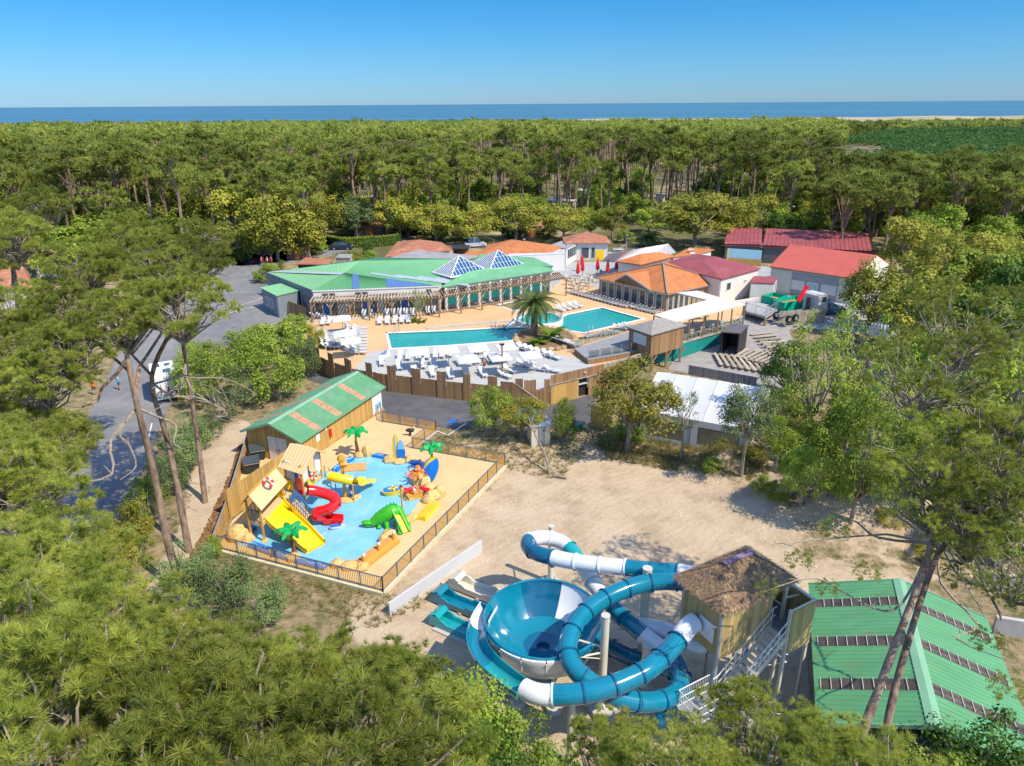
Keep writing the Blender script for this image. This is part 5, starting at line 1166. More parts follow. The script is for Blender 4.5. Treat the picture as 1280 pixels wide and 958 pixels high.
# deck slab with the basins left open: triangulate outline with holes
def slab_with_holes(name, outer, holes, z, m, kind='structure'):
    from mathutils.geometry import delaunay_2d_cdt
    vs = []; es = []
    for L_ in [outer]+holes:
        o_ = len(vs); vs += [Vector((p[0], p[1])) for p in L_]; es += [(o_+i, o_+(i+1) % len(L_)) for i in range(len(L_))]
    v2, e2_, f2, *_ = delaunay_2d_cdt(vs, es, [], 1, 1e-4); fs = []
    class P2: pass
    for f in f2:
        c = sum((v2[i] for i in f), Vector((0, 0)))/len(f)
        def inside(L_):
            s = False; n = len(L_)
            for i in range(n):
                a, b = L_[i], L_[(i+1) % n]
                if (a[1] > c.y) != (b[1] > c.y) and c.x < (b[0]-a[0])*(c.y-a[1])/(b[1]-a[1])+a[0]: s = not s
            return s
        if inside(outer) and not any(inside(h) for h in holes): fs.append(tuple(f))
    mb = MB().add([(p.x, p.y, z) for p in v2], fs); o = part(name, mb, m); 
    me = o.data
    bm = bmesh.new(); bm.from_mesh(me)
    for f in bm.faces:
        f.normal_update()
        if f.normal.z < 0: f.normal_flip()
    bm.to_mesh(me); bm.free()
    if kind: o['kind'] = kind
    return o
EDGE = [TP(745, 461), TP(790, 447), TP(813, 441), TP(846, 431), TP(872, 422), TP(905, 409), TP(932, 394), TP(925, 375), TP(880, 372), TP(855, 379), TP(835, 381), TP(750, 362), TP(727, 352), TP(706, 347)]
BLD = [TP(691, 360.5), TP(552, 387), TP(390, 396), TP(384, 400), TP(380, 420)]
outer = [Vector((p.x, p.y)) for p in [PAL[0]]+PAL[1:]+WL[1:2]]+[Vector((p.x, p.y)) for p in [Vector((WL[2].x, WL[2].y, 0))]+EDGE+BLD]
p_in = [p for p in pool]
slab_with_holes('pool_terrace', [(p.x, p.y) for p in outer], [[(p.x, p.y) for p in pool], [(p.x, p.y) for p in KID]], T+.06, M['deck'])
# coping
def coping(pts, w_, z0, z1, m, name='coping'):
    mb = MB(); n = len(pts)
    for i in range(n):
        a, b = pts[i], pts[(i+1) % n]; d = (b-a).normalized()*w_*.4; mb.bar(Vector((a.x, a.y, (z0+z1)/2))-d, Vector((b.x, b.y, (z0+z1)/2))+d, w_, z1-z0-.004*(i % 2))
    return struct(name, mb, m)
coping(pool, .34, T+.02, T+.10, M['white'], 'pool_coping'); coping(KID, .3, T+.02, T+.095, M['white'], 'pool_coping')
basin_m = mat('pool_tiles', (0.16, 0.62, 0.64), .4, .05, .6)
def basin(pts, dep, mname='pool_basin', z=T):
    mb = MB(); n = len(pts)
    for i in range(n): a, b = pts[i], pts[(i+1) % n]; mb.quad((a.x, a.y, z+.05), (b.x, b.y, z+.05), (b.x, b.y, z-dep), (a.x, a.y, z-dep))
    struct(mname, mb, basin_m); sheet('pool_floor', [(p.x, p.y) for p in pts], z-dep, basin_m, 50, hf=lambda x, y: 0)
wm_ = bpy.data.materials.new('pool_water'); wm_.use_nodes = True; n = wm_.node_tree.nodes; L = wm_.node_tree.links; n.remove(n['Principled BSDF'])
tb = n.new('ShaderNodeBsdfTransparent'); tb.inputs[0].default_value = (.40, .93, .97, 1); gl = n.new('ShaderNodeBsdfGlossy'); gl.inputs['Roughness'].default_value = .06
df = n.new('ShaderNodeBsdfDiffuse'); df.inputs[0].default_value = (0.02, .50, .52, 1)
frn = n.new('ShaderNodeFresnel'); frn.inputs[0].default_value = 1.33; q = n.new('ShaderNodeTexNoise'); q.inputs['Scale'].default_value = 2.6; q.inputs['Detail'].default_value = 4; gq = n.new('ShaderNodeTexCoord'); L.new(gq.outputs['Object'], q.inputs[0])
bq = n.new('ShaderNodeBump'); bq.inputs['Strength'].default_value = .35; bq.inputs['Distance'].default_value = .08; L.new(q.outputs[0], bq.inputs['Height'])
for x in (gl, frn): L.new(bq.outputs[0], x.inputs['Normal'])
m0 = n.new('ShaderNodeMixShader'); m0.inputs[0].default_value = .5; L.new(tb.outputs[0], m0.inputs[1]); L.new(df.outputs[0], m0.inputs[2])
m1_ = n.new('ShaderNodeMixShader'); L.new(frn.outputs[0], m1_.inputs[0]); L.new(m0.outputs[0], m1_.inputs[1]); L.new(gl.outputs[0], m1_.inputs[2]); L.new(m1_.outputs[0], n['Material Output'].inputs[0])
basin(pool, 1.15); basin(KID, .35)
sheet('pool_water', [(p.x, p.y) for p in pool], T-.06, wm_, 50, hf=lambda x, y: 0); sheet('pool_water', [(p.x, p.y) for p in KID], T-.05, wm_, 50, hf=lambda x, y: 0)
# grey plank deck
GD = [TP(487, 438.5), TP(560, 434.5), TP(600, 431.5), TP(640, 429), TP(652, 431), TP(672, 436), TP(700, 445), TP(718, 448), TP(745, 459)]
GDo = [Vector((p.x, p.y)) for p in GD]+[Vector((p.x, p.y)) for p in (WL[2], WL[1], PAL[8], PAL[7], PAL[6], PAL[5], PAL[4], PAL[3], PAL[2])]+[Vector((TP(462, 441).x, TP(462, 441).y))]
mb = MB().prism([(p.x, p.y) for p in GDo], T+.062, T+.10); struct('grey_deck', mb, mat('grey_deck_boards', (.42, .42, .42), .8, .08, 1.0, (.35, .35, .36), .5, .4, stretch=(.4, 3, 1)))
# palisade: tall groups and low groups of boards
def plen(P): return sum((b-a).length for a, b in zip(P, P[1:]))
def pat(P, d):
    for a, b in zip(P, P[1:]):
        l = (b-a).length
        if d <= l: return a.lerp(b, d/l), (b-a).normalized()
        d -= l
    return P[-1], (P[-1]-P[-2]).normalized()
t = thing('palisade', 'long curved brown board palisade with alternating tall and low bays around the pool deck', 'fence', PAL[0])
LP = plen(PAL); bw = .2; nb = int(LP/bw); bme = MB().box(0, 0, 0, bw-.015, .05, 1).mesh('board', M['wood']); rnd = random.Random(9)
for i in range(nb):
    p, d_ = pat(PAL, (i+.5)*bw); ph = ((i*bw) % 2.75); tall = ph < .95; base = ground_h(p.x, p.y)-.1
    h = (2.95 if tall else 1.95)+rnd.uniform(-.03, .03)+(.0 if i*bw > 6 else .1); s = Vector((-d_.y, d_.x, 0)); p2 = p-s*(.07 if tall else 0)
    piece('board', bme, t, (p2.x-PAL[0].x, p2.y-PAL[0].y, base-PAL[0].z), (0, 0, math.atan2(d_.y, d_.x)), (1, 1, h-base))
rl = MB()
for a, b in zip(PAL, PAL[1:]):
    s = Vector((-(b-a).y, (b-a).x, 0)).normalized()*.06; rl.bar(a+s+Z3(1.75-a.z), b+s+Z3(1.75-b.z), .06, .1); rl.bar(a+s+Z3(.6-a.z), b+s+Z3(.6-b.z), .06, .1)
part('rail', rl, M['post'], t)
# retaining walls of the slab
mb = MB()
for P in (PAL, ):
    for a, b in zip(P, P[1:]): s = Vector((-(b-a).y, (b-a).x, 0)).normalized()*.14; mb.bar(a+s+Z3(T*.5-.2-a.z), b+s+Z3(T*.5-.2-b.z), .1, T+.4)
struct('retaining_wall', mb, M['conc'])
# ramp fence + panels between palisade and the store wall
W0, W1, W2 = WL
t = thing('ramp_fence', 'brown board fence with a sloping top rail beside the palisade end', 'fence', W0)
fa, fb = GG(626, 508), GG(681, 513)
boards(t, fa, fb, 0, lambda u: 2.6-2.0*sstep(.28, 1, u)*1.0, M['wood'], .2, .05); k0 = fa.lerp(fb, .28); part('rail', MB().bar(fa+Z3(2.65), k0+Z3(2.65), .1, .08).bar(k0+Z3(2.65), fb+Z3(.65), .1, .08), M['weath'], t)
t = thing('palisade', 'short palisade of brown boards at the end of the pool deck beside the store wall', 'fence', W0)
i = 0; rnd = random.Random(2); Lw = (W1-W0).length
for i in range(int(Lw/.2)):
    p = W0.lerp(W1, (i+.5)*.2/Lw); tall = (i*.2 % 2.0) < 1.1; ang = math.atan2((W1-W0).y, (W1-W0).x); piece('board', bme, t, (p.x-W0.x, p.y-W0.y, 0), (0, 0, ang), (1, 1, (2.75 if tall else 1.7)+rnd.uniform(-.03, .03)))
# store wall with door
t = thing('store_wall', 'brown boarded wall with a doorway under the end of the pool deck', 'wall', W1)
Lw = (W2-W1).length; d_ = (W2-W1).normalized(); dr0, dr1 = .60, .82
zb_ = lambda u: 0.0
boards(t, W1, W1+d_*Lw*dr0, 0, 2.1, M['woodl'], .22, .05, 'board', seed=3); boards(t, W1+d_*Lw*dr1, W2+d_*.9, 0, 2.1, M['wood'], .22, .05, 'board', seed=4)
boards(t, W1, W2+d_*.9, 2.1, 3.1, M['wood'], .2, .08, 'board', seed=5)
part('lintel', MB().bar(W1+Z3(2.12)-Vector((-d_.y, d_.x, 0))*.08, W2+Z3(2.12)-Vector((-d_.y, d_.x, 0))*.08, .06, .1), M['weath'], t)
part('doorway', MB().bar(W1+d_*Lw*dr0+Z3(1.05)+Vector((-d_.y, d_.x, 0))*.35, W1+d_*Lw*dr1+Z3(1.05)+Vector((-d_.y, d_.x, 0))*.35, .04, 2.1), M['dark'], t)
part('door', MB().bar(W1+d_*Lw*dr0+Z3(1.0), W1+d_*(Lw*dr0+.25)+Z3(1.0)+Vector((-d_.y, d_.x, 0))*.5, .05, 1.95), M['greyd'], t)
part('lamp', MB().box(*(W1+d_*Lw*.72+Z3(2.6)-Vector((-d_.y, d_.x, 0))*.12), .3, .12, .12), M['plastic'], t)
# wall running on to the bridge
Ea, Eb = G(745, 492, 0), G(812, 470, 0)
t = thing('side_wall', 'brown boarded side wall running back under the raised grey platform', 'wall', Ea)
boards(t, Ea+d_*.9, G(790, 478, 0), 0, 2.6, M['wood'], .3, .06); 
# raised grey platform with glass rails and the brown kiosk
PH = T+.65
PFP = [(718, 436), (735, 450), (765, 445), (813, 436), (862, 424), (858, 410), (783, 416)]
pf = [G(x, y, PH) for x, y in PFP]
mb = MB().prism([(p.x, p.y) for p in pf], T+.0, PH-.02); solo('raised_platform', mb, M['wood'], 'raised grey platform with board sides in front of the brown kiosk', 'platform', pf[0])
part('surface', MB().prism([(p.x, p.y) for p in pf], PH-.018, PH+.02), mat('platform_grey', (.25, .25, .27), .8, .08, 1.2), bpy.data.objects['raised_platform'] if 'raised_platform' in bpy.data.objects else None)
bm2 = MB(); a, b = G(745, 461, PH-.2), G(862, 426, PH-.2); bm2.bar(a, b, .25, .4); solo('edge_beam', bm2, M['weath'], 'long pale timber edge beam below the kiosk and platform', 'beam', a)
def glassrail(pts, z, label, h=1.0, step=1.3):
    t = thing('glass_railing', label, 'railing', Vector((pts[0].x, pts[0].y, z)))
    for a, b in zip(pts, pts[1:]):
        a = Vector((a.x, a.y, z)); b = Vector((b.x, b.y, z)); n = max(1, round((b-a).length/step))
        for i in range(n+1):
            if i == n and b.to_tuple(2) != Vector((pts[-1].x, pts[-1].y, z)).to_tuple(2): continue
            p = a.lerp(b, i/n); part('post', MB().box(p.x, p.y, z, .06, .06, h+.05), M['metal'], t)
        for i in range(n):
            q0, q1 = a.lerp(b, (i+.08)/n), a.lerp(b, (i+.92)/n); part('pane', MB().bar(q0+Z3(h*.52), q1+Z3(h*.52), .015, h*.8), GLP, t)
    return t
GLP = bpy.data.materials.new('clear_pane'); GLP.use_nodes = True; n = GLP.node_tree.nodes; L = GLP.node_tree.links; n.remove(n['Principled BSDF'])
tb = n.new('ShaderNodeBsdfTransparent'); tb.inputs[0].default_value = (.72, .78, .78, 1); gl = n.new('ShaderNodeBsdfGlossy'); gl.inputs[0].default_value = (.8, .85, .9, 1); gl.inputs['Roughness'].default_value = .05
ms = n.new('ShaderNodeMixShader'); ms.inputs[0].default_value = .12; L.new(tb.outputs[0], ms.inputs[1]); L.new(gl.outputs[0], ms.inputs[2]); L.new(ms.outputs[0], n['Material Output'].inputs[0])
glassrail([G(735, 449, PH), G(765, 444, PH), G(812, 436, PH)], PH, 'glass railing along the near edge of the raised grey platform')
glassrail([G(718, 436, PH), G(750, 426, PH), G(783, 416, PH)], PH, 'glass railing between the raised grey platform and the sun loungers')
# kiosk
def poly_roof(t, eave, ridge, faces, m, th=.12, name='roof'):
    V = eave+ridge
    for f in faces: 
        pts = [V[i] for i in f]; nr = (pts[1]-pts[0]).cross(pts[2]-pts[0]).normalized(); nr = nr if nr.z > 0 else -nr
        n_ = len(pts); mb = MB().add(pts+[p-Z3(th) for p in pts], [tuple(range(n_)), tuple(range(2*n_-1, n_-1, -1))]+[(i, (i+1) % n_, n_+(i+1) % n_, n_+i) for i in range(n_)]); part(name, mb, m, t)
t = thing('pool_kiosk', 'brown boarded kiosk on stilts with a grey hipped roof and white shutter', 'kiosk', G(814, 437, PH))
ez = PH+2.5; ev = [G(783, 408.5, ez), G(814, 419, ez), G(859, 406.5, ez), G(829, 397, ez)]; rg = [G(817, 400, ez+1.0), G(826, 397.5, ez+1.0)]
poly_roof(t, ev, rg, [(0, 1, 4), (1, 2, 5, 4), (2, 3, 5), (3, 0, 4, 5)], mat('grey_shingle', (.27, .255, .24), .85, .12, 2, (.21, .20, .19), 3, .4))
kc = sum(ev, Vector())/4; kw = [Vector((p.x, p.y, 0))+(Vector((kc.x, kc.y, 0))-Vector((p.x, p.y, 0)))*.1 for p in ev]
for i in range(4): boards(t, kw[i], kw[(i+1) % 4], PH-.1, ez-.05, M['wood'], .3, .06, seed=i)
a, b = kw[0], kw[1]; s_ = (b-a).normalized(); nrm = Vector((s_.y, -s_.x, 0)); part('shutter', MB().bar(a.lerp(b, .22)+nrm*.06+Z3(PH+1.5), a.lerp(b, .8)+nrm*.06+Z3(PH+1.5), .05, 1.2), M['plastic'], t)
for u in (.05, .5, .95):
    for P in ((kw[1], kw[2]),): p = P[0].lerp(P[1], u); part('stilt', MB().box(p.x, p.y, 0, .22, .22, PH-.1), M['post'], t)
    p = kw[1].lerp(kw[2], u); part('brace', MB().bar(p+Z3(PH-1.0), p+Z3(PH-.2)+(kw[2]-kw[1]).normalized()*.8, .12), M['post'], t)
# spa
sc_ = TP(673, 398, T+.5); R_ = 2.75; t = thing('spa_pool', 'raised round white walled spa pool beside the palm', 'spa', Vector((sc_.x, sc_.y, T)))
o_ = Vector((sc_.x, sc_.y, T))
part('wall', MB().lathe(o_, [(R_+.5, -.9), (R_+.5, .5), (R_+.45, .56), (R_, .56), (R_, -.2), (0.01, -.2)], 40), mat('spa_stone', (.62, .58, .50), .6, .12, 2, (.40, .45, .40), 2, .3), t, True); part('water', MB().lathe(o_, [(R_, .42), (0.01, .42)], 40), wm_, t)
part('floor', MB().lathe(o_, [(R_-.01, -.15), (0.01, -.15)], 32), basin_m, t); 
part('glass_guard', MB().lathe(o_, [(R_+.35, .55), (R_+.35, 1.2)], 30, -.9, 1.9), GLP, t)
for k in range(8): a_ = -.9+2.8*k/7; part('guard_post', MB().cyl(o_.x+(R_+.35)*math.cos(a_), o_.y+(R_+.35)*math.sin(a_), T+.5, .03, .75, 6), M['metal'], t)
# blue striped steps
for j, (x, y) in enumerate(((640, 405), )):
    t = thing('spa_steps', 'white steps with dark blue nosings between the pool and the spa', 'steps', TP(x, y))
    for k in range(5):
        c = TP(650-3.6*k, 401+2.1*k); part('step', MB().box(c.x, c.y, T+.05, .5, 1.6, .5-.09*k, -.5), M['white'], t); part('nosing', MB().box(c.x-.22, c.y, T+.05, .14, 1.62, .52-.09*k, -.5), M['bluetrim'], t)
t = thing('deck_steps', 'short blue and white steps at the left end of the grey deck', 'steps', TP(480, 446))
for k in range(4): c = TP(485-2.5*k, 444+1.2*k); part('step', MB().box(c.x, c.y, T+.05, .4, 1.6, .34-.07*k, .1), M['white'], t); part('nosing', MB().box(c.x-.18, c.y, T+.05, .12, 1.62, .36-.07*k, .1), M['bluetrim'], t)
# low white step walls along the deck
for pts, lb in (([(534, 412.5), (600, 406.5), (640, 403)], 'low white step edging between the upper deck and the main pool'), ([(384, 403.5), (430, 401), (465, 398), (470, 399)], 'low grey step edging in front of the pergola')):
    mb = MB(); P = [TP(*p) for p in pts]
    for a, b in zip(P, P[1:]): mb.bar(a+Z3(.16), b+Z3(.16), .3, .26)
    solo('step_edging', mb, M['conc'], lb, 'edging', P[0])
# shower/handrails at pool edge
def handrails(x, y, lb):
    p = TP(x, y); t = thing('pool_ladder', lb, 'ladder', p)
    for s_ in (-.25, .25): part('rail', MB().tube(spline([p+Vector((s_, .5, 0)), p+Vector((s_, .45, .85)), p+Vector((s_, -.1, .95)), p+Vector((s_, -.5, .3)), p+Vector((s_, -.55, -.3))], 3), .035, 6), M['metal'], t, True)
handrails(496, 416, 'steel pool ladder at the left end of the main pool'); handrails(617, 411, 'steel pool ladder on the far side of the main pool near the steps'); handrails(738, 415.5, 'steel pool ladder on the near edge of the right pool')
# planter with rocks, big palm and banana plant
pc = TP(676, 424); t = thing('planter_bed', 'round planter bed with dry stone edging around the big palm', 'planter', pc)
mbp = MB(); ring = []
for k in range(26):
    a_ = 2*math.pi*k/26; ex, ey = 3.6, 4.3; p = pc+Vector((ex*math.cos(a_)+.5, ey*math.sin(a_)-.3, 0)); ring.append(p)
    part('stone', MB().blob((p.x, p.y, T+.22), (.42, .34, .3), 7, 5, .16, k), mat('planter_stone', (.42, .30, .19), .9, .2, 3, objrand=.2), t)
part('soil', MB().poly([p+Z3(.25) for p in ring]), mat('planter_soil', (.24, .14, .08), .95, .25, 3, (.13, .12, .05), 2, .4), t)
def palm(base, h, r, label, nf=46, trunk=.42, key='palm', cat='palm tree'):
    t = thing('palm_tree', label, cat, base); rnd = random.Random(int(base.x*10)); top = base+Z3(h)
    pr = []; k = 0
    for i in range(19): u = i/18; pr.append((trunk*(1.25-.35*u+(.35*u**5))*(1.0 if i % 2 else .88), h*u))
    part('trunk', MB().lathe(base, pr, 12), M['bark'], t)
    for i in range(nf):
        a = i*2.39996; el = 1.25-1.55*(i/nf)**.85+rnd.uniform(-.1, .1); L_ = r*rnd.uniform(.88, 1.1); d = Vector((math.cos(a), math.sin(a), 0)); pts = []; p = top.copy(); e_ = el
        for j in range(11): pts.append(p.copy()); p = p+(d*math.cos(e_)+Z3(1)*math.sin(e_))*(L_/10); e_ -= .14+.02*j*.5
        vs = []; fs = []; s = Vector((-d.y, d.x, 0))
        for j in range(1, 40):
            u = j/40*10; q = pts[int(u)].lerp(pts[min(10, int(u)+1)], u % 1); ll = (.62*math.sin(math.pi*min(1, (j/40)*.82+.16))**.7)*r/3.2; tg = (pts[min(10, int(u)+1)]-pts[int(u)]).normalized()
            for sg in (-1, 1):
                o_ = len(vs); tip = q+(s*sg*.85+tg*.5-Z3(.38+rnd.uniform(-.1, .15))).normalized()*ll; vs += [q-tg*.045, q+tg*.045, tip]; fs.append((o_, o_+1, o_+2))
        mb = MB().add(vs, fs); mb.tube(pts, [.045*(1-.08*j) for j in range(11)], 4, False); part('frond', mb, LM[key], t)
    return t
palm(TP(668, 418, T+.2), hgt_at(TP(668, 418), 380), 3.6, 'tall date palm with a thick trunk standing in the stone planter by the pool')
def leafplant(c, h, n_, label, m='green', w_=.3, cat='plant', name='leafy_plant'):
    t = thing(name, label, cat, c); rnd = random.Random(n_+int(c.x*7))
    for i in range(n_):
        a = rnd.uniform(0, 6.28); d = Vector((math.cos(a), math.sin(a), 0)); s = Vector((-d.y, d.x, 0)); L_ = h*rnd.uniform(.5, 1); el = rnd.uniform(.8, 1.45); p = c+d*rnd.uniform(0, .5); vs = []
        for j in range(6):
            vs += [p-s*w_*math.sin(math.pi*(j+.4)/6.2), p+s*w_*math.sin(math.pi*(j+.4)/6.2)]; p = p+(d*math.cos(el)+Z3(math.sin(el)))*L_/5; el -= .28
        part('leaf', MB().add(vs, [(2*j, 2*j+1, 2*j+3, 2*j+2) for j in range(5)]), LM[m], t)
leafplant(TP(688, 424, T+.2), 2.6, 22, 'bright green banana-like plant beside the big palm', 'green', .32); leafplant(TP(672, 430, T+.2), 1.6, 18, 'low yellow-green leafy plant at the foot of the palm', 'green', .25)

# ------------------------------------------------------------------ loungers
def make_lounger():
    t = thing('sun_lounger', 'lounger', 'sun lounger'); P = M['plastic']
    part('seat', MB().box(0, -.25, .30, .62, 1.25, .06), P, t); a = Vector((0, .375, .34)); b = Vector((0, .92, .78)); part('backrest', MB().bar(a, b, .62, .05), P, t)
    for sx in (-.27, .27):
        for sy in (-.75, .3): part('leg', MB().box(sx, sy, 0, .06, .1, .30), P, t)
        part('armrest', MB().bar((sx*1.15, -.2, .48), (sx*1.15, .45, .5), .06, .05), P, t)
    return t
lng = make_lounger(); first = [True]
def lounger(p, rz, label, group):
    global lng
    if first[0]: o = lng; first[0] = False
    else: o = copy_tree(lng)
    return place(o, (p.x, p.y, p.z), rz, label, group)
def row(n, a, b, rz, z, label, group, jit=.08):
    pa, pb = G(*a, z), G(*b, z); rnd = random.Random(n+int(a[0]))
    for i in range(n):
        p = pa.lerp(pb, i/max(1, n-1)); lounger(p+Vector((rnd.uniform(-1, 1)*jit, rnd.uniform(-1, 1)*jit, 0)), rz+rnd.uniform(-.08, .08), label, group)
ZD = T+.07; ZG = T+.11
row(5, (475, 405), (511, 403), 0.1, ZD, 'white lounger in the row of five left of the planted shrubs', 'five loungers by the shrubs')
row(2, (404, 406), (412, 405), 0.05, ZD, 'one of two white loungers beside the umbrella under the pergola end', 'pair of loungers at the far left')
row(7, (406, 419), (412, 436), 1.5, ZD, 'white lounger packed in the left stack beside the shrubs', 'left stack of loungers'); row(7, (413, 419), (418, 436), 1.5, ZD, 'white lounger packed in the left stack beside the shrubs', 'left stack of loungers')
row(9, (441, 412), (441, 443), 1.5, ZD, 'white lounger packed in the right stack near the pool end', 'right stack of loungers'); row(9, (450, 413), (449, 443), 1.5, ZD, 'white lounger packed in the right stack near the pool end', 'right stack of loungers')
row(17, (714, 367), (782, 385), -2.2, ZD, 'white lounger in the long row in front of the orange-roofed restaurant', 'long row by the restaurant'); row(7, (792, 386), (820, 393), -2.2, ZD, 'white lounger in the short row before the pale canopy', 'short row by the canopy')
row(4, (701, 389), (723, 384), .6, ZD, 'white lounger between the spa and the right pool', 'loungers behind the spa'); row(8, (735, 423), (766, 418), 1.9, ZD, 'folded-flat white lounger between the right pool and the raised platform', 'loungers by the raised platform')
row(9, (690, 425), (719, 435), 2.4, ZD, 'white lounger along the right side of the stone planter', 'loungers right of the planter'); row(4, (776, 413), (789, 411), 1.2, ZD, 'white lounger beside the kiosk and the pool corner', 'loungers by the kiosk')
row(4, (584, 381), (612, 378), .5, ZD, 'white lounger under the wing pergola', 'loungers under the wing pergola'); row(2, (646, 373), (653, 371), .5, ZD, 'white lounger under the far end of the pergola', 'loungers under the pergola end')
row(2, (455, 396), (464, 396), .2, ZD, 'white lounger under the front pergola, left of centre', 'loungers under the front pergola left'); row(5, (484, 395), (516, 394), .2, ZD, 'white lounger under the middle of the front pergola', 'loungers under the front pergola'); row(2, (535, 392), (543, 391), .2, ZD, 'white lounger under the right end of the front pergola', 'loungers under front pergola right')
row(2, (397, 398), (405, 398), 1.5, ZD, 'white lounger lying sideways at the left end of the pergola', 'sideways loungers')
row(2, (501, 449), (511, 449), .1, ZG, 'white lounger on the grey deck under the leftmost umbrella', 'deck loungers 1'.replace(' 1', ' left')); row(3, (523, 448), (544, 447), .1, ZG, 'white lounger on the grey deck between the first two umbrellas', 'deck loungers second group'); row(2, (553, 446), (562, 445), .1, ZG, 'white lounger on the grey deck below the second umbrella', 'deck loungers third group')
row(7, (645, 436), (694, 449), .75, ZG, 'white lounger in the angled row below the palm planter', 'angled deck row'); row(2, (528, 459), (542, 460), .2, ZG, 'white lounger mid-deck behind the palisade', 'mid deck loungers'); row(2, (478, 456), (499, 461), .2, ZG, 'white lounger close behind the left of the palisade', 'left palisade loungers'); row(3, (519, 466), (563, 472), .2, ZG, 'white lounger close behind the middle of the palisade', 'middle palisade loungers')
row(2, (575, 456), (584, 456), .3, ZG, 'white lounger under the middle front umbrella', 'umbrella loungers'); row(2, (597, 441), (605, 440), .2, ZG, 'white lounger under the third back umbrella', 'third umbrella loungers'); row(2, (611, 452), (618, 452), .3, ZG, 'white lounger under the umbrella near the lamp post', 'lamp post loungers'); row(2, (583, 468), (604, 470), .3, ZG, 'white lounger by the front edge of the grey deck, centre', 'front edge loungers'); row(2, (637, 466), (631, 472), .9, ZG, 'white lounger beside the two chairs in the deck corner', 'corner loungers'); row(2, (655, 459), (660, 456), 1.0, ZG, 'white lounger set at an angle near the deck corner', 'angled pair'); row(2, (674, 464), (690, 466), 1.2, ZG, 'white lounger at the right corner of the grey deck', 'right corner loungers')
def umbrella(p, label, s=1.5, h=2.4, rz=.3, group=None):
    t = thing('parasol', label, 'parasol', p, group); c = [p+Vector((s*math.cos(rz+k*math.pi/2+.785)*1.414, s*math.sin(rz+k*math.pi/2+.785)*1.414, h-.35)) for k in range(4)]; ap = p+Z3(h+.1)
    mb = MB(); 
    for k in range(4): mb.poly([c[k], c[(k+1) % 4], ap]); mb.quad(c[k], c[(k+1) % 4], c[(k+1) % 4]-Z3(.12), c[k]-Z3(.12))
    part('canopy', mb, mat('parasol_cloth', (.66, .66, .65), .8, .03, 2), t); part('pole', MB().cyl(p.x, p.y, p.z, .035, h+.15, 6), M['metal'], t, True); part('base', MB().box(p.x, p.y, p.z, .6, .6, .1), M['conc'], t)
    for k in range(4): part('rib', MB().bar(ap-Z3(.05), c[k]-Z3(.03), .03), M['metal'], t)
for x, y, lb in ((522, 437, 'square white parasol at the left end of the grey deck'), (560, 435, 'square white parasol, second from the left by the pool edge'), (597, 432.5, 'square white parasol, third along the pool edge'), (633, 431, 'square white parasol below the palm trunk'), (585, 446, 'square white parasol in the middle of the grey deck'), (625, 443.5, 'square white parasol beside the deck lamp post'), (663, 441, 'square white parasol over the angled row of loungers'),
                 (427, 395.5, 'square white parasol in front of the pergola, far left'), (429, 414, 'white parasol above the left stack of loungers'), (438, 423, 'white parasol above the right stack of loungers')):
    p = G(x, y, ZG+2.2); umbrella(Vector((p.x, p.y, ZG if y > 430 and x > 480 else ZD)), lb, 1.1, 2.3, .25)
# deck lamp post
p = G(628, 470, ZG); t = thing('lamp_post', 'slim brown lamp post on the grey deck', 'lamp post', p); part('pole', MB().cyl(p.x, p.y, ZG, .09, 3.4, 8), M['post'], t, True); part('head', MB().box(p.x, p.y, ZG+3.4, .5, .2, .15), M['dark'], t)
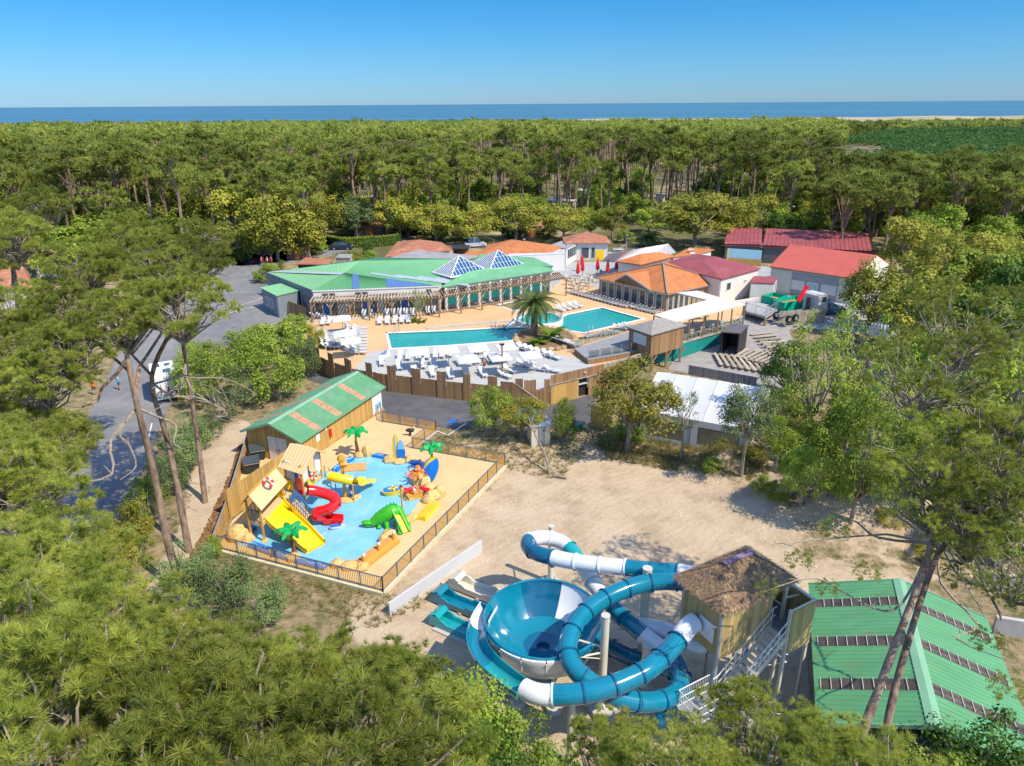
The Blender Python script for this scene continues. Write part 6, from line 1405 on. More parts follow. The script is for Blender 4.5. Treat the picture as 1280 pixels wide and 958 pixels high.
# ------------------------------------------------------------------ buildings
def building(name, label, eave, ze, ridge, zr, faces, roofm, wallm, inset=.4, z0=T, wins=(), cat='building', wallskip=(), th=.14, doors=(), wallth=None):
    ev = [G(x, y, ze) for x, y in eave]; rg = [G(x, y, zr) for x, y in ridge]
    c = sum(ev, Vector())/len(ev); t = thing(name, label, cat, Vector((c.x, c.y, z0)))
    poly_roof(t, ev, rg, faces, roofm, th)
    W = []
    n = len(ev)
    for i in range(n):
        p, a, b = ev[i], ev[i-1], ev[(i+1) % n]; da = (a-p).normalized(); db = (b-p).normalized(); q = p+(da+db)*inset; W.append(Vector((q.x, q.y, 0)))
    for i in range(n):
        if i in wallskip: continue
        a, b = W[i], W[(i+1) % n]; part('wall', MB().bar(a+Z3((z0-.3+ze-.08)/2), b+Z3((z0-.3+ze-.08)/2), .16, ze-.08-z0+.3), wallm, t)
    cc = sum(W, Vector())/n
    for e_, u0, u1, h0, h1, *fm in wins:
        a, b = W[e_], W[(e_+1) % n]; d = (b-a).normalized(); nr = Vector((d.y, -d.x, 0)); nr = nr if nr.dot(a-cc) > 0 else -nr; p, q = a.lerp(b, u0)+nr*.1, a.lerp(b, u1)+nr*.1; m_ = fm[0] if fm else M['white']
        f = part('window', MB().bar(p+Z3(z0+h0), q+Z3(z0+h0), .1, .09).bar(p+Z3(z0+h1), q+Z3(z0+h1), .1, .09).bar(p+Z3(z0+h0), p+Z3(z0+h1), .1, .09, (d.x, d.y, 0)).bar(q+Z3(z0+h0), q+Z3(z0+h1), .1, .09, (d.x, d.y, 0)), m_, t)
        part('pane', MB().bar(p+Z3(z0+(h0+h1)/2), q+Z3(z0+(h0+h1)/2), .04, h1-h0), fm[1] if len(fm) > 1 else M['glass'], f)
        k = max(1, round((q-p).length/1.0))
        if k > 1:
            mb = MB()
            for j in range(1, k): r_ = p.lerp(q, j/k); mb.bar(r_+Z3(z0+h0), r_+Z3(z0+h1), .09, .07, (d.x, d.y, 0))
            part('mullion', mb, m_, f)
    for e_, u0, u1, h1, dm in doors:
        a, b = W[e_], W[(e_+1) % n]; d = (b-a).normalized(); nr = Vector((d.y, -d.x, 0)); nr = nr if nr.dot(a-cc) > 0 else -nr; part('door', MB().bar(a.lerp(b, u0)+nr*.12+Z3(z0+h1/2), a.lerp(b, u1)+nr*.12+Z3(z0+h1/2), .06, h1), dm, t)
    return t, ev, rg, W
# --- main green roofed pool hall, left volume
ze = T+3.6; ev = [G(390, 364, ze), G(549, 357.5, ze), G(585, 324, ze+.2), G(470, 322, ze), G(332, 341, ze)]; P1, P2 = G(430.5, 341.5, T+4.6), G(451.5, 326, T+4.9)
t = thing('pool_hall', 'low pool hall with folded pale green metal roofs, white walls and blue rooflights', 'building', Vector((G(460, 370, T).x, G(460, 370, T).y, T))); hall = t
def rsheet(t, pts, m, pitch=.5, nm='roof'):                 # ribbed triangle or quad as narrow strips between two edges
    a, b, c, d = pts; part(nm, MB().corr(a, b, c, d, pitch, .04), m, t)
rsheet(t, (ev[4], P2, P1, ev[0]), M['greenl'], .6)  # one roof metal, tinted per slope: sunlight put into this paler left green
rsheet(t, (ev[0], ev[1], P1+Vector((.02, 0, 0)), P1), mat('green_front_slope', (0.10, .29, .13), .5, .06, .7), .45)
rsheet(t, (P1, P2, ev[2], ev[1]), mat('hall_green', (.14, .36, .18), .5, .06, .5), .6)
part('roof', MB().poly([ev[4], ev[3], P2]), M['greenshade'], t); part('roof', MB().poly([P2, ev[3], ev[2]]), M['greenshade'], t)  # back slopes: shade from facing away put into the darker green
def overlay(t, pts, m, nm, k=.07): 
    nr = (pts[1]-pts[0]).cross(pts[2]-pts[0]).normalized(); nr = nr if nr.z > 0 else -nr; part(nm, MB().poly([p+nr*k for p in pts]), m, t)
lp = lambda a, b, u: a.lerp(b, u)
overlay(t, [lp(P1, ev[0], .0), lp(P1, ev[0], .12), lp(P2, ev[4], .97), lp(P2, ev[4], .84)], mat('grey_rooflight', (.36, .42, .46), .4, .1, 2), 'rooflight')
e_ = lambda u, v: lp(lp(ev[0], ev[1], u), P1, v)
r_e = lambda k: lp(P1, ev[1], k)
overlay(t, [e_(.31, .01), e_(.37, .01), r_e(.15), r_e(.09)], M['bluepane'], 'rooflight')
overlay(t, [e_(.585, .01), e_(.95, .01), r_e(.90), r_e(.445)], M['bluepane'], 'rooflight')
for k in (.25, .5, .72, .9):
    a, b = lp(P1, P2, 0).lerp(ev[1], k), P2.lerp(ev[2], k); overlay(t, [lp(a, b, .1), lp(a, b, .16+.1*k), lp(a, b, .16+.1*k)+(ev[1]-P1).normalized()*5, lp(a, b, .1)+(ev[1]-P1).normalized()*5], mat('grey_rooflight', (.36, .42, .46)), 'rooflight')
zb = T
def wseg(t, a, b, z0, z1, m, nm='wall', th=.15): a = Vector((a.x, a.y, 0)); b = Vector((b.x, b.y, 0)); return part(nm, MB().bar(a+Z3((z0+z1)/2), b+Z3((z0+z1)/2), th, z1-z0), m, t)
def inw(p, c, k): d = Vector((c.x-p.x, c.y-p.y, 0)).normalized(); return Vector((p.x, p.y, 0))+d*k
cc = Vector((G(460, 350, T+3).x, G(460, 350, T+3).y, 0)); wv_ = [inw(p, cc, .15) for p in ev]
wseg(t, wv_[0], wv_[1], T+2.2, ze-.05, M['render']); wseg(t, wv_[4], wv_[0], T, ze-.05, M['greyd']); wseg(t, wv_[3], wv_[4], T, ze-.05, M['greyd']); wseg(t, wv_[1], wv_[2], T, ze-.05, M['render'])
d = (wv_[1]-wv_[0]).normalized(); nr = Vector((d.y, -d.x, 0)); LW = (wv_[1]-wv_[0]).length
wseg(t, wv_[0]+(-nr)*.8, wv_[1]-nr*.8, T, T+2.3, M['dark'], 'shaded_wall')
def facade(t, a, b, n, z0, z1, posts, pm, back=.0, panes=()):
    d = (b-a).normalized(); nr = Vector((d.y, -d.x, 0))
    for i in range(n+1): p = a.lerp(b, i/n); part('post', MB().box(p.x, p.y, z0, .16, .16, z1-z0, math.atan2(d.y, d.x)), posts, t)
    for i in range(n): p, q = a.lerp(b, (i+.1)/n), a.lerp(b, (i+.9)/n); part('pane', MB().bar(p+Z3((z0+z1)/2-a.z)-nr*.05, q+Z3((z0+z1)/2-a.z)-nr*.05, .05, (z1-z0)*.92), panes[i % len(panes)], t)
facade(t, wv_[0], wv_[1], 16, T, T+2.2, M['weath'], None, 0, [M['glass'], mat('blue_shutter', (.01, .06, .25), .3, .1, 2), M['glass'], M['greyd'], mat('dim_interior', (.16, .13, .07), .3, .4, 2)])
for u0, u1 in ((.07, .115), (.125, .17), (.33, .375), (.385, .43), (.90, .94)):
    a, b = wv_[0].lerp(wv_[1], u0)+nr*.1, wv_[0].lerp(wv_[1], u1)+nr*.1; f = wseg(t, a, b, T+2.45, T+3.2, M['post'], 'window', .06); wseg(f, a.lerp(b, .08)+nr*.05, a.lerp(b, .92)+nr*.05, T+2.53, T+3.12, M['glass'], 'pane', .04)
for k in range(9): a = wv_[4].lerp(wv_[0], .08+.1*k); b = wv_[4].lerp(wv_[0], .14+.1*k); n2 = Vector((-(wv_[0]-wv_[4]).normalized().y, (wv_[0]-wv_[4]).normalized().x, 0)); n2 = -n2 if n2.x > 0 else n2; wseg(t, a+n2*.1, b+n2*.1, T+.5, T+2.6, M['glass'], 'window', .05)
part('gutter', MB().bar(ev[0]+Z3(-.05), ev[1]+Z3(-.05), .14, .14), M['white'], t); part('bargeboard', MB().bar(ev[4], ev[0], .08, .3), M['greyd'], t)
# side annex
ea = [(344+1, 369.5), (374, 362.8), (352, 354), (325, 359.5)]
building('side_annex', 'small grey annex with a pale green roof at the left end of the pool hall', ea, T+3.0, [], 0, [(0, 1, 2, 3)], M['greenl'], M['greyd'], .2, wins=((3, .2, .4, .8, 2.0), (3, .5, .7, .8, 2.0)))
# --- right wing with hipped green roof and glass pyramids
z2 = T+3.5; wv2 = [G(552, 359, z2), G(691, 338, z2), G(664, 318, z2), G(525, 330, z2)]
t, evw, rgw, Ww = building('pool_hall_wing', 'right wing of the pool hall with green roof, white fascia and a row of windows', [(551, 359), (692, 338.5), (668, 322), (600, 318)], z2, [(585, 340), (650, 328)], z2+.8, [(0, 1, 5, 4), (1, 2, 5), (2, 3, 4, 5), (3, 0, 4)], M['green'], M['render'], .5,
    wins=[(0, .02+.0975*k, .085+.0975*k, 2.2, 2.95, M['white'], M['glass']) for k in range(10)])
a, b = Ww[0], Ww[1]; d = (b-a).normalized(); nr = Vector((d.y, -d.x, 0))
for k in range(11): p = a.lerp(b, k/10)+nr*.12; part('pilaster', MB().box(p.x, p.y, T, .35, .3, z2-T-.1, math.atan2(d.y, d.x)), M['white'], t)
for k in range(10): part('curtain', MB().bar(a.lerp(b, (k+.15)/10)+nr*.1+Z3(T+1.35), a.lerp(b, (k+.85)/10)+nr*.1+Z3(T+1.35), .06, 1.1), M['tealwall'], t); part('glazing', MB().bar(a.lerp(b, (k+.15)/10)+nr*.12+Z3(T+.45), a.lerp(b, (k+.85)/10)+nr*.12+Z3(T+.45), .04, .7), M['glass'], t)
t, *_ = building('flat_roof_link', 'low grey flat roof between the pool hall and the clay tiled houses', [(470, 327), (560, 331), (600, 320), (520, 313)], T+3.5, [], 0, [(0, 1, 2, 3)], mat('grey_flat_roof', (.30, .29, .31), .8, .1, .6, (.22, .21, .23), .4, .4), M['render'], .3)
building('green_corner_roof', 'bright green flat roof at the far right end of the pool hall', [(642, 330), (692, 333), (672, 324), (640, 323)], z2+.2, [], 0, [(0, 1, 2, 3)], M['green'], M['white'], .2)
def pyramid(base, zb_, apex, za, label):
    b = [G(x, y, zb_) for x, y in base]; ap = G(*apex, za)
    if len(b) == 3: b.append(b[0]+b[2]-b[1])
    c = sum(b, Vector())/4; t = thing('glass_pyramid', label, 'rooflight', Vector((c.x, c.y, zb_))); ap = Vector((c.x, c.y, zb_+hgt_at(Vector((c.x, c.y, zb_)), apex[1])))
    for i in range(4):
        p, q = b[i], b[(i+1) % 4]; part('pane', MB().poly([p, q, ap]), M['glassb'], t); part('hip_bar', MB().bar(p, ap, .14, .12), M['white'], t); part('sill', MB().bar(p, q, .2, .2), M['white'], t)
        nr = (q-p).cross(ap-p).normalized(); nr = nr if nr.z > 0 else -nr; k = 11
        for j in range(1, k):
            u = j/k; s = p.lerp(q, u); m_ = (p+q)/2; up = ap-m_; f = 1-abs(2*u-1); part('glazing_bar', MB().bar(s+nr*.03, s+up*f+nr*.03, .075, .07), M['white'], t)
        for v in (.33, .66): part('transom', MB().bar(p.lerp(ap, v)+nr*.02, q.lerp(ap, v)+nr*.02, .04, .04), M['white'], t)
    return t
pyramid([(540, 341), (563.5, 347), (609, 338.5)], z2+.5, (570, 320), z2+3.6, 'left white barred glass pyramid on the pool hall roof'); pyramid([(589, 329.5), (612, 338.5), (656.5, 331.5)], z2+.5, (620.6, 313), z2+3.9, 'right white barred glass pyramid, the farther one with blue panes')
# pergola
t = thing('pergola', 'long timber pergola with close slats along the front of the pool hall', 'pergola', TP(390, 396)); zt = T+2.75
FRt = [G(388, 378.5, zt), G(460, 376, zt), G(548, 372.5, zt), G(628, 360, zt), G(708, 347.5, zt)]
BKt = [G(392, 372.5, zt), G(462, 369.5, zt), G(543, 364, zt), G(622, 353.5, zt), G(700, 341.5, zt)]
for P in (FRt, BKt):
    for a, b in zip(P, P[1:]): part('beam', MB().bar(a, b, .12, .2), M['post'], t)
for i in range(4):
    a0, a1, b0, b1 = FRt[i], FRt[i+1], BKt[i], BKt[i+1]; k = int((a1-a0).length/.42)
    for j in range(k): f, g_ = a0.lerp(a1, j/k), b0.lerp(b1, j/k); part('slat', MB().bar(f+(f-g_)*.12+Z3(.17), g_+Z3(.17), .13, .12), M['weath'] if i < 2 else M['post'], t)
    kp = 3
    for j in range(kp):
        p = a0.lerp(a1, j/kp); part('post', MB().box(p.x, p.y, T, .2, .2, zt-T), M['post'], t)
        for s_ in (-1, 1): q = a0.lerp(a1, min(1, max(0, j/kp+s_*.07))) ; part('brace', MB().bar(Vector((p.x, p.y, zt-.9)), q+Z3(-.1), .09), M['weath'], t)
p = FRt[-1]; part('post', MB().box(p.x, p.y, T, .2, .2, zt-T), M['post'], t)
def screen(a, b, h, label, m='wood', z=T): t = thing('board_screen', label, 'fence', a); boards(t, a, b, z, z+h, M[m], .22); return t
screen(TP(362, 393), TP(384, 402), 1.9, 'brown board screen at the left end of the pergola beside the annex')

# --- orange tiled restaurant
zo = T+2.7
t, evr, rgr, Wr = building('restaurant', 'restaurant with a broad orange tiled hipped roof and tall white framed windows by the pool', [(744, 347), (834, 367.5), (904, 352.5), (838, 325)], zo, [(829, 330)], zo+2.6, [(0, 1, 4), (1, 2, 4), (2, 3, 4), (3, 0, 4)], M['tile'], mat('restaurant_wall', (.33, .26, .18), .8, .1, 2), .5,
    wins=[(0, .04+.118*k, .125+.118*k, .15, 2.3, M['white'], M['glass']) for k in range(8)]+[(1, .03+.1*k, .11+.1*k, .15, 2.3, M['white'], M['glass']) for k in range(4)])
g0, g1, gp, gv = G(769, 351, zo), G(814, 364.5, zo), G(783, 343.5, zo+1.7), G(811, 338.5, zo+1.9)
part('gable_roof', MB().poly([gp+Z3(.05), g1+Z3(.05), gv]), M['tile'], t); part('gable_roof', MB().poly([g0+Z3(.05), gp+Z3(.05), gv]), M['tile'], t); part('gable', MB().poly([g0, g1, gp]), mat('gable_wood', (.20, .14, .09), .7, .15, 3), t)
for a, b in ((g0, gp), (gp, g1)): part('bargeboard', MB().bar(a+Z3(.03), b+Z3(.03), .12, .2), M['metal'], t)
for i in range(4): part('gutter', MB().bar(evr[i]-Z3(.1), evr[(i+1) % 4]-Z3(.1), .12, .12), M['metal'], t); part('hip_tiles', MB().bar(evr[i]+Z3(.1), rgr[0]+Z3(.1), .22, .12), mat('hip_tile_grey', (.30, .22, .18), .8, .2, 3), t)
for u in (.15, .38, .6, .85): p = (g0.lerp(g1, u)); part('gable_strut', MB().bar(Vector((p.x, p.y, zo)), gp.lerp(p, .35), .1), M['post'], t)
t2, *_ = building('tiled_annex', 'small orange tiled roofs stepping behind the restaurant towards the white tent', [(770, 327), (800, 331), (845, 320), (805, 311)], T+2.9, [(800, 318), (822, 315)], T+3.8, [(0, 1, 4), (1, 2, 5, 4), (2, 3, 5), (3, 0, 4, 5)], M['tile'], M['render'], .4)
building('tiled_annex', 'low orange tiled lean-to with satellite dishes behind the red roof', [(838, 322), (872, 318), (893, 312), (862, 309.5)], T+3.0, [], 0, [(0, 1, 2, 3)], M['tile'], M['render'], .4)
for x, y in ((864, 313), (866, 317.5)): p = G(x, y, T+3.4); tt = thing('satellite_dish', 'white satellite dish on the tiled lean-to, ' + ('upper' if y < 315 else 'lower')+' one', 'dish', p); part('dish', MB().lathe(p, [(.05, -.05), (.35, .03), (.55, .14)], 14), M['plastic'], tt, True); part('mast', MB().cyl(p.x, p.y, p.z-.5, .04, .5, 6), M['metal'], tt)
zr_ = T+3.9
t, *_ = building('red_roof_kitchen', 'white walled block with a dark red hipped roof behind the restaurant', [(822, 330), (902, 349), (951, 335.5), (871, 317.5)], zr_, [(878, 325), (895, 321)], zr_+1.1, [(0, 1, 4), (1, 2, 5, 4), (2, 3, 5), (3, 0, 4, 5)], M['redroof'], M['render'], .3,
    wins=((1, .15, .26, 1.9, 3.0), (1, .62, .68, 2.4, 2.7)))
building('white_annex', 'low white block with a small red roof to the right of the red roofed kitchen', [(938, 353.5), (968, 354.5), (972, 347), (943, 345)], T+2.9, [], 0, [(0, 1, 2, 3)], M['redroof'], M['render'], .12)
t = thing('service_walls', 'stepped white parapet wall below the red roofed kitchen', 'wall', TP(905, 385))
for a, b, h, m_ in (((902, 377), (941, 368), 1.6, 'cream'), ((905, 387), (948, 380), 1.0, 'render'), ((941, 372), (968, 376), 2.6, 'render')): wseg(t, TP(*a), TP(*b), T, T+h, M[m_])
# --- big red hall on the right
zh = T+3.8
t, evh, rgh, Wh = building('red_roof_hall', 'large hall with a bright red gabled roof and grey roller doors behind the truck', [(962, 333), (1070, 348.5), (1113, 331), (1010, 317)], zh, [(988, 305.5), (1096, 319)], zh+2.1, [(0, 1, 5, 4), (2, 3, 4, 5)], mat('red_hall_roof', (.47, .10, .075), .6, .06, .5, (.42, .09, .07), .4, .4), mat('hall_wall', (.62, .60, .52), .85, .06, 1), .25)
for i, j, k in ((1, 2, 5), (3, 0, 4)): V_ = evh+rgh; part('gable', MB().poly([V_[i].lerp(V_[j], .03), V_[j].lerp(V_[i], .03), V_[k]-Z3(.1)]), MATS['hall_wall'], t)
a, b = Wh[0], Wh[1]; d = (b-a).normalized(); nr = Vector((d.y, -d.x, 0))
part('door_band', MB().bar(a.lerp(b, .27)+nr*.1+Z3(T+1.7), a.lerp(b, .83)+nr*.1+Z3(T+1.7), .06, 3.4), mat('hall_grey', (.30, .30, .32), .7, .06, 2), t)
for u0, u1, h0, h1, m_ in ((.28, .44, .9, 2.3, 'plastic'), (.64, .82, .9, 2.3, 'plastic')): part('roller_door', MB().bar(a.lerp(b, u0)+nr*.16+Z3(T+(h0+h1)/2), a.lerp(b, u1)+nr*.16+Z3(T+(h0+h1)/2), .05, h1-h0), M[m_], t)
f = part('door', MB().bar(a.lerp(b, .47)+nr*.16+Z3(T+1.15), a.lerp(b, .60)+nr*.16+Z3(T+1.15), .06, 2.3), M['white'], t)
for u0, u1 in ((.48, .53), (.54, .59)): part('pane', MB().bar(a.lerp(b, u0)+nr*.2+Z3(T+1.2), a.lerp(b, u1)+nr*.2+Z3(T+1.2), .04, 1.9), mat('pale_glass', (.30, .50, .55), .15, .1, 2, spec=.6), f)
part('gutter', MB().bar(evh[0]-Z3(.1), evh[1]-Z3(.1), .12, .14), M['post'], t)
def ribroof(t, a, b, c, d, m, p=.5): part('roof', MB().corr(a, b, c, d, p, .07), m, t)
# long dark red building behind, two bays
for pts, lab, W_ in (([(905, 306.5), (952, 307.5), (952, 294.5), (910, 292)], 'left bay of the long dark red roofed sanitary block with a blue and orange front', 1), ([(953, 308), (1090, 316), (1084, 300.5), (957, 294)], 'long right bay of the dark red ribbed roof behind the red hall', 0)):
    t, e3, *_ = building('sanitary_block', lab, pts[:2]+[(pts[2][0], pts[2][1]-2), (pts[3][0], pts[3][1]-2)], T+3.0, [], 0, [(0, 1, 2, 3)], M['redroof'], mat('dark_wall', (.12, .12, .12), .8, .1, 2), .3)
    u = Z3(.2); ribroof(t, e3[0]+u, e3[1]+u, e3[2]+u*5, e3[3]+u*5, M['redroof'], .7)
    if W_:
        a = TP(908, 331); b = TP(951, 334); wseg(t, a, b, T, T+1.2, M['woodl'], 'dado'); wseg(t, a+Vector((0, .3, 0)), b+Vector((0, .3, 0)), T+1.2, T+2.8, mat('pale_blue_wall', (.35, .60, .72), .7, .05, 2)); wseg(t, TP(908, 332), TP(909.5, 332.1), T, T+2.9, M['yellow'], 'post', .3)
# --- clay tiled houses behind the pool hall
T4 = [(0, 1, 4), (1, 2, 4), (2, 3, 4), (3, 0, 4)]; T5 = [(0, 1, 5, 4), (1, 2, 5), (2, 3, 4, 5), (3, 0, 4)]
building('tiled_house', 'pale green house with a weathered clay roof behind the left of the pool hall', [(481, 321), (566, 312.5), (552, 303), (497, 302)], T+3.0, [(524, 299.5)], T+4.0, T4, M['tileold'], mat('pale_green_wall', (.50, .58, .46), .8, .06, 2), .6, wins=((0, .45, .6, .6, 2.1), (0, .66, .9, .6, 2.1)), doors=((0, .1, .35, 2.0, M['tealwall']),))
building('tiled_house', 'long clay tiled roof with white lower walls behind the two glass pyramids', [(598, 318.5), (690, 316), (706, 309), (610, 306)], T+2.9, [(640, 299.5), (660, 302)], T+4.1, T5, M['tile'], M['render'], .4)
building('tiled_house', 'low clay lean-to roof tucked left of the second glass pyramid', [(577, 319), (603, 322), (618, 314), (588, 313)], T+2.6, [], 0, [(0, 1, 2, 3)], M['tile'], M['render'], .3)
building('white_annex', 'long white flat roofed strip in front of the clay tiled house', [(634, 320), (706, 317), (706, 312), (640, 312)], T+2.9, [], 0, [(0, 1, 2, 3)], M['tarp'], M['white'], .1)
building('tiled_house', 'square clay tiled reception with an open red post front beside the plaza', [(705, 304), (764, 303.5), (758, 295.5), (703, 296.5)], T+3.2, [(733, 290)], T+4.4, T4, M['tileold'], M['render'], .6, wins=((0, .35, .55, .3, 2.3), (0, .6, .7, .3, 2.3)), doors=((0, .72, .92, 1.8, M['yellow']), (0, .08, .2, 2.0, M['dark'])))
t, e3, *_ = building('glazed_porch', 'white glazed porch with a grey mono roof left of the reception', [(688, 306), (707, 311.5), (727, 301.5), (706, 300)], T+3.0, [], 0, [(0, 1, 2, 3)], mat('grey_flat_roof', (.3, .29, .31)), M['render'], .15, wins=((1, .1, .9, 1.0, 2.7),))
for x in (726, 757): p = TP(x, 316); solo('red_post', MB().box(p.x, p.y, T, .3, .3, 3.1), M['red'], 'red painted post at the '+('left' if x < 740 else 'right')+' of the reception front', 'post', p)
# cabins among the trees
for x, y, w_, lab, m_ in ((370, 318, 30, 'dark timber cabin with an orange door and clay roof by the bicycle racks', 'tileold'), (460, 292, 40, 'brown cabin with a clay roof behind the clipped hedge', 'tileold'), (662, 291, 30, 'small square clay roofed cabin among the shrubs', 'tileold'), (598, 284, 26, 'cabin with a dark clay roof half hidden by trees', 'tileold'), (552, 281, 14, 'tiny clay roof glimpsed between tree trunks', 'tileold')):
    t, *_ = building('cabin', lab, [(x-w_/2, y-8), (x+w_/2, y-8.5), (x+w_/2+2, y-13), (x-w_/2+4, y-13)], T+2.3, [(x-w_/2+4, y-15.5), (x+w_/2-2, y-16)], T+3.0, T5, M[m_], mat('cabin_timber', (.17, .12, .09), .85, .2, 3), .3, doors=((0, .4, .65, 2.0, mat('orange_door', (.5, .17, .05), .7, .1, 2)),))
building('garage_roof', 'low pink-orange tiled roof in front of the timber cabin', [(370, 330), (412, 330.5), (416, 324), (382, 322)], T+2.3, [], 0, [(0, 1, 2, 3)], M['tileold'], M['dark'], .3)
building('carport', 'grey timber bin shelter beside the lane', [(419, 322), (438, 322.5), (441, 318), (424, 317.5)], T+2.2, [], 0, [(0, 1, 2, 3)], M['greyw'], M['weath'], .2)
building('carport', 'dark flat carport beside the parked van', [(565, 311), (586, 311), (587, 306.5), (566, 306)], T+2.4, [], 0, [(0, 1, 2, 3)], M['dark'], M['post'], .2, wallskip=(0, 1))
# left white house with terracotta roof seen through pines, right house behind pines
building('tiled_house', 'white house with a red clay roof behind the pines at the left edge', [(-25, 363), (42, 362), (36, 340), (-20, 338)], 4.2, [(-5, 335), (28, 333)], 6.2, T5, M['tileold'], M['render'], .4, z0=.3, wins=((0, .6, .75, .4, 2.2), (0, .8, .9, .4, 2.2)))
building('tiled_house', 'second red clay roof with white gable beyond the left house', [(40, 326), (74, 318), (78, 308), (46, 312)], 4.8, [(50, 309), (74, 304)], 6.4, T5, M['tileold'], M['render'], .3, z0=.8)
building('tiled_house', 'house with a dull red roof hidden behind the big pine on the right', [(1195, 505), (1275, 515), (1282, 478), (1215, 470)], 3.2, [(1212, 478), (1270, 482)], 4.6, T5, M['redroof'], M['render'], .4, z0=0)
# tents
def ridge_tent(label, eave, ze_, ridge, zr_, z0, walls=True, m='tarp'):
    ev = [G(x, y, ze_) for x, y in eave]; rg = [G(x, y, zr_) for x, y in ridge]; t = thing('marquee', label, 'marquee', Vector((ev[0].x, ev[0].y, z0)))
    n = 5
    for k in range(n):
        for (a, b, r0, r1) in ((ev[0], ev[1], rg[0], rg[1]), (ev[3], ev[2], rg[0], rg[1])):
            p, q = a.lerp(b, k/n), a.lerp(b, (k+1)/n); u, v = r0.lerp(r1, k/n), r0.lerp(r1, (k+1)/n); s = MB(); vs = []
            for i in range(5):
                for j in range(5): w_ = p.lerp(q, i/4).lerp(u.lerp(v, i/4), j/4); vs.append(w_-Z3(.10*math.sin(math.pi*i/4)*math.sin(math.pi*j/4)))
            s.add(vs, [(i*5+j, (i+1)*5+j, (i+1)*5+j+1, i*5+j+1) for i in range(4) for j in range(4)]); part('roof_panel', s, M[m], t, True)
    for k in range(n+1):
        for a, b in ((ev[0], ev[1]), (ev[3], ev[2])): part('seam', MB().bar(a.lerp(b, k/n)+Z3(.03), rg[0].lerp(rg[1], k/n)+Z3(.03), .09, .05), M['render'], t)
    part('gable', MB().poly([ev[0], ev[3], rg[0]]), M[m], t); part('gable', MB().poly([ev[1], ev[2], rg[1]]), M[m], t)
    if walls:
        for a, b in ((ev[0], ev[1]), (ev[1], ev[2]), (ev[2], ev[3]), (ev[3], ev[0])):
            k = max(1, round((b-a).length/4.5))
            for j in range(k):
                p, q = a.lerp(b, (j+.02)/k), a.lerp(b, (j+.98)/k); h = ze_-z0; pz = lambda w_, z: Vector((w_.x, w_.y, z0+z))
                for u0, u1, h0, h1 in ((0, 1, h*.78, h), (0, 1, 0, h*.16), (0, .1, h*.16, h*.78), (.9, 1, h*.16, h*.78)):
                    x0, x1 = p.lerp(q, u0), p.lerp(q, u1); part('wall_panel', MB().bar(pz(x0, (h0+h1)/2), pz(x1, (h0+h1)/2), .05, h1-h0), M[m], t)
                x0, x1 = p.lerp(q, .1), p.lerp(q, .9); part('clear_window', MB().bar(pz(x0, h*.47), pz(x1, h*.47), .02, h*.62), mat('marquee_window', (.20, .18, .13), .15, .3, 1, spec=.5), t)
            for j in range(k+1): p = a.lerp(b, j/k); part('leg', MB().box(p.x, p.y, z0, .12, .12, ze_-z0), M['metal'], t)
    return t
ridge_tent('big white marquee with clear side windows behind the thin trees', [(800, 513), (935, 537), (963, 487), (838, 467)], 2.7, [(822, 466), (952, 484)], 4.6, 0)
ridge_tent('white tent with a long ridge behind the cafe terrace', [(752, 327), (800, 331), (845, 316), (800, 312)], T+2.6, [(762, 317), (835, 305)], T+4.6, T, False)
p = GG(1105, 420); ridge_tent('small white tent glimpsed between the trees on the right', [(1083, 418), (1112, 424), (1117, 408), (1095, 403)], 3.0, [(1090, 405), (1110, 407)], 4.4, 0, False)
# pale canopies over the raised walkway
def canopy(label, pts, z, zf, th=.18, posts=True, m='canopy'):
    P = [G(x, y, z) for x, y in pts]; t = thing('canopy', label, 'canopy', Vector((P[0].x, P[0].y, zf))); part('roof', MB().prism([(p.x, p.y) for p in P], z-th, z), M[m], t)
    if posts:
        for a, b in zip(P, P[1:]+P[:1]):
            k = max(1, round((b-a).length/2.6))
            for j in range(k): p = a.lerp(b, (j+.02)/k); part('post', MB().box(p.x, p.y, zf, .14, .14, z-zf-th), M['post'], t)
    return t, P
DZ = T+.75
t, P = canopy('long off-white flat canopy over the raised walkway right of the kiosk', [(817, 393.5), (843, 402.5), (932, 380.5), (905, 374), (884, 375)], DZ+2.7, DZ)
dk = [Vector((p.x, p.y, DZ)) for p in P]; part('deck', MB().prism([(p.x, p.y) for p in dk], DZ-.25, DZ), M['weath'], t)
glassrail([dk[1], dk[2]], DZ, 'glass railing under the long off-white canopy', 1.1, 1.6)
canopy('smaller off-white canopy joining the restaurant corner', [(846, 366), (884, 375), (905, 373.5), (872, 363.5)], DZ+2.4, T)
for k in range(7): p = dk[1].lerp(dk[2], (k+.5)/7)+(dk[4]-dk[1]).normalized()*1.2; tt = thing('folding_chair', 'pale folding chair under the long canopy', 'chair', p, 'folding chairs under the canopy'); part('seat', MB().box(p.x, p.y, DZ+.42, .45, .45, .05), M['plastic'], tt); part('backrest', MB().box(p.x, p.y+.22, DZ+.45, .45, .05, .5), M['plastic'], tt); [part('leg', MB().box(p.x+sx*.19, p.y+sy*.19, DZ, .04, .04, .42), M['metal'], tt) for sx in (-1, 1) for sy in (-1, 1)]
